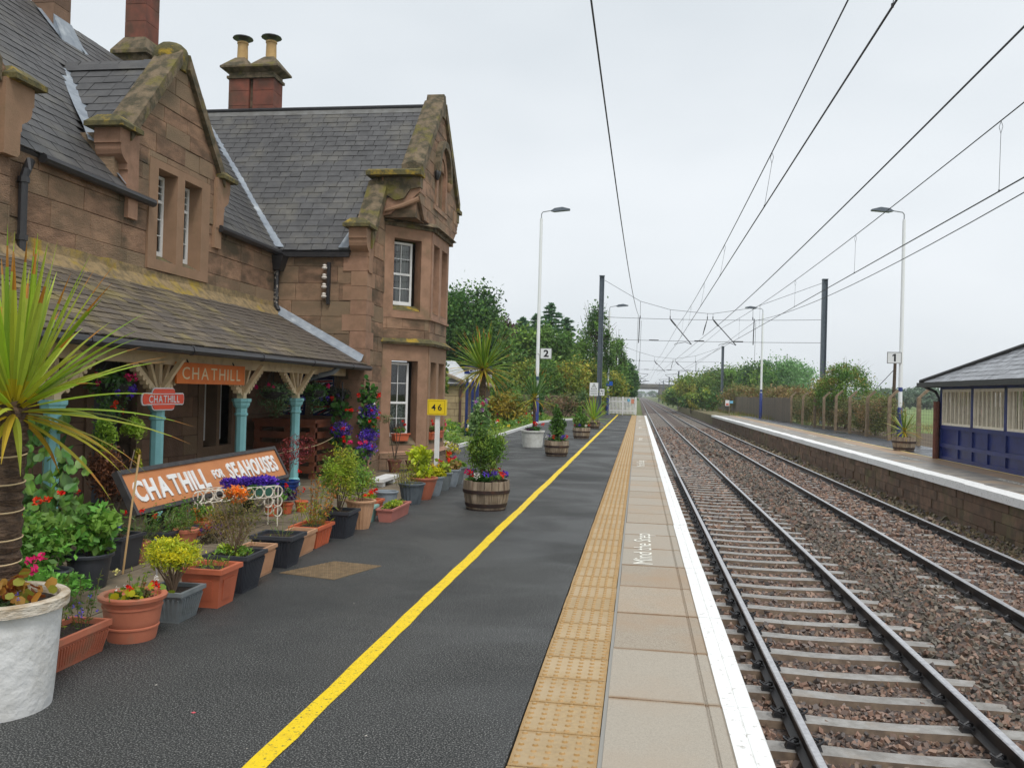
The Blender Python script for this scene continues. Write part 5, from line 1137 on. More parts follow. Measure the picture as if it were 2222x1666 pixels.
slates(shr, E0, Uf_, Sf, 12.0, flen-.05, .22, .34, lambda u, s: u > hipu*s/flen, WS, 180, 21)
Nf = Uf_.cross(Sf); m = MB(); m.tube([E0+Vector((0, 0, .05)), RG1+Vector((0, 0, .06))], .07, 8); m.build('hip_roll', BLACKIRON, sh, smooth=True); m = MB(); m.tube([RG1+Vector((0, 0, .05)), RG0+Vector((0, 0, .05))], .08, 8); m.build('ridge', BLACKIRON, sh, smooth=True)
m = MB(); m.box(SX-.56, SX-.40, SY0-.5, SY1+.6, EH-.16, EH-.02); m.box(SX-.5, 11.9, SY1+.52, SY1+.62, EH-.16, EH-.02); m.build('gutter', BLACKIRON, sh)
m = MB(); m.tube([(SX-.4, SY1+.5, EH-.12), (SX-.1, SY1+.2, EH-.3), (SX-.02, SY1+.14, EH-.5), (SX-.02, SY1+.14, OZ)], .045, 8); m.build('downpipe', BLACKIRON, sh, smooth=True)
m = MB(); m.tube([(SX-.12, SY1+.05, OZ), (SX-.12, SY1+.05, 1.7)], .09, 8); m.build('brick_pier', BRICK, sh)

# ================================================================== pots and plants
def rdirs(n, up=0.0):
    d = NR.normal(size=(n, 3)); d[:, 2] += up; return d/np.linalg.norm(d, axis=1)[:, None]
def leafquads(C, size, asp=.5, up=.6, fold=.18):
    C = np.asarray(C, float); n = len(C); size = np.broadcast_to(np.asarray(size, float), (n,))
    N = rdirs(n, up); T = np.cross(N, rdirs(n)); T /= np.linalg.norm(T, axis=1)[:, None]; B = np.cross(N, T)
    s = size[:, None]; return np.stack([C-T*s, C+B*s*asp-N*s*fold, C+T*s, C-B*s*asp-N*s*fold], 1)
def pick(cols, n, var=.25):
    cols = np.array([S(*c) for c in cols]); return cols[NR.integers(0, len(cols), n)]*NR.uniform(1-var, 1+var, (n, 1))
LS, GAIN = 1.35, 1.25
def cloud(nm, c, r, n, size, cols, asp=.5, clumps=10, up=.5, var=.25, spread=.42, shell=.35):
    """leaves in clumps spread through an ellipsoid"""
    r = np.array(r, float)*np.ones(3); c = np.array(c, float); n = int(n*1.35)
    K = rdirs(clumps)*(NR.uniform(shell, 1, (clumps, 1))**.6); k = NR.integers(0, clumps, n)
    P = K[k]*.72 + NR.normal(size=(n, 3))*spread*.5; q = np.linalg.norm(P, axis=1); P[q > 1.12] *= (1.12/q[q > 1.12])[:, None]
    cc = pick(cols, clumps, .22)[k]*NR.uniform(1-var, 1+var, (n, 1))
    nm.add(leafquads(c+P*r, size*LS*NR.uniform(.6, 1.3, n), asp, up), cc*GAIN); return nm
def sprigs(nm, c, r, h, n, k, size, cols, asp=.28, lean=.35, var=.25):
    """upright leafy stems"""
    for i in range(n):
        a = R.uniform(0, 6.28); q = R.uniform(0, 1)**.5*r; b = np.array([c[0]+q*math.cos(a), c[1]+q*math.sin(a), c[2]]); d = np.array([math.cos(a)*lean*q/r, math.sin(a)*lean*q/r, 1.0]); hh = h*R.uniform(.6, 1.1)
        t = NR.uniform(.1, 1, k)[:, None]; P = b+d*t*hh+NR.normal(size=(k, 3))*size*.7; nm.add(leafquads(P, size*NR.uniform(.6, 1.2, k), asp, .3), pick(cols, k, var))
        s_ = b+d*hh; w_ = .003; nm.add(np.array([[b-[w_, 0, 0], b+[w_, 0, 0], s_+[w_*.5, 0, 0], s_-[w_*.5, 0, 0]]]), [S(110, 116, 60)])
    return nm
def discs(nm, C, r, cols, up=.8, k=7, var=.2):
    n = len(C); N = rdirs(n, up); T = np.cross(N, rdirs(n)); T /= np.linalg.norm(T, axis=1)[:, None]; B = np.cross(N, T); rr = (r*NR.uniform(.7, 1.25, n))[:, None]
    a = np.linspace(0, 2*math.pi, k, endpoint=False); V = np.stack([C+T*rr*math.cos(q)+B*rr*math.sin(q)+N*rr*.12*math.cos(3*q) for q in a], 1); nm.add(V, pick(cols, n, var)); return nm
def flower(parent, p, r, col, n=16, name='flower', size=.6):
    nm = NM(); P = np.array(p)+rdirs(n, .3)*r*NR.uniform(.4, 1, (n, 1)); nm.add(leafquads(P, r*size*NR.uniform(.5, .9, n), .8, .9), pick([col], n, .18)); return nm.build(name, PETAL, parent)
def stems(parent, base, tops, r=.004, mt=None, name='stem'):
    m = MB()
    for t_ in tops: b = Vector(base)+Vector((R.uniform(-.02, .02), R.uniform(-.02, .02), 0)); t_ = Vector(t_); m.tube([b, b.lerp(t_, .5)+Vector((R.uniform(-.02, .02), R.uniform(-.02, .02), .01)), t_], [r, r*.8, r*.5], 5)
    return m.build(name, mt or BARK, parent)
RED, ORRED, PINK, PURP, WHT, YEL = (222,34,22), (226,66,34), (226,48,118), (92,58,180), (236,232,226), (224,196,40)
G1, G2, G3, G4, GY, GYY, OLV, BRN = (86,124,52), (62,104,40), (48,82,38), (110,146,58), (142,160,48), (186,184,40), (112,112,52), (150,98,46)
LABELS = {}
def pot_round(label, c, rt, rb, h, mt, rim=.035, rimo=.014, bands=(), ribs=0, name='flower_pot', soil=True, group=None, z0=0.0, n=24):
    c = (c[0], c[1], z0); t = thing(name, label, 'pot', c, group=group)
    m = MB(); k = 10; prof = []
    for i in range(k+1):
        f_ = i/k; r = rb+(rt-rb)*(f_**.85); z = f_*(h-rim)
        prof.append((r, z))
        for b_ in bands:
            if abs(f_-b_) < .5/k: prof += [(r+.006, z+.004), (r+.006, z+.014), (r, z+.018)]
    if ribs:
        for i, (r, z) in enumerate(prof[:-1]): pass
        V = []; nn = ribs*2
        for r, z in prof: V += [(c[0]+(r-(.008 if j % 2 else 0))*math.cos(2*math.pi*j/nn), c[1]+(r-(.008 if j % 2 else 0))*math.sin(2*math.pi*j/nn), c[2]+z) for j in range(nn)]
        m.add(V, [(i*nn+j, i*nn+(j+1) % nn, (i+1)*nn+(j+1) % nn, (i+1)*nn+j) for i in range(len(prof)-1) for j in range(nn)]+[tuple(range(nn))[::-1]])
        m.build('body', mt, t)
    else:
        m.lathe(prof+[(rt-.02, h-rim)], n, c); m.build('body', mt, t, smooth=True)
    m = MB(); V = []; pr = [(rt-.004, h-rim), (rt+rimo, h-rim+.004), (rt+rimo+.003, h-.006), (rt+rimo-.004, h), (rt-.010, h), (rt-.016, h-.006), (rt-.02, h-.05)]
    for r, z in pr: V += [(c[0]+r*math.cos(2*math.pi*j/n), c[1]+r*math.sin(2*math.pi*j/n), c[2]+z) for j in range(n)]
    m.add(V, [(i*n+j, i*n+(j+1) % n, (i+1)*n+(j+1) % n, (i+1)*n+j) for i in range(len(pr)-1) for j in range(n)]); m.build('rim', mt, t, smooth=True)
    m = MB(); m.lathe([(.01, h-.06), (rt-.018, h-.055), (rt-.02, h-.045), (.02, h-.03)], n, c); m.build('soil', SOIL, t); return t
def pot_box(label, x0, x1, y0, y1, h, mt, tap=.035, rim=.03, rimo=.016, ribs=0, panel=False, name='planter', group=None, z0=0.0):
    """base rectangle x0..x1, y0..y1 flaring by tap to the top"""
    t = thing(name, label, 'planter', ((x0+x1)/2, (y0+y1)/2, z0), group=group); m = MB(); a, b = tap, h-rim
    wl_ = .014; Bt = [(x0, y0), (x1, y0), (x1, y1), (x0, y1)]; Tp = [(x0-a, y0-a), (x1+a, y0-a), (x1+a, y1+a), (x0-a, y1+a)]
    m.hexa([(*p, z0) for p in Bt]+[(*p, z0+b) for p in Tp])
    if ribs:
        for fx in (0, 1):
            nr = ribs if fx else max(3, int(ribs*(x1-x0)/(y1-y0)))
            for i in range(nr):
                f_ = (i+.5)/nr; w_ = .2/nr
                if fx: e = lambda g, z, k=.0: (x1+a*z+k, y0-a*z+(y1-y0+2*a*z)*g, z0+.02+(b-.04)*z)
                else: e = lambda g, z, k=.0: (x0-a*z+(x1-x0+2*a*z)*g, y0-a*z-k, z0+.02+(b-.04)*z)
                m.add([e(f_-w_*1.2, 0, -.002), e(f_+w_*1.2, 0, -.002), e(f_+w_*1.2, 1, -.002), e(f_-w_*1.2, 1, -.002), e(f_-w_*.7, .02, .009), e(f_+w_*.7, .02, .009), e(f_+w_*.7, .98, .009), e(f_-w_*.7, .98, .009)], [(4, 5, 6, 7), (0, 1, 5, 4), (1, 2, 6, 5), (2, 3, 7, 6), (3, 0, 4, 7)])
    if panel:
        m.hexa([(x1+.002, y0+.05, z0+.05), (x1+.01, y0+.05, z0+.05), (x1+.01, y1-.05, z0+.05), (x1+.002, y1-.05, z0+.05), (x1+a*.8+.002, y0+.03, z0+b-.05), (x1+a*.8+.01, y0+.03, z0+b-.05), (x1+a*.8+.01, y1-.03, z0+b-.05), (x1+a*.8+.002, y1-.03, z0+b-.05)])
        m.hexa([(x0+.04, y0-.008, z0+.05), (x1-.04, y0-.008, z0+.05), (x1-.04, y0, z0+.05), (x0+.04, y0, z0+.05), (x0+.03, y0-a*.8-.008, z0+b-.05), (x1-.03, y0-a*.8-.008, z0+b-.05), (x1-.03, y0-a*.8, z0+b-.05), (x0+.03, y0-a*.8, z0+b-.05)])
    m.build('body', mt, t)
    o = rimo; m = MB(); X0, X1, Y0, Y1 = x0-a, x1+a, y0-a, y1+a; z1 = z0+h
    for (p, q, r, s_) in ((X0-o, X1+o, Y0-o, Y0+.012), (X0-o, X1+o, Y1-.012, Y1+o), (X0-o, X0+.012, Y0+.012, Y1-.012), (X1-.012, X1+o, Y0+.012, Y1-.012)): m.box(p, q, r, s_, z1-rim, z1)
    m.build('rim', mt, t); m = MB(); m.box(X0+.012, X1-.012, Y0+.012, Y1-.012, z1-rim-.03, z1-rim+.001); m.build('soil', SOIL, t); return t
def plant(label, base, name='plant', cat='plant', group=None): return thing(name, label, cat, base, group=group)

# ---- cordylines (cabbage palms): every blade a leaf
def cordyline(label, base, th, tr, ln, n, wid=.035, up=.25, ties=False, seed=1, name='cordyline_palm', cols=((152,186,52), (126,164,46), (178,198,78)), old=.30, droop=1.0, lean=(0, 0)):
    rr = random.Random(seed); t = thing(name, label, 'palm', base); b = Vector(base); top = b+Vector((lean[0], lean[1], th))
    m = MB(); k = 34; m.tube([b.lerp(top, i/k)+Vector((rr.uniform(-.01, .01)*tr*8, rr.uniform(-.01, .01)*tr*8, 0)) for i in range(k+1)], [tr*(1.12-.2*i/k)*(rr.uniform(.86, .96) if i % 2 else rr.uniform(1.0, 1.1)) for i in range(k+1)], 11); m.build('trunk', PBARK, t)
    if ties:
        for z in (.12, .22, .34, .48, .62, .76):
            m = MB(); m.tube([(b.x+lean[0]*z/th+(tr*1.2)*math.cos(q), b.y+(tr*1.2)*math.sin(q), b.z+z+.01*math.sin(q)) for q in np.linspace(0, 6.28, 17)], .004, 4); m.build('twine', mat('twine', S(214,190,150), .9), t)
    for i in range(n):
        f_ = i/n; az = i*2.39996+rr.uniform(-.3, .3); el = math.radians(88-f_*(88+38*old*3)+rr.uniform(-9, 9)); L_ = ln*rr.uniform(.8, 1.08)*(1 if f_ < .75 else .85)
        aged = f_ > 1-old; p = top+Vector((math.cos(az), math.sin(az), 0))*tr*.5+Vector((0, 0, .05-f_*.12)); d = Vector((math.cos(az)*math.cos(el), math.sin(az)*math.cos(el), math.sin(el))); sd_v = Vector((-math.sin(az), math.cos(az), 0)); seg = 8; V = []; C = []
        dr = (.10+.25*f_+(.15 if aged else 0))*droop; base_c = np.array(S(*rr.choice(cols)))*rr.uniform(.8, 1.15)
        if aged: base_c = np.array(S(*rr.choice(((176,168,48), (186,156,44), (150,160,50)))))*rr.uniform(.85, 1.1)
        ws_ = [.55, .8, 1.0, 1.0, .92, .78, .55, .30, .04]; rows = []
        for j in range(seg+1):
            nn_ = d.cross(sd_v); w2 = wid*ws_[j]; rows.append((p-sd_v*w2/2+nn_*(-w2*.26), p.copy(), p+sd_v*w2/2+nn_*(-w2*.26)))
            p = p+d*(L_/seg); d = (d+Vector((0, 0, -dr/seg*(1+j*.25)))).normalized()
        for j in range(seg):
            c_ = base_c.copy(); u_ = j/seg
            if u_ > .7 and rr.random() < .35: c_ = np.array(S(190, 130, 50))
            if u_ < .12: c_ = c_*.4+np.array(S(220, 190, 40))*.6
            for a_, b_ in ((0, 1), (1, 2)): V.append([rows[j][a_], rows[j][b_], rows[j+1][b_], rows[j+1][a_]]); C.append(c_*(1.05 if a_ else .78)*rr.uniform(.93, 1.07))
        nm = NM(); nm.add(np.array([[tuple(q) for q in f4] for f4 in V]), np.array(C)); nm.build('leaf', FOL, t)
    return t

# ---- the big white pot and its palm
WP = (-3.15, 3.87)
bw = pot_round('big white rendered concrete pot with a worn flaky rim, holding the tall palm', WP, .285, .25, .56, WRENDER, .06, .03, n=40)
bw.children[1].data.materials[0] = WRIM
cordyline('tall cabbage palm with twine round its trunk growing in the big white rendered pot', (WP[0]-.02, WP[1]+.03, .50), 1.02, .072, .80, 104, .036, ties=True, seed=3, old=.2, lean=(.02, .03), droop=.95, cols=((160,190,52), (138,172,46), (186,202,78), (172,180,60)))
pg = plant('bronze leaved geranium with pink blooms and blue lobelia round the palm in the white pot', (WP[0], WP[1], .51))
nm = NM(); C = np.array([(WP[0]+.13, WP[1]-.06, .60)])+NR.normal(size=(60, 3))*[.05, .06, .035]; discs(nm, C, .026, [(170,120,50), (150,84,44), (150,150,56), (186,140,60)]); nm.build('foliage', FOL, pg)
nm = NM(); cloud(nm, (WP[0]+.05, WP[1]-.15, .54), (.16, .08, .05), 160, .012, [(86,104,58), (64,84,48)]); nm.build('foliage', FOL, pg)
for p, r_ in (((WP[0]+.17, WP[1]-.0, .74), .026), ((WP[0]+.20, WP[1]+.03, .755), .026), ((WP[0]+.19, WP[1]+.0, .695), .028)): flower(pg, p, r_, PINK)
for i in range(14): flower(pg, (WP[0]+R.uniform(-.05, .22), WP[1]+R.uniform(-.25, -.1), .56+R.uniform(0, .05)), .011, (96, 96, 196), 8)

# ---- front row, nearest first
def F_(x): return x
pot_box('long ribbed terracotta trough wedged beside the big white pot', -3.40, -3.20, 4.30, 4.80, .19, TERRA, .025, .035, .012, 22)
p = plant('leggy blue flowered lobelia and upright shoots in the ribbed terracotta trough', (-3.3, 4.55, .16)); nm = NM(); sprigs(nm, (-3.33, 4.52, .16), .09, .36, 9, 60, .02, [G1, OLV, GY], .22); sprigs(nm, (-3.28, 4.72, .16), .05, .30, 5, 40, .016, [OLV, G1], .3); nm.build('foliage', FOL, p)
for i in range(12): flower(p, (-3.26+R.uniform(-.08, .08), 4.62+R.uniform(-.15, .15), .22+R.uniform(0, .2)), .012, (110, 92, 210), 8)
pot_round('broad round terracotta pot with banded sides and a thick rolled rim', (-3.19, 5.09), .185, .145, .285, TERRA, .03, .022, (.3, .85))
p = plant('red and white flowers with yellow snapdragon in the broad round terracotta pot', (-3.19, 5.09, .24)); nm = NM(); C = np.array([(-3.19, 5.06, .29)])+NR.normal(size=(46, 3))*[.075, .075, .02]; discs(nm, C, .024, [GYY, G4, GY, (120,150,56)]); sprigs(nm, (-3.22, 5.12, .24), .06, .2, 4, 22, .016, [G1, GY], .3); cloud(nm, (-3.14, 5.1, .28), (.1, .1, .03), 120, .010, [(120,84,70), (96,92,60)]); nm.build('foliage', FOL, p)
for x, y, z, c_, r_ in ((-3.17, 5.02, .33, RED, .026), (-3.05, 5.12, .33, RED, .026), (-3.08, 5.14, .35, ORRED, .022), (-3.12, 5.1, .35, BRN, .018), (-3.24, 5.0, .33, WHT, .016), (-3.06, 5.14, .38, WHT, .020), (-3.2, 5.02, .345, WHT, .014), (-3.25, 5.0, .44, (236,228,150), .020)): flower(p, (x, y, z), r_, c_)
pot_box('square weathered grey plastic planter with fluted sides', -3.31, -3.08, 5.46, 5.70, .215, GREYP, .03, .028, .016, 9)
p = plant('domed bush of bright yellow green feathery foliage in the square grey planter', (-3.19, 5.58, .18)); nm = NM(); cloud(nm, (-3.2, 5.56, .455), (.215, .21, .13), 2600, .013, [GYY, (206,196,40), GY, (160,170,44)], .3, 26, .9, .2); nm.build('foliage', FOL, p)
stems(p, (-3.19, 5.58, .18), [(-3.2+.15*math.cos(a)*q, 5.57+.15*math.sin(a)*q, .42) for a, q in zip(np.arange(0, 26, 1.1), [R.uniform(.3, 1) for _ in range(26)])], .006, mat('grey_twig', S(130,108,88), .9))
pot_box('square terracotta planter with moulded panels and a wide lip', -3.27, -3.02, 5.89, 6.13, .29, mat('terracotta_plastic', S(192,104,72), .6, S(172,90,62), 4, 4, .4, .7), .03, .035, .022, 0, True)
p = plant('sparse weedy shoots in the panelled terracotta planter', (-3.15, 6.0, .25)); nm = NM(); sprigs(nm, (-3.15, 6.02, .24), .09, .12, 9, 8, .03, [GY, G4], .18, .6); nm.build('foliage', FOL, p)
pot_box('square black plastic planter holding the orange tinged twiggy shrub', -3.31, -3.05, 6.35, 6.62, .30, BLACKP, .04, .03, .018, 12)
p = plant('twiggy shrub with orange tinged tips in a black planter before the white ring stand', (-3.2, 6.5, .26)); nm = NM(); cloud(nm, (-3.22, 6.52, .56), (.24, .24, .26), 1300, .011, [OLV, (140,120,60), (124,108,70)], .3, 22, .6); cloud(nm, (-3.2, 6.5, .76), (.13, .13, .08), 260, .014, [(220,130,40), (206,112,40), (190,120,50)], .4, 8); cloud(nm, (-3.18, 6.45, .32), (.13, .12, .06), 200, .018, [GY, G4], .4); nm.build('foliage', FOL, p); stems(p, (-3.2, 6.5, .26), [(-3.2+R.uniform(-.2, .2), 6.5+R.uniform(-.2, .2), R.uniform(.45, .75)) for _ in range(26)], .004, mat('grey_twig', (0, 0, 0)))
pot_box('narrow tan trough with fluted sides between two black planters', -3.36, -3.17, 6.72, 7.15, .25, TAN, .025, .03, .014, 20)
pot_box('wide empty looking square black planter beside the manhole cover', -3.38, -3.10, 7.33, 7.56, .29, BLACKP, .045, .032, .02, 10)
p = plant('few grassy stalks in the wide black planter', (-3.22, 7.44, .25)); nm = NM(); sprigs(nm, (-3.2, 7.44, .25), .04, .3, 5, 12, .03, [G1, GY], .12, .6); nm.build('foliage', FOL, p)
pot_box('fluted tan trough next to the bright terracotta planter', -3.40, -3.20, 7.80, 8.20, .22, TAN, .02, .03, .014, 20)
pot_box('bright orange terracotta planter with broad flutes', -3.44, -3.21, 8.30, 8.66, .22, TERRAB, .03, .03, .02, 5)
p = plant('rusty brown spent flower spikes and strap leaves in the bright terracotta planter', (-3.32, 8.48, .19)); nm = NM(); sprigs(nm, (-3.34, 8.46, .19), .14, .52, 14, 34, .018, [(170,110,50), (150,90,44), (196,130,50), (140,120,60)], .4); sprigs(nm, (-3.3, 8.56, .19), .09, .34, 12, 14, .05, [GYY, GY], .10, .5); nm.build('foliage', FOL, p)
pot_box('tall square black planter holding the bushy green conifer', -3.36, -3.12, 8.92, 9.20, .295, BLACKP, .04, .03, .018, 12)
p = plant('bushy golden green conifer in the tall square black planter', (-3.25, 9.06, .26), 'shrub', 'shrub'); nm = NM(); cloud(nm, (-3.28, 9.12, .66), (.26, .28, .36), 3000, .016, [(128,150,46), (150,160,50), (100,128,44), (172,172,52)], .25, 30, 1.1, .2, .34); nm.build('foliage', FOL, p); stems(p, (-3.25, 9.06, .25), [(-3.26+R.uniform(-.15, .15), 9.08+R.uniform(-.15, .15), .6) for _ in range(7)], .008)
pot_round('tall ribbed tan round pot standing between black planter and pink trough', (-3.2, 9.66), .165, .105, .335, TAN, .03, .016, (), 20)
p = plant('wispy green shrub in the tall ribbed tan pot', (-3.2, 9.66, .3)); nm = NM(); cloud(nm, (-3.24, 9.7, .56), (.2, .22, .24), 700, .018, [GY, G4, (150,150,60)], .35, 14); nm.build('foliage', FOL, p); stems(p, (-3.2, 9.66, .29), [(-3.22+R.uniform(-.14, .14), 9.7+R.uniform(-.14, .14), .6) for _ in range(6)], .004)
pot_box('small aqua plastic box half hidden by the pink trough', -3.42, -3.22, 9.98, 10.28, .20, AQUAP, .03, .03, .016)
pot_box('pale pink plastic trough lying along the asphalt', -3.13, -2.98, 10.18, 10.96, .165, TERRAP, .022, .022, .014)
p = plant('low yellow green sedum in the pale pink trough', (-3.05, 10.55, .15)); nm = NM(); cloud(nm, (-3.06, 10.55, .185), (.09, .38, .05), 900, .013, [GYY, GY, G4], .4, 20); nm.build('foliage', FOL, p)
pot_box('small terracotta trough behind the pale pink trough', -3.50, -3.32, 10.35, 10.85, .20, TERRAB, .03, .03, .014)
p = plant('scarlet geranium heads over green leaves in the small terracotta trough', (-3.41, 10.6, .18)); nm = NM(); cloud(nm, (-3.41, 10.62, .24), (.09, .24, .05), 320, .02, [G4, GY], .5); nm.build('foliage', FOL, p)
for dx, dy, dz in ((0, -.2, .30), (.05, -.12, .32), (.0, .05, .33), (.04, .12, .34), (.02, .18, .32)): flower(p, (-3.36+dx, 10.5+dy, dz), .035, (230, 40, 20), 18)
pot_round('small light grey tub with thin reedy plants behind the row', (-3.42, 11.45), .15, .115, .23, GREYL, .025)
pot_round('ribbed dark grey pot with old flower stalks', (-3.2, 11.95), .18, .125, .30, mat('dark_grey_plastic', S(98,106,112), .6, S(78,86,92), 6, 4), .03, .016, (), 18)
p = plant('dry upright iris stalks with yellowing blades in the ribbed dark grey pot', (-3.2, 11.95, .27)); nm = NM(); sprigs(nm, (-3.22, 11.9, .26), .14, .34, 18, 8, .045, [GYY, GY, (190,170,60)], .10, .3); sprigs(nm, (-3.25, 11.8, .26), .16, .46, 9, 16, .012, [(120,86,60), (104,80,60)], .5); nm.build('foliage', FOL, p)
pot_round('tapered terracotta pot with a wide lip and a lime leaved shrub', (-3.17, 12.52), .20, .11, .33, TERRA, .03)
p = plant('lime green leaved shrub in the tapered terracotta pot', (-3.17, 12.52, .3), 'shrub', 'shrub'); nm = NM(); cloud(nm, (-3.2, 12.55, .56), (.24, .3, .25), 520, .034, [GYY, (176,190,44), GY], .6, 14); nm.build('foliage', FOL, p); stems(p, (-3.17, 12.52, .29), [(-3.2+R.uniform(-.15, .15), 12.55+R.uniform(-.15, .15), .6) for _ in range(6)], .006)
gp = [(-3.13, 13.0), (-3.15, 13.7), (-3.15, 14.32), (-3.16, 14.8)]
for i, q in enumerate(gp): pot_round(('light grey tapered pot holding the lime hosta by the 46 sign', 'dull grey tapered pot holding the red bedding plant', 'light grey tapered pot holding the orange red bedding plant', 'dull grey tapered pot with pink flowers ending the row')[i], q, .155, .095, .30, GREYL if i % 2 == 0 else GREYP, .03, .014, (), 0, group='grey pots past the 46 sign')
for (x, y), cols_, fc in zip(gp, ([GYY, (170,186,44)], [GY, OLV], [OLV, (150,120,60)], [G4, GY]), ((226,190,30), RED, ORRED, PINK)):
    p = plant({0: 'lime hosta with a yellow bloom in a grey pot', 1: 'red flowered bedding plant in a grey pot', 2: 'orange red flowered bedding plant in a grey pot', 3: 'pink flowered bedding plant in the end grey pot'}[gp.index((x, y))], (x, y, .28)); nm = NM(); cloud(nm, (x, y, .36), (.17, .17, .10), 260, .032, cols_, .6, 10); nm.build('foliage', FOL, p)
    for _ in range(3): flower(p, (x+R.uniform(-.1, .1), y+R.uniform(-.1, .1), .44+R.uniform(0, .06)), .032, fc)

# ---- second row on the flags
Z2 = .016
pot_round('large black plastic tub of rose foliage on the veranda flags', (-4.27, 6.2), .165, .125, .27, BLACKP, .03, .018, z0=Z2)
p = plant('fresh green rose bush in the large black tub', (-4.27, 6.2, .25), 'shrub', 'shrub'); nm = NM(); cloud(nm, (-4.27, 6.22, .46), (.26, .26, .2), 620, .03, [G4, (96,150,60), G1], .6, 16); nm.build('foliage', FOL, p); stems(p, (-4.27, 6.2, .24), [(-4.27+R.uniform(-.2, .2), 6.2+R.uniform(-.2, .2), .5) for _ in range(8)])
pot_round('smaller black tub tucked beside the large black tub', (-4.28, 5.78), .13, .10, .22, BLACKP, .03, .016, z0=Z2)
iv = plant('mass of bright green leaves sprawling from the palm foot to the black tubs', (-4.7, 5.5, 0), 'shrub', 'shrub'); nm = NM(); cloud(nm, (-4.75, 5.55, .35), (.4, .5, .34), 1500, .03, [(104,158,60), (84,136,50), (122,168,66), (70,116,46)], .55, 30); cloud(nm, (-4.1, 5.55, .16), (.25, .3, .14), 500, .022, [(96,150,60), (110,160,70)], .5, 14); nm.build('foliage', FOL, iv)
p = plant('parsley like green foliage with red and orange poppies near the palm trunk', (-4.5, 5.8, .1), 'shrub', 'shrub'); nm = NM(); cloud(nm, (-4.5, 5.75, .42), (.32, .4, .30), 1700, .024, [G1, G4, (100,150,60), (90,132,60)], .5, 24); nm.build('foliage', FOL, p)
for x, y, z, c_, r_ in ((-4.25, 5.35, .70, RED, .05), (-4.3, 5.3, .78, ORRED, .03), (-4.4, 5.75, .74, ORRED, .035), (-4.35, 5.95, .78, RED, .03), (-4.5, 6.0, .72, ORRED, .03)): flower(p, (x, y, z), r_, c_, 22)
pot_box('deep square black pot behind the bamboo cane', -4.62, -4.38, 6.78, 7.05, .29, BLACKP, .03, .028, .016, z0=Z2)
p = plant('purple lobelia in the deep square black pot', (-4.5, 6.9, .3)); nm = NM(); cloud(nm, (-4.5, 6.9, .34), (.12, .13, .06), 200, .014, [G3, (90,80,60)]); nm.build('foliage', FOL, p); [flower(p, (-4.5+R.uniform(-.1, .1), 6.9+R.uniform(-.1, .1), .36+R.uniform(0, .05)), .02, (92, 66, 160), 10) for _ in range(10)]
m = MB(); ca, cb = onz(254, 1247), (-4.28, 6.72, 1.05); m.tube([(-4.30, 6.70, .0), (-4.27, 6.76, .6), (-4.24, 6.80, 1.02)], .009, 6); tag(m.build('bamboo_cane', mat('bamboo', S(196,160,110), .7)), 'thin bamboo cane standing among the black pots before the brown conifer', 'cane')
pot_round('classic terracotta flower pot with a red carnation on the flags', (-4.47, 7.16), .11, .075, .19, TERRA, .04, .01, z0=Z2)
p = plant('grassy carnation with three red blooms in the classic terracotta pot', (-4.47, 7.16, .18)); nm = NM(); sprigs(nm, (-4.47, 7.16, .18), .08, .26, 26, 9, .045, [(110,136,84), (96,124,70)], .08, .9); nm.build('foliage', FOL, p); [flower(p, q, .028, RED) for q in ((-4.55, 7.1, .46), (-4.45, 7.2, .47), (-4.38, 7.3, .42))]
th = plant('tall narrow conifer, brown and dead below with green tips, behind the black pots', (-5.35, 8.1, 0), 'conifer', 'conifer'); nm = NM(); cloud(nm, (-5.36, 8.05, .75), (.20, .22, .34), 1900, .02, [(116,78,56), (96,66,50), (132,84,56)], .3, 26, .8); cloud(nm, (-5.36, 7.98, 1.10), (.13, .13, .17), 800, .02, [(110,150,50), (130,160,54)], .3, 12, 1); cloud(nm, (-5.3, 8.4, 1.12), (.12, .12, .17), 700, .02, [(126,160,50), (140,166,54)], .3, 10, 1); cloud(nm, (-5.26, 8.42, .72), (.06, .08, .22), 260, .02, [(140,160,40), (170,150,40)], .3, 8); nm.build('foliage', FOL, th); stems(th, (-5.35, 8.1, .1), [(-5.36+R.uniform(-.15, .15), 8.1+R.uniform(-.2, .2), R.uniform(.6, 1.0)) for _ in range(8)], .012, mat('grey_bark', S(132,116,102), .9))
pot_round('brown clay pot at the foot of the dead brown conifer', (-5.5, 7.95), .17, .14, .26, mat('brown_clay', S(118,84,70), .8, S(96,70,58), 5, 4), .05, .012, z0=Z2)
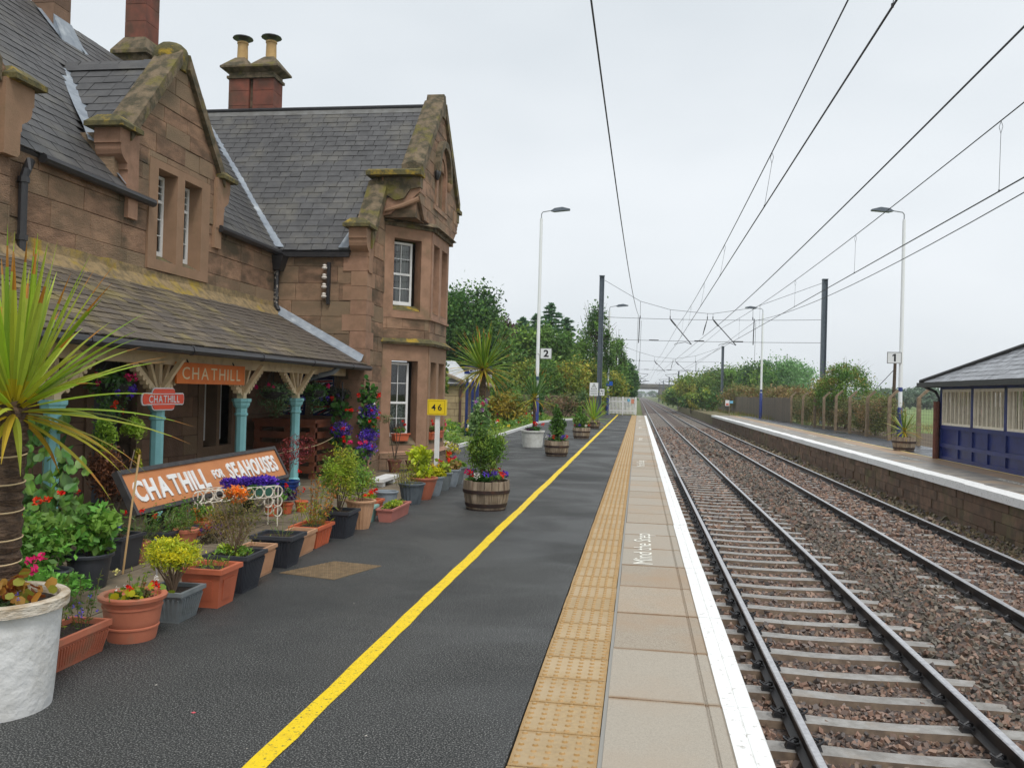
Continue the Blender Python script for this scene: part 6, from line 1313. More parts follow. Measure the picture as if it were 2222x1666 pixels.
# climbing beans on the veranda post: big leaves
bn = plant('climbing runner bean with large heart shaped leaves twining up the veranda post', (-5.35, 7.0, 0), 'climbing_bean', 'climber')
bl = MB(); sh_ = [(0, -.5), (.28, -.62), (.52, -.3), (.5, .1), (.26, .48), (0, .75), (-.26, .48), (-.5, .1), (-.52, -.3), (-.28, -.62)]
bl.add([(x, y, abs(x)*.22-.12*y*y) for x, y in sh_]+[(0, .05, -.03)], [(i, (i+1) % 10, 10) for i in range(10)]); blm = [bl.mesh('leaf', mat('bean_leaf_%d' % i, S(*c), .5, S(c[0]-16, c[1]-20, c[2]-8), 9, 3, rand=.25)) for i, c in enumerate((G1, G4, (98,140,50), (70,116,44)))]
for i in range(230):
    z = R.uniform(.2, 1.28); a = R.uniform(0, 6.28); q = R.uniform(.12, .30)*(1.15-.5*max(0, z-.8)); x, y = -5.28+q*math.cos(a)*.8, 6.98+q*math.sin(a)*1.3
    if z > 1.05: x, y = -5.5+.1*math.cos(a), 7.3+.22*math.sin(a)
    place(blm[i % 4], 'leaf', bn, Matrix.Translation((x, y, z)) @ Matrix.Rotation(R.uniform(-.9, .9)+.6, 4, 'Z') @ Matrix.Rotation(R.uniform(.5, 1.3), 4, 'X') @ Matrix.Rotation(R.uniform(-.6, .6), 4, 'Y') @ Matrix.Scale(R.uniform(.065, .105), 4))
stems(bn, (-5.3, 7.0, 0), [(-5.3+R.uniform(-.2, .2), 7+R.uniform(-.25, .25), R.uniform(.8, 1.25)) for _ in range(7)], .005, mat('green_stem', S(96,110,52), .7)); flower(bn, (-5.1, 7.2, .62), .03, ORRED, 10)
pot_box('low black trough of herbs under the long leaning name board', -4.75, -4.52, 7.75, 8.25, .17, BLACKP, .03, .024, .014, z0=Z2)
p = plant('leafy green herbs filling the low black trough', (-4.63, 8.0, .16)); nm = NM(); sprigs(nm, (-4.66, 7.9, .16), .16, .30, 12, 40, .02, [G4, (90,140,60)], .4); sprigs(nm, (-4.6, 8.25, .16), .13, .28, 9, 40, .02, [G1, (100,150,64)], .4); nm.build('foliage', FOL, p)
pot_round('terracotta pot of bushy lavender on the flags below the name board', (-4.47, 8.02), .115, .075, .17, TERRA, .04, .01, z0=Z2)
p = plant('spreading grey green lavender in a terracotta pot', (-4.47, 8.02, .16)); nm = NM(); sprigs(nm, (-4.47, 8.02, .15), .12, .24, 26, 18, .018, [(110,140,70), (130,150,60)], .2, .9); nm.build('foliage', FOL, p)
pot_round('terracotta pot with a scorched orange plant beside the white ring stand', (-4.60, 8.58), .115, .075, .17, TERRAB, .04, .01, z0=Z2)
p = plant('scorched orange and green plant in a terracotta pot', (-4.6, 8.58, .16)); nm = NM(); cloud(nm, (-4.6, 8.58, .26), (.14, .16, .09), 260, .02, [(196,120,40), GY, G1]); nm.build('foliage', FOL, p)
p = plant('mound of purple flowers spilling on the flags before the ring stand', (-4.3, 8.2, 0)); nm = NM(); cloud(nm, (-4.3, 8.25, .09), (.16, .2, .09), 320, .014, [(90,84,60), (80,70,70)]); nm.build('foliage', FOL, p); [flower(p, (-4.3+R.uniform(-.15, .15), 8.25+R.uniform(-.18, .18), .12+R.uniform(0, .08)), .022, (116, 66, 150), 10) for _ in range(16)]
sl_ = thing('solar_light', 'slim stainless solar garden light stuck behind the round terracotta pot', 'garden light', (-4.0, 6.72, 0)); m = MB(); m.tube([(-4.0, 6.72, 0), (-4.0, 6.72, .22)], .006, 6); m.build('spike', STEEL, sl_); m = MB(); m.lathe([(.02, .22), (.024, .23), (.026, .30), (.03, .305), (.03, .32), (.01, .325)], 10, (-4.0, 6.72, 0)); m.build('head', mat('stainless', S(180,176,170), .3, metal=.6), sl_, smooth=True)
# white ring stand with trough
rs = thing('plant_stand', 'white wrought iron plant stand made of rings', 'plant stand', (-4.45, 9.3, 0)); ra, rb_ = Vector((-4.84, 8.72, 0)), Vector((-4.28, 9.52, 0)); WI = mat('chipped_white_iron', S(222,214,200), .6, S(170,140,110), 20, 4, .52, .7)
def ringpt(u, v, o=0): q = ra.lerp(rb_, u); return Vector((q.x+o*.3, q.y-o*.2, v))
for off in (0, 1):
    for i in range(9):
        u = i/8; m = MB(); c_ = ringpt(u, .42, off*.55); dirv = (rb_-ra).normalized(); m.tube([c_+dirv*.055*math.cos(q)+Vector((0, 0, .06*math.sin(q))) for q in np.linspace(0, 6.283, 17)], .0085, 5, cap=False); m.build('ring', WI, rs, smooth=True)
    for i in (0, 1, 7, 8):
        for zz in (.305, .19):
            if i in (1, 7) and zz < .2: continue
            m = MB(); c_ = ringpt(i/8, zz, off*.55); m.tube([c_+dirv*.055*math.cos(q)+Vector((0, 0, .06*math.sin(q))) for q in np.linspace(0, 6.283, 17)], .0085, 5, cap=False); m.build('ring', WI, rs, smooth=True)
    for u in (0, 1):
        m = MB(); m.tube([ringpt(u, .49, off*.55), ringpt(u, 0, off*.55)], .008, 5); m.build('leg', WI, rs)
    for zz in (.485, .355):
        m = MB(); m.tube([ringpt(0, zz, off*.55), ringpt(1, zz, off*.55)], .006, 5); m.build('rail', WI, rs)
for u in (0, .5, 1): m = MB(); m.tube([ringpt(u, .36, 0), ringpt(u, .36, .55)], .006, 5); m.build('cross_bar', WI, rs)
tb = thing('green_trough', 'dark green plastic trough set in the white ring stand', 'planter', (-4.4, 9.24, .36)); dv = (rb_-ra).normalized(); pv_ = Vector((dv.y, -dv.x, 0)); o_ = Vector((-4.40, 9.24, .36)); m = MB()
def tq(u, v, z): q = o_+dv*u+pv_*v; return (q.x, q.y, q.z+z)
m.hexa([tq(-.24, -.05, 0), tq(.28, -.05, 0), tq(.28, .05, 0), tq(-.24, .05, 0), tq(-.28, -.075, .13), tq(.32, -.075, .13), tq(.32, .075, .13), tq(-.28, .075, .13)]); m.build('body', GREENP, tb)
p = plant('dense purple lobelia cushion filling the green trough', (-4.4, 9.24, .48)); nm = NM(); 
for i in range(5): cloud(nm, o_+dv*(-.22+.12*i)+Vector((0, 0, .17)), (.11, .11, .08), 420, .012, [(92,58,176), (76,48,150), (110,70,196)], .7, 14)
cloud(nm, o_+dv*(-.05)+Vector((0, 0, .12)), (.2, .1, .05), 200, .012, [G2, G3]); nm.build('flower_cushion', PETAL, p)
pot_round('glossy cobalt blue glazed pot at the foot of a teal veranda post', (-4.98, 11.7), .165, .125, .27, BLUEG, .03, .01, (.2, .4, .6, .8), z0=Z2)
p = plant('thin red leaved maple growing from the cobalt blue pot', (-4.98, 11.7, .25), 'shrub', 'shrub'); nm = NM(); cloud(nm, (-5.0, 12.0, .72), (.3, .6, .28), 420, .022, [(130,50,56), (110,44,50), (150,60,60)], .2, 18); nm.build('foliage', FOL, p); stems(p, (-4.98, 11.7, .25), [(-5+R.uniform(-.2, .2), 11.9+R.uniform(-.4, .4), R.uniform(.5, .9)) for _ in range(7)], .005); flower(p, (-4.8, 11.7, .42), .035, RED)
for i, (x, y) in enumerate(((-4.52, 10.15), (-4.42, 10.38), (-4.32, 10.62))): pot_round('small orange terracotta pot in a trio before the blue glazed pot', (x, y), .08, .06, .14, TERRAB, .03, .008, z0=Z2, group='trio of small terracotta pots')
p = plant('red geraniums and foliage over the trio of small terracotta pots', (-4.42, 10.38, .13)); nm = NM(); cloud(nm, (-4.45, 10.35, .24), (.14, .32, .09), 320, .024, [G2, G1, (80,60,90)]); nm.build('foliage', FOL, p); [flower(p, q, .034, RED) for q in ((-4.4, 10.3, .38), (-4.3, 10.62, .30))]
# pallet planter, flags of the nation, wall plants
pp = thing('pallet_planter', 'stained wooden pallet box standing under the end of the veranda', 'pallet box', (-6.3, 14.6, 0))
for x, dx in ((-6.75, .55), (-5.95, .55)): pass
for i in range(5):
    z = .12+i*.2; m = MB(); m.box(-6.75, -5.62, 14.32, 14.345, z, z+.12); m.build('slat', WOODR, pp); m = MB(); m.box(-5.645, -5.62, 14.36, 15.3, z, z+.12); m.build('slat', WOODR, pp)
for x in (-6.75, -6.2, -5.72): m = MB(); m.box(x, x+.1, 14.35, 14.45, .01, 1.02); m.build('post', WOODR, pp)
m = MB(); m.box(-6.78, -5.6, 14.30, 15.3, 1.0, 1.06); m.build('top', WOODR, pp)
uj = [NAVY, SIGNW, mat('flag_red', S(170,36,44), .8)]
FN = mat('flag_navy', S(34,40,88), .85)
for k, (px0, px1) in enumerate(((-6.72, -6.30), (-6.12, -5.72))):
    fl_ = thing('flag_banner', 'hanging banner of red, white and navy flags above the pallet box', 'flag', (px0, 15.42, 1.9), group='flag banners on the veranda')
    n = 10; m = MB(); V = []
    for i in range(n+1):
        for j in range(9): V.append((px0+(px1-px0)*j/8, 15.515+.03*math.sin(j*1.3+i*.5), 2.05-.95*i/n))
    m.add(V, [(i*9+j, (i+1)*9+j, (i+1)*9+j+1, i*9+j+1) for i in range(n) for j in range(8)]); m.build('cloth', FN, fl_, smooth=True)
    for i in range(4):
        z = 1.98-.24*i; L_ = px1-px0
        def strip(a, b, wd, mt_, off): m = MB(); m.bar((px0+L_*a[0], 15.475-off, z+a[1]), (px0+L_*b[0], 15.475-off, z+b[1]), .004, wd, (0, 0, 1)); return m.build('stripe', mt_, fl_)
        strip((.05, -.0), (.95, .02), .05, SIGNW, 0); strip((.05, -.0), (.95, .02), .032, uj[2], .005); strip((.05, -.10), (.55, -.02), .022, SIGNW, .002); strip((.25, -.14), (.75, -.02), .014, uj[2], .004); strip((.55, -.12), (.95, -.05), .02, SIGNW, .002)
def hanging(label, c, r, flows, cols=(G2, G1, (92,120,84)), tail=.25, hz=None):
    t = thing('hanging_basket', label, 'hanging basket', c); m = MB(); m.lathe([(.02, -.13), (r*.6, -.10), (r*.85, -.03), (r*.9, 0), (r*.8, 0)], 14, c); m.build('basket', BLACKIRON, t, smooth=True)
    m = MB(); zt = hz or 1.95
    for a in (0, 2.1, 4.2): m.tube([(c[0]+r*.85*math.cos(a), c[1]+r*.85*math.sin(a), c[2]), (c[0], c[1], zt)], .004, 4)
    m.build('chain', WIRE, t); nm = NM(); cloud(nm, (c[0], c[1], c[2]+.0), (r*1.25, r*1.25, .15), 520, .022, cols, .45, 18); cloud(nm, (c[0], c[1], c[2]-.16), (r*1.15, r*1.15, tail), 360, .018, cols, .35, 16); nm.build('foliage', FOL, t)
    for col, n_, dz in flows:
        for _ in range(n_): a = R.uniform(0, 6.28); flower(t, (c[0]+r*1.2*math.cos(a), c[1]+r*1.2*math.sin(a), c[2]+dz+R.uniform(-.06, .08)), .032 if col != PURP else .04, col, 18)
    return t
hanging('hanging basket with pink fuchsia flowers beside the orange name board', (-5.62, 8.45, 1.62), .2, ((PINK, 7, .05), (PURP, 7, -.1), (ORRED, 3, -.25)))
hanging('hanging basket of trailing grey green foliage between two veranda posts', (-5.56, 12.45, 1.55), .24, ((PINK, 5, .08),), ((70,96,56), (110,128,92), (84,108,72)))
hanging('hanging basket with pink and violet blooms near the wing wall', (-5.56, 14.1, 1.58), .2, ((PINK, 6, .12), (PURP, 6, -.2)))
hanging('dark hanging basket with faded mauve flowers against the corner', (-5.56, 15.2, 1.50), .2, (((110,96,150), 5, .0),), ((52,60,50), (66,72,60)), hz=1.95)
def wallpots(label, x, y, specs, cat='wall planter'):
    t = thing('wall_planter', label, cat, (x, y, 0)); m = MB(); m.tube([(x-.02, y+.06, .0), (x-.02, y+.06, 1.75)], .012, 6); m.build('support', BLACKIRON, t)
    for z, kind in specs:
        m = MB(); m.lathe([(.05, z-.08), (.09, z+.04), (.10, z+.05), (.07, z+.05)], 12, (x, y, 0)); m.build('pot', BLACKP, t, smooth=True); nm = NM()
        if kind == 'ger':
            a = NR.uniform(0, 6.28, 95); C = np.stack([x+.19*NR.uniform(.4, 1, 95)*np.cos(a), y+.19*NR.uniform(.4, 1, 95)*np.sin(a)-.03, z+.05+NR.normal(size=95)*.11], 1); discs(nm, C, .040, [G2, (56,108,44), G1, (84,132,60)], .35, 9); nm.build('foliage', FOL, t)
            for _ in range(4): a = R.uniform(3.3, 6.6); flower(t, (x+.2*math.cos(a), y+.2*math.sin(a), z+R.uniform(.0, .28)), .042, RED, 20)
        else:
            cloud(nm, (x, y, z+.02), (.19, .19, .17), 260, .016, [G2, (90,110,60)], .4); nm.build('foliage', FOL, t); nm = NM(); cloud(nm, (x, y-.03, z+.0), (.2, .2, .17), 620, .014, [(88,60,176), (106,76,196), (74,50,150), (140,100,200)], .7, 22); nm.build('lobelia', PETAL, t)
            for _ in range(3): a = R.uniform(3.3, 6.6); flower(t, (x+.2*math.cos(a), y+.2*math.sin(a), z+R.uniform(-.1, .15)), .028, R.choice((WHT, RED, RED)), 14)
wallpots('wall planters of round leaved geraniums with scarlet heads on the wing side wall', -5.36, 14.95, ((1.18, 'ger'), (.62, 'ger'), (.9, 'lob')))
wallpots('cascade of purple lobelia and red geraniums on the house corner', -4.95, 15.25, ((1.45, 'ger'), (1.22, 'lob'), (1.0, 'ger'), (.80, 'lob'), (.50, 'lob')))
p = plant('pink flowered geranium in a dark tub at the foot of the wall planters', (-4.9, 14.4, 0)); nm = NM(); C = np.array([(-4.9, 14.4, .42)])+NR.normal(size=(110, 3))*[.13, .13, .10]; discs(nm, C, .035, [G2, G3, G1], .5); nm.build('foliage', FOL, p); [flower(p, (-4.9+R.uniform(-.2, .25), 14.4+R.uniform(-.2, .2), .66+R.uniform(0, .06)), .042, PINK, 18) for _ in range(6)]
pot_round('dark tub of pink geranium against the wing wall', (-4.9, 14.4), .16, .13, .32, BLACKP, .03, .014, z0=Z2)
# window boxes
for k, (c_, u_, n_) in enumerate(((P0+(P1-P0).normalized()*.50+CHN*.03, (P1-P0).normalized(), CHN), (P1+Vector((.03, .42, 0)), Vector((0, 1, 0)), Vector((1, 0, 0))), (P1+Vector((.03, 1.16, 0)), Vector((0, 1, 0)), Vector((1, 0, 0))))):
    t = thing('window_box', ('terracotta window box on the angled bay window sill', 'terracotta window box on the front bay sill nearer the wing corner', 'terracotta window box on the front bay sill nearer the garden')[k], 'window box', (c_.x, c_.y, .58)); q = lambda a, b, z: tuple(c_+u_*a+n_*b+Vector((0, 0, z))); m = MB(); m.hexa([q(-.14, -.07, .58), q(.14, -.07, .58), q(.14, .05, .58), q(-.14, .05, .58), q(-.18, -.09, .73), q(.18, -.09, .73), q(.18, .07, .73), q(-.18, .07, .73)] if u_.cross(n_).z > 0 else [q(.14, -.07, .58), q(-.14, -.07, .58), q(-.14, .05, .58), q(.14, .05, .58), q(.18, -.09, .73), q(-.18, -.09, .73), q(-.18, .07, .73), q(.18, .07, .73)]); m.build('box', TERRAB, t)
    m = MB(); m.hexa([q(-.19, .05, .715), q(.19, .05, .715), q(.19, .085, .715), q(-.19, .085, .715), q(-.19, .05, .74), q(.19, .05, .74), q(.19, .085, .74), q(-.19, .085, .74)]); m.build('lip', TERRAB, t)
    nm = NM(); cloud(nm, q(0, -.02, .80), (.13, .13, .07), 160, .022, [(110,90,60), (120,84,56), G1]); nm.build('foliage', FOL, t); [flower(t, q(R.uniform(-.12, .15), 0, .9+R.uniform(0, .12)), .034, RED) for _ in range(3)]
# white stone trough and pots by the bay
wt_ = thing('stone_bench', 'low white painted stone bench behind the pots under the bay window', 'bench', (-4.24, 14.0, 0)); m = MB(); m.box(-4.36, -4.12, 13.55, 14.5, .10, .15); m.build('seat', WHITEP, wt_)
for y in (13.65, 14.25): m = MB(); m.box(-4.33, -4.15, y, y+.14, .016, .10); m.build('support', WHITEP, wt_)
pot_round('bracket clay pot before the bay plinth with a bare twig', (-4.70, 16.2), .13, .09, .26, BRICK, .04, .012); pot_round('plain clay pot near the bay plinth', (-4.42, 16.5), .13, .09, .24, BRICK, .04, .012)
p = plant('bent leafless twig leaning on the bay window', (-4.7, 16.2, .2)); stems(p, (-4.7, 16.2, .2), [(-4.68, 16.2, .95), (-4.85, 16.2, 1.05), (-4.6, 16.3, .9)], .012); nm = NM(); cloud(nm, (-4.9, 16.2, 1.05), (.16, .14, .14), 160, .018, [(110,120,80), (120,110,80)], .3); nm.build('foliage', FOL, p)
m = MB(); m.tube(sagline((-5.52, 11.5, .62), (-5.52, 13.35, .62), .03)+sagline((-5.52, 13.45, .62), (-5.4, 15.5, .95), .1), .007, 5); tag(m.build('rope', mat('rope', S(190,170,130), .9)), 'slack pale rope strung between the teal veranda posts', 'rope')

# ---- half barrels: staves and hoops
def barrel():
    t = thing('barrel_planter', 'weathered oak half barrel planter with rusty iron hoops', 'barrel'); n = 20
    for i in range(n):
        a0, a1 = 2*math.pi*i/n+.012, 2*math.pi*(i+1)/n-.012; m = MB(); rows = []
        jt = R.uniform(-.003, .003)
        for z, r in ((0, .27), (.14, .305), (.28, .325), (.405+R.uniform(-.006, .006), .322)): rows.append([((r+jt)*math.cos(a0), (r+jt)*math.sin(a0), z), ((r+jt)*math.cos(a1), (r+jt)*math.sin(a1), z), ((r-.025)*math.cos(a1), (r-.025)*math.sin(a1), z), ((r-.025)*math.cos(a0), (r-.025)*math.sin(a0), z)])
        for q, w_ in zip(rows[:-1], rows[1:]): m.hexa(q+w_)
        m.build('stave', BARRELW, t)
    for z0_, z1_, ra_, rb2 in ((.045, .10, .283, .298), (.235, .285, .324, .332), (.005, .02, .273, .277)):
        m = MB(); k = 28; V = []
        for r, z in ((ra_+.004, z0_), (rb2+.004, z1_), (rb2-.006, z1_), (ra_-.006, z0_)): V += [(r*math.cos(2*math.pi*j/k), r*math.sin(2*math.pi*j/k), z) for j in range(k)]
        m.add(V, [(i*k+j, i*k+(j+1) % k, ((i+1) % 4)*k+(j+1) % k, ((i+1) % 4)*k+j) for i in range(4) for j in range(k)]); m.build('hoop', BARRELR, t, smooth=True)
    m = MB(); m.lathe([(.01, .30), (.29, .30), (.295, .36), (.05, .37)], 20); m.build('soil', SOIL, t); return t
b0 = barrel(); blabels = ['weathered oak half barrel with a tall bush and purple and orange bedding', 'oak half barrel holding an upright leafy cone bush next to the white tub', 'oak half barrel with a low bush, red and violet flowers before the grassy tub', 'oak half barrel holding a spiky grass plant beside the mast', 'oak half barrel with a small striped palm on the opposite platform']
bpos = [(-2.08, 11.78, 0), (-2.1, 22.3, 0), (-2.06, 31.5, 0), (-2.13, 41.1, 0), (9.43, 32.3, OZ)]
for i, (q, l) in enumerate(zip(bpos, blabels)):
    o = b0 if i == 0 else copy_tree(b0); put(o, q, R.uniform(0, 6), 1.22 if i == 4 else 1.0); o['label'] = l; o['category'] = 'barrel'; o['group'] = 'half barrel planters'
def bedding(p, c, r, h, flows):
    nm = NM(); cloud(nm, (c[0], c[1], h+.04), (r, r, .07), 420, .02, [G1, G4, G2], .5, 16); nm.build('foliage', FOL, p)
    for i, col in enumerate(flows): a = i*6.283/len(flows); flower(p, (c[0]+r*.95*math.cos(a), c[1]+r*.95*math.sin(a), h+.08+R.uniform(0, .04)), .055, col, 26, size=.45)
sp = [(PURP, PURP, ORRED, ORRED, ORRED, PURP, PURP, PINK, RED, WHT, PURP, PURP, ORRED), (RED, PURP, ORRED, PURP, WHT, RED, PURP), (RED, ORRED, PURP, PURP, RED, PURP, WHT)]
p = plant('dense round dark green bush with bedding flowers in the nearest the sign barrel', (-2.08, 11.78, .37), 'shrub', 'shrub'); p['label'] = 'dense dark green bush ringed by purple and orange bedding in a half barrel'; nm = NM(); cloud(nm, (-2.1, 11.8, .82), (.33, .33, .40), 4200, .017, [(100,132,52), (84,116,44), (126,150,58), (144,158,56), (74,104,42)], .45, 46, .6, .25, .3); nm.build('foliage', FOL, p); stems(p, (-2.08, 11.78, .36), [(-2.1+R.uniform(-.25, .25), 11.8+R.uniform(-.25, .25), R.uniform(.7, 1.15)) for _ in range(16)], .006); bedding(p, (-2.08, 11.78), .28, .40, sp[0])
p = plant('upright cone of glossy green leaves in the half barrel next to the white tub', (-2.1, 22.3, .37), 'shrub', 'shrub'); nm = NM(); cloud(nm, (-2.12, 22.3, .75), (.27, .27, .40), 1700, .028, [(70,104,44), (56,88,36), (90,124,50)], .5, 30, .6, .25, .3); cloud(nm, (-2.1, 22.3, 1.15), (.14, .14, .2), 300, .028, [(80,116,46), (70,104,40)], .5, 8); nm.build('foliage', FOL, p); bedding(p, (-2.1, 22.3), .28, .40, sp[1])
p = plant('low rounded bush with red and violet bedding in a half barrel', (-2.06, 31.5, .37), 'shrub', 'shrub'); nm = NM(); cloud(nm, (-2.1, 31.5, .70), (.30, .30, .28), 900, .036, [(80,116,46), (66,100,40), (110,136,56)], .5, 22); cloud(nm, (-2.15, 31.5, 1.0), (.12, .12, .18), 160, .036, [(96,130,50)], .5, 6); nm.build('foliage', FOL, p); bedding(p, (-2.06, 31.5), .28, .40, sp[2])
cordyline('spiky grassy palm tuft in the half barrel beside the mast', (-2.13, 41.1, .36), .08, .05, 1.2, 50, .06, seed=12, old=.15)
cordyline('small variegated palm in the half barrel on the opposite platform', (9.43, 32.3, .36), .28, .05, .8, 44, .055, seed=14, cols=((150,166,80), (186,186,110), (120,146,66)), old=.35)
pot_round('large white painted tub with a small palm beyond the half barrels', (-3.15, 25.65), .34, .30, .50, mat('white_tub', S(214,214,208), .7, S(186,186,178), 6, 4), .05, .03)
cordyline('small green palm with a bare stem in the large white tub', (-3.12, 25.65, .44), 1.05, .045, .98, 64, .035, seed=7, droop=.8, cols=((96,136,64), (80,120,56), (120,150,80)), old=.25)
p = plant('red geraniums and dark heuchera under the palm in the large white tub', (-3.15, 25.65, .46)); nm = NM(); cloud(nm, (-3.15, 25.6, .54), (.28, .26, .08), 320, .03, [(84,56,80), (60,48,66), G2]); nm.build('foliage', FOL, p); [flower(p, (-3.1+R.uniform(-.05, .3), 25.5, .68+R.uniform(-.03, .06)), .06, RED) for _ in range(4)]
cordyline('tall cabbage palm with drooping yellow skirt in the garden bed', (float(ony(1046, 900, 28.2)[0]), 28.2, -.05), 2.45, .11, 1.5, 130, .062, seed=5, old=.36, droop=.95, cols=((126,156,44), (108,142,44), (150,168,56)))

# ================================================================== garden beyond the house
KP = [(-5.11, 20.9), (-5.11, 22.1), (-5.11, 24.8), (-5.0, 28.3), (-5.1, 36.4), (-5.3, 45.9), (-4.6, 51.7), (-4.0, 53.3), (-3.9, 60)]
gd = MB(); gd.add([(x-.05, y, .03) for x, y in KP]+[(-16, KP[-1][1], .03), (-16, KP[0][1], .03)], [tuple(range(len(KP)+2))[::-1]])
tag(gd.build('garden_bed', mat('garden_grass', S(112,132,54), .95, S(92,112,44), 2.2, 5, .35, .65, S(128,112,70), .6, .55, .7, bump=.6, bs=30)), kind='structure')
m = MB()
for (x0, y0), (x1, y1) in zip(KP[:-1], KP[1:]): m.bar((x0, y0, .045), (x1, y1, .045), .09, .11)
tag(m.build('kerb', WHITEP), kind='structure')
nm = NM()                                                 # low flowers and weeds of the bed
for i in range(70):
    y = R.uniform(21, 52); x = -5.35-R.uniform(0, 1)**1.5*3.5; s_ = R.uniform(.15, .4)
    cloud(nm, (x, y, .05+s_*.5), (s_*1.2, s_*1.4, s_*.7), 130, .045, [G4, GY, G1, (130,150,56), (96,130,60)], .4, 8)
for i in range(60):
    y = R.uniform(21.5, 50); x = -5.4-R.uniform(0, 2.5); c = R.choice((RED, ORRED, WHT, WHT, PINK, YEL)); P = np.array([(x, y, R.uniform(.2, .6))])+rdirs(9)*.05; nm.add(leafquads(P, .045, .8), pick([c], 9))
tag(nm.build('bedding_plants', FOL), 'low mixed green garden plants dotted with small flowers', 'garden plants', kind='stuff')
def shrub(label, c, r, n, size, cols, clumps=26, asp=.5, flows=None, name='shrub'):
    t = thing(name, label, 'shrub', (c[0], c[1], 0)); nm = NM(); cloud(nm, c, r, n, size, cols, asp, clumps, .5, .28, .36); nm.build('foliage', FOL, t)
    m = MB(); [m.tube([(c[0]+R.uniform(-.1, .1), c[1], -.05), (c[0]+R.uniform(-.5, .5)*r[0], c[1]+R.uniform(-.5, .5)*r[1], c[2]+R.uniform(-.2, .3)*r[2])], [.03, .015], 5) for _ in range(6)]; m.build('stem', BARK, t)
    for col, k in (flows or []): [flower(t, (c[0]+R.uniform(-.9, .9)*r[0], c[1]-r[1]*R.uniform(.5, .95), c[2]+R.uniform(-.6, .9)*r[2]), .07, col, 20) for _ in range(k)]
    return t
shrub('tall opium poppies with grey green leaves and mauve blooms by the blue sign posts', (-4.75, 25.6, .75), (.35, .6, .72), 900, .055, [(110,140,84), (96,130,70), (130,156,92)], 30, .45, [((186,120,196), 4), (PINK, 2)], 'poppy_clump')
shrub('yellow orange flowering bush beyond the poppies', (-6.3, 41, .95), (1.2, 1.4, .85), 1400, .07, [(144,130,50), (128,124,52), (104,116,50), (160,138,48)], 26)
shrub('small clipped dark green cone bush near the stone wall', (-5.95, 50, 1.0), (.55, .55, .95), 1500, .06, [(52,92,44), (44,80,38), (66,108,50)], 30)
shrub('red poppies and leafy weeds at the end of the bay', (-5.6, 22.8, .45), (.4, .8, .42), 700, .045, [G1, G4, G2], 20, .4, [(RED, 6), ((230,120,130), 4)], 'poppy_clump')
shrub('brown and silver rockery plants along the white kerb', (-4.6, 20.3, .22), (.35, .7, .22), 700, .035, [(150,140,60), (196,190,176), (128,110,80), GYY], 24, .4, [(ORRED, 3)])
shrub('green shrub climbing the far corner of the house', (-5.45, 22.6, 2.0), (.35, .5, .85), 900, .06, [(70,104,44), (96,120,46), (150,150,50), (52,84,38)], 26)
shrub('grey brown thicket in front of the stone wall beside the warning board', (-5.0, 57.5, .9), (1.5, .8, .9), 1000, .07, [(104,110,62), (120,96,70), (86,96,54)], 26)
shrub('small evergreen against the stone wall', (-3.9, 58.6, 1.1), (.9, .7, .8), 800, .07, [(66,92,52), (84,108,60)], 20)
shrub('feathery green weeds along the garden edge', (-7.6, 47, .8), (1.6, 3.0, .8), 1500, .07, [G1, GY, (120,140,60)], 34, .35)
# blue station sign on posts
bs_ = thing('platform_sign', 'blue and white station sign on three navy posts behind the palm', 'sign', (-6.2, 30, 0)); YB = 30.0
A, B = ony(1008, 794, YB), ony(1037, 812, YB)
m = MB(); m.box(A[0], B[0]+.5, YB, YB+.05, B[2], A[2]); m.build('panel', NAVY, bs_); m = MB(); m.box(A[0], B[0]+.5, YB, YB+.05, B[2]-.14, B[2]-.004); m.build('lower_panel', SIGNW, bs_)
letters('Chathill', SIGNW, bs_, (A[0]+.17, YB-.004, B[2]+.06), (1, 0, 0), (0, 0, 1), .60, .13, .01, .001, .12)
for px_p, rad in ((1012, .05), (1024, .05), (1034, .06)):
    q = ony(px_p, 900, YB+.1); m = MB(); m.lathe([(rad, 0), (rad, B[2]+.1)], 8, (q[0], YB+.1, 0)); m.build('post', NAVY, bs_, smooth=True)
# outbuilding
ob = thing('outbuilding', 'small stone outbuilding with a pale slate roof behind the garden', 'outbuilding', (-10, 38, 0)); YO = 36.0
rA, rE = ony(968, 774, YO), ony(1024, 832, YO)
m = MB(); m.box(rA[0]-3.5, rE[0]-.25, YO, YO+6, -.1, rE[2]); ow = m.build('wall', MORTAR, ob)
z = 0.0
while z < rE[2]-.1:
    x = rA[0]-2.5+R.uniform(0, .3)
    while x < rE[0]-.3:
        l_ = min(R.uniform(.35, .7), rE[0]-.26-x); q = MB(); q.box(x, x+l_-.015, YO-.03, YO, z+.008, z+.27); q.build('stone', mat('pale_sandstone', S(176,154,120), .9, S(150,130,100), 3, 4, rand=.12), ow); x += l_
    z += .28
m = MB(); m.add([(rA[0]-2.0, YO-.15, rA[2]), (rE[0], YO-.15, rE[2]), (rE[0], YO+6, rE[2]), (rA[0]-2, YO+6, rA[2]), (rA[0]-2, YO-.15, rA[2]-.1), (rE[0], YO-.15, rE[2]-.1), (rE[0], YO+6, rE[2]-.1), (rA[0]-2, YO+6, rA[2]-.1)], [(0, 1, 2, 3), (7, 6, 5, 4), (0, 4, 5, 1), (1, 5, 6, 2)]); m.build('verge', BARRELW, ob)
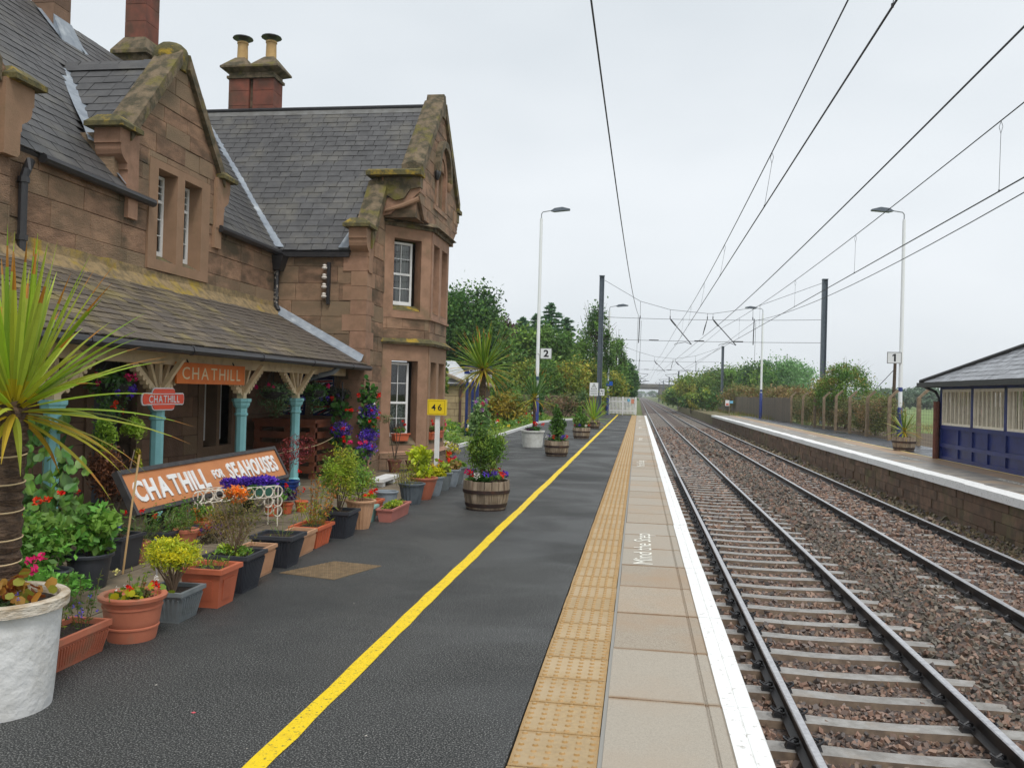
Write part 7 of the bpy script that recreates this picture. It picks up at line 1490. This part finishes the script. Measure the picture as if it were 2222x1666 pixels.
m = MB(); m.hexa([(rA[0]-3.5, YO-.12, rE[2]-.02), (rE[0]-.1, YO-.12, rE[2]-.02), (rE[0]-.1, YO+1.5, rE[2]-.02), (rA[0]-3.5, YO+1.5, rE[2]-.02), (rA[0]-3.5, YO+2.2, rA[2]-.1), (rA[0]-.1, YO+2.2, rA[2]-.1), (rA[0]-.1, YO+2.3, rA[2]-.1), (rA[0]-3.5, YO+2.3, rA[2]-.1)]); rfo = m.build('roof', mat('pale_slate', S(196,198,200), .4, S(170,172,176), 3, 4, rand=.1), ob)
m = MB(); m.box(rA[0]-3.5, rE[0], YO-.22, YO-.12, rE[2]-.12, rE[2]-.02); m.build('gutter', BLACKIRON, ob); q = ony(1000, 860, YO); m = MB(); m.tube([(q[0], YO-.1, 0), (q[0], YO-.1, rE[2])], .05, 8); m.build('downpipe', mat('brown_pipe', S(74,48,44), .6), ob)
# stone boundary wall
sw = thing('stone_wall', 'long low stone boundary wall under the trees', 'wall', (-9, 61.5, 0)); m = MB(); m.box(-18, -3.3, 61.5, 61.9, -.1, 1.38); wl_o = m.build('core', MORTAR, sw)
z = 0
while z < 1.3:
    x = -12.0+R.uniform(0, .3)
    while x < -3.4:
        l_ = R.uniform(.3, .75); q = MB(); q.box(x, min(x+l_, -3.31)-.02, 61.46-R.uniform(0, .03), 61.5, z+.01, z+.2); q.build('stone', mat('wall_rubble', S(132,108,88), .9, S(98,84,72), 3, 4, rand=.3), wl_o); x += l_
    z += .215
m = MB(); m.box(-18, -3.25, 61.4, 62, 1.38, 1.48); m.build('coping', CPOST, sw)
tag(MB().box(-3.35, -3.2, 61.6, 70.9, -.1, 1.5).build('timber_fence', FENCEW), 'short dark timber fence running from wall to picket gate', 'fence')
lf_ = thing('litter_sign', 'small red and white round notice on the stone wall', 'sign', (-4.6, 61.3, 1)); q = ony(1271, 869, 61.3); m = MB(); m.tube([(q[0], 61.3, q[2]-.02), (q[0], 61.36, q[2]-.02)], .3, 14); m.build('panel', mat('notice_crimson', S(190,50,60), .5), lf_); m = MB(); m.tube([(q[0], 61.28, q[2]+.2), (q[0], 61.31, q[2]+.2)], .13, 12); m.build('emblem', SIGNW, lf_)

# ================================================================== trees
TG = 1.7
def tree(label, base, h, rx, rz, zc, n, size, cols, clumps=40, name='tree', group=None, ry=None, tr=.2, limbs=9, bare=0, spread=.34, shell=.45, lower=True):
    base = Vector(base); t = thing(name, label, 'tree', base, group=group); ry = ry or rx; cc = np.array([base.x, base.y, zc]); rr = np.array([rx, ry, rz])
    n = int(n*2.3); size *= .68; clumps = int(clumps*1.3)
    K = rdirs(clumps, .1)*(NR.uniform(shell, 1, (clumps, 1))**.55)
    if rz > rx: K[:, :2] *= (1.0-.35*np.clip(K[:, 2:3], 0, 1))
    m = MB(); top = base+Vector((0, 0, h*.82)); pts = [base.lerp(top, i/6)+Vector((R.uniform(-.12, .12), R.uniform(-.12, .12), 0))*(i > 0) for i in range(7)]; m.tube(pts, [tr*(1.1-.95*i/6) for i in range(7)], 8)
    for i in range(limbs):
        k = K[R.randrange(clumps)]; e = Vector(cc+k*rr*.8); f_ = R.uniform(.3, .8); b_ = base.lerp(top, f_); m.tube([b_, b_.lerp(e, .5)+Vector((0, 0, .15)), e], [tr*.4, tr*.22, tr*.06], 5)
    for i in range(bare):
        a = rdirs(1, .8)[0]; e = Vector(cc+a*rr*1.12); b_ = Vector(cc+a*rr*.4); m.tube([b_, b_.lerp(e, .6)+Vector((R.uniform(-.2, .2), 0, .1)), e], [tr*.2, tr*.1, tr*.03], 4)
    m.build('trunk', BARK, t, smooth=True)
    k = NR.integers(0, clumps, n); s_ = NR.uniform(.5, 1.15, clumps)[k][:, None]; P = K[k]*.82+NR.normal(size=(n, 3))*spread*.5*s_
    P = cc+P*rr; c = pick(cols, clumps, .25)[k]*NR.uniform(.72, 1.28, (n, 1))*TG; nm = NM(); nm.add(leafquads(P, size*1.15*NR.uniform(.6, 1.35, n), .55, .5), c); nm.build('crown', FOL, t); return t
def conifer(label, base, h, r, n, size, cols, group=None):
    base = Vector(base); t = thing('conifer_tree', label, 'tree', base, group=group); m = MB(); m.tube([base, base+Vector((.05, 0, h*.5)), base+Vector((0, 0, h))], [.22, .13, .02], 7); m.build('trunk', BARK, t)
    V = []; nm = NM(); nb = 80; per = n//nb
    for i in range(nb):
        f_ = (i+.5)/nb; z = h*(.1+.9*f_); L_ = r*(1-f_)**.7*R.uniform(.45, 1.3)+.12; a = i*2.4+R.uniform(-.4, .4); d = np.array([math.cos(a), math.sin(a), 0]); u = NR.uniform(.12, 1, per); sag = .18*L_
        P = np.array(base)+np.outer(u*L_, d)+np.stack([0*u, 0*u, z+u*L_*.22-(u**2)*sag*R.uniform(.3, 1.3)], 1)+NR.normal(size=(per, 3))*np.array([.13, .13, .05])*(.35+L_*.28)
        N_ = rdirs(per, 1.2); T = d+NR.normal(size=(per, 3))*.35; T /= np.linalg.norm(T, axis=1)[:, None]; B_ = np.cross(N_, T); s_ = (size*NR.uniform(.7, 1.4, per))[:, None]
        nm.add(np.stack([P-T*s_, P+B_*s_*.32, P+T*s_*1.1+[0, 0, -.04], P-B_*s_*.32], 1), pick(cols, per, .25)*3.0)
    nm.build('crown', FOL, t); return t
def gx(px, y): return ony(px, 850, y)[0]
def gh(px, py, y): return ony(px, py, y)[2]
DG = [(52,84,40), (64,98,44), (44,72,36), (78,108,48)]; MG = [(78,108,46), (92,122,52), (66,96,42), (104,128,54)]; YG = [(116,128,50), (98,118,48), (134,132,52), (84,108,46)]
CG = [(62,88,62), (52,78,54), (76,100,70), (44,68,48)]
BT = 'trees behind the garden wall'
tree('large rounded dark broadleaf tree next to the house gable', (gx(1010, 58), 58, 0), 9.6, 2.9, 3.4, 6.0, 6500, .17, DG, 60, group=BT)
tree('broad dark tree filling behind the tall palm', (gx(1050, 66), 66, 0), 8.2, 2.6, 3.0, 5.0, 4200, .18, DG+MG, 44, group=BT)
tree('purple leaved tree between the rounded tree and the conifers', (gx(1092, 74), 74, 0), 8.2, 1.3, 2.2, 6.2, 1500, .18, [(72,56,60), (84,62,62), (60,60,48)], 22, group=BT)
for px, py, y, r_ in ((1130, 690, 76, 3.0), (1160, 682, 80, 2.8), (1190, 658, 78, 3.4), (1225, 690, 80, 3.0)):
    conifer('dark spruce like conifer %s' % {1130: 'with a split leaning top beside the purple tree', 1160: 'tucked behind the number 2 lamp post', 1190: 'with the tallest pointed top', 1225: 'with a thin top next to the tall open tree'}[px], (gx(px, y), y, 0), gh(px, py, y), r_, 9000, .22, CG, group='spruce like conifers')
for px, py, y, lb in ((1110, 735, 84, 'rounded tree filling below the split topped conifer'), (1150, 740, 86, 'dark tree filling behind the number 2 lamp post'), (1205, 730, 86, 'dark tree filling below the tallest conifer'), (1245, 735, 84, 'dark tree between the conifers and the tall open tree'), (1085, 720, 80, 'broad tree below the purple leaved tree'), (985, 650, 70, 'dark tree behind the house gable'), (1135, 712, 73, 'full green tree standing before the split topped conifer'), (1175, 705, 74, 'full green tree standing before the tallest conifer'), (1215, 712, 74, 'full green tree standing before the thin topped conifer')):
    h = gh(px, py, y); tree(lb, (gx(px, y), y, 0), h, 2.3, h*.46, h*.54, 2600, .22, MG if 1130 < px < 1220 else DG+MG, 36, group=BT)
tree('tall open topped deciduous tree beside the mast', (gx(1290, 70), 70, -.1), 9.4, 1.75, 4.2, 5.2, 4200, .13, MG+DG, 70, group=BT, bare=26, spread=.24, tr=.17)
tree('smaller twiggy tree leaning over the picket gate', (gx(1335, 90), 90, -.2), 8.6, 1.5, 3.6, 4.6, 2400, .16, MG, 50, group=BT, bare=22, spread=.26)
i = 0
for px, y, rx, h, cols, lb in ((1090, 60.5, 1.6, 3.4, MG, 'green hawthorn bush behind the tall palm'), (1140, 64, 2.0, 4.0, YG, 'olive hawthorn bush behind the small palm'), (1190, 63, 2.2, 4.6, MG, 'thick green bush under the conifers'), (1235, 64, 2.0, 4.8, YG+[(150,126,54)], 'yellowing hawthorn bush over the stone wall'), (1275, 66, 2.0, 4.2, YG, 'olive bush behind the warning board'), (1325, 76, 1.7, 4.0, YG, 'russet tinged bush behind the picket gate'), (1349, 92, 1.5, 5.0, DG, 'dark bush beyond the picket gate'), (1357, 112, 1.8, 6.6, DG, 'dark lineside tree beyond the gate'), (1362, 140, 2.0, 7.0, DG, 'far dark lineside tree nearer the bridge')):
    tree(lb, (gx(px, y), y, -.1), h, rx, h*.52, h*.48, 2600, .13*y/64, cols, 46, 'bush', 'bushes along the garden wall', tr=.08, spread=.34, shell=.3)
for k, (y, dx) in enumerate(((165, -5.5), (195, -5), (230, -5.5), (270, -6), (320, -6.5), (370, -7))):
    tree('distant lineside tree on the yellow line platform side receding to the bridge', (dx, y, -.6), 6.5, 3.6, 3.6, 3.0, 900, .34, DG, 24, group='distant lineside trees', tr=.15)
# opposite side
RT = 'trees beyond the opposite platform'
for px, py, y, rx, cols, lb in ((1480, 838, 150, 3.0, MG, 'low green bush at the far end of the disused platform'), (1505, 812, 140, 3.6, YG, 'pale green willow like bush over the disused platform'), (1530, 806, 146, 4.0, MG, 'rounded green tree before the far mast'), (1560, 797, 144, 4.3, MG+YG, 'bright green tree beside the far mast'), (1600, 795, 142, 4.5, MG, 'broad green tree right of the far mast'), (1642, 786, 130, 4.0, DG+MG, 'dark green tree behind the white lamp post'), (1690, 774, 134, 4.6, [(84,118,72), (96,128,80), (74,106,64)], 'tall domed ash tree over the board fence'), (1715, 778, 140, 4.2, [(88,122,78), (100,132,84)], 'second domed ash tree beside the first')):
    h = gh(px, py, y); tree(lb, (gx(px, y), y, GZ), h, rx, h*.5, h*.52, 3200, .24, cols, 48, group=RT, spread=.36, shell=.35, bare=6 if px > 1680 else 0)
for px, py, y, rx, lb, cols in ((1610, 832, 104, 2.6, 'russet hedge bush above the board fence', [(108,104,58), (116,98,60), (94,98,54)]), (1660, 834, 100, 2.8, 'brown green hedge bush in the middle of the hedge', [(106,104,58), (124,92,58), (90,96,52)]), (1705, 836, 92, 2.4, 'reddish hedge bush near the domed ash trees', [(114,96,62), (102,102,56), (106,90,58)]), (1745, 838, 84, 2.2, 'thin russet hedge bush behind the fence posts', [(116,96,60), (96,100,54)])):
    h = gh(px, py, y); tree(lb, (gx(px, y), y, GZ), h, rx, h*.5, h*.5, 2000, .15, cols, 40, 'bush', 'hedge bushes', tr=.06, bare=8, spread=.36, shell=.3)
for px, py, y, rx, lb in ((1500, 862, 118, 1.6, 'dark ivy clump on the old platform edge'), (1535, 850, 112, 2.2, 'olive bramble bank beside the board fence'), (1455, 850, 200, 3.0, 'far green lineside bush')):
    h = gh(px, py, y)+1.0; tree(lb, (gx(px, y), y, -.6), h, rx, h*.5, h*.42, 1500, .18, DG+YG, 30, 'bush', 'hedge bushes', tr=.06)
tree('spreading hawthorn behind the cranked fence posts', (gx(1835, 56), 56, GZ), 4.1, 2.2, 2.0, 2.3, 4200, .085, MG+[(120,112,60)], 60, 'bush', 'hawthorns behind the mesh fence', tr=.07, bare=26, spread=.26)
tree('lower hawthorn against the steel mast behind the fence', (gx(1790, 58), 58, GZ), 3.0, 1.3, 1.4, 1.6, 1800, .075, [(104,110,56), (86,98,48), (120,104,60)], 40, 'bush', 'hawthorns behind the mesh fence', tr=.05, bare=16, spread=.28)
tree('straggly bramble with upright canes by the last fence posts', (gx(1905, 50), 50, GZ), 2.4, 1.0, 1.2, 1.1, 1200, .06, MG+YG, 30, 'bush', 'hawthorns behind the mesh fence', tr=.04, bare=14)
for k, y in enumerate(np.arange(44, 70, 2.3)):
    t = tree('low thicket of twigs and leaves along the foot of the mesh fence', (12.3+R.uniform(-.3, .4), float(y), GZ), 2.1, .95, 1.05, .95, 1500, .07, [(96,100,56), (116,96,64), (84,92,48), (120,104,70)], 26, 'bush', 'thicket along the mesh fence', tr=.03, bare=10, spread=.4, shell=.2, ry=1.4)
for k, (px, py, y, rx) in enumerate(((1935, 846, 240, 6), (1975, 848, 250, 7), (2012, 842, 245, 7), (2050, 848, 250, 8), (2110, 850, 260, 9), (2190, 850, 260, 9), (1895, 852, 300, 8))):
    h = gh(px, py-6, y); tree('distant field tree on the horizon behind the shelter', (gx(px, y), y, -.3), h, rx, h*.5, h*.5, 1300, .5, [(86,104,84), (78,96,78), (98,112,90)], 30, group='distant field trees', tr=.2)
for k, y in enumerate((170, 200, 235, 275, 320, 365)):
    tree('distant lineside tree on the shelter side receding to the bridge', (14+R.uniform(-1, 1.5), y, -.6), 6, 4.2, 3.4, 2.8, 900, .34, MG, 24, group='distant lineside trees opposite', tr=.15)
for k, (x, y) in enumerate(((-14, 470), (22, 480), (-20, 560), (28, 580), (-26, 700), (34, 720), (-10, 900), (16, 920), (3, 1100))):
    tree('hazy tree far beyond the road bridge', (x, y, -.8), 8, 8, 4.5, 3.2, 500, .8, DG, 20, group='hazy trees beyond the bridge', tr=.2)
# rough grass and weeds beside the fence and the tracks
nm = NM()
n = 9000; x = NR.uniform(11.6, 34, n); y = NR.uniform(34, 76, n); h = NR.uniform(.1, .42, n); c = pick([(150,122,80), (132,104,70), (120,120,66), (160,140,96)], n)
keep = (x > 22-(y-32)*.30) & (x < 34-(y-34)*.36); x, y, h, c = x[keep], y[keep], h[keep], c[keep]; n = len(x); P = np.stack([x, y, np.full(n, GZ+.02)], 1); ln_ = np.stack([NR.normal(size=n)*.08, NR.normal(size=n)*.08, h], 1); wv = np.stack([np.full(n, .012), np.full(n, .004), np.zeros(n)], 1)
nm.add(np.stack([P-wv, P+wv, P+ln_+wv*.2, P+ln_-wv*.2], 1), c)
tag(nm.build('rough_grass', FOL), 'dry brown rough grass at the field edge behind the fence', 'grass', kind='stuff')
nm = NM(); n = 4200; y = NR.uniform(72, 150, n); side = NR.uniform(size=n) < .5; x = np.where(side, NR.uniform(-3.8, -.9, n), NR.uniform(8.0, 11, n)); z = np.where(side, -.1-(x+3.6)*.5, -1.3+(x-8.4)*.53); P = np.stack([x, y, np.clip(z, -1.3, -.08)], 1); h = NR.uniform(.15, .5, n); ln_ = np.stack([NR.normal(size=n)*.1, NR.normal(size=n)*.1, h], 1); wv = np.stack([np.full(n, .03), np.zeros(n), np.zeros(n)], 1); nm.add(np.stack([P-wv, P+wv, P+ln_, P+ln_*.9], 1), pick([(126,130,60), (150,140,80), (110,120,56), (140,118,74)], n))
tag(nm.build('lineside_weeds', FOL), 'yellowing weeds on the banks beside the tracks', 'weeds', kind='stuff')
# a few flecks of grit and one fallen petal on the asphalt
for k in range(14):
    x, y = (-2.16, 4.0) if k == 0 else (R.uniform(-2.9, -.7), R.uniform(3.6, 12)); m = MB(); s_ = .013 if k == 0 else R.uniform(.004, .009); a = R.uniform(0, 6); m.add([(x+s_*math.cos(a), y+s_*math.sin(a), .003), (x-s_*math.sin(a), y+s_*math.cos(a), .004), (x-s_*math.cos(a), y-s_*math.sin(a), .005), (x+s_*math.sin(a)*.7, y-s_*math.cos(a)*.7, .003)], [(0, 1, 2, 3)])
    m.build('fallen_petal' if k == 0 else 'grit', mat('petal_pink', S(214,90,100), .7) if k == 0 else mat('pale_grit', S(196,190,180), .8), plat)
# ================================================================== wet summer air
hz = MB(); hz.box(-1600, 1600, -80, 3100, -3.0, 13.5)
HZ = bpy.data.materials.new('haze'); HZ.use_nodes = True; _t = HZ.node_tree; _t.nodes.clear()
_o = _t.nodes.new('ShaderNodeOutputMaterial'); _v = _t.nodes.new('ShaderNodeVolumePrincipled')
_v.inputs['Color'].default_value = (0.92, 0.95, 0.98, 1); _v.inputs['Density'].default_value = 0.00042; _v.inputs['Anisotropy'].default_value = 0.0
_t.links.new(_v.outputs[0], _o.inputs['Volume'])
tag(hz.build('haze', HZ), kind='stuff')
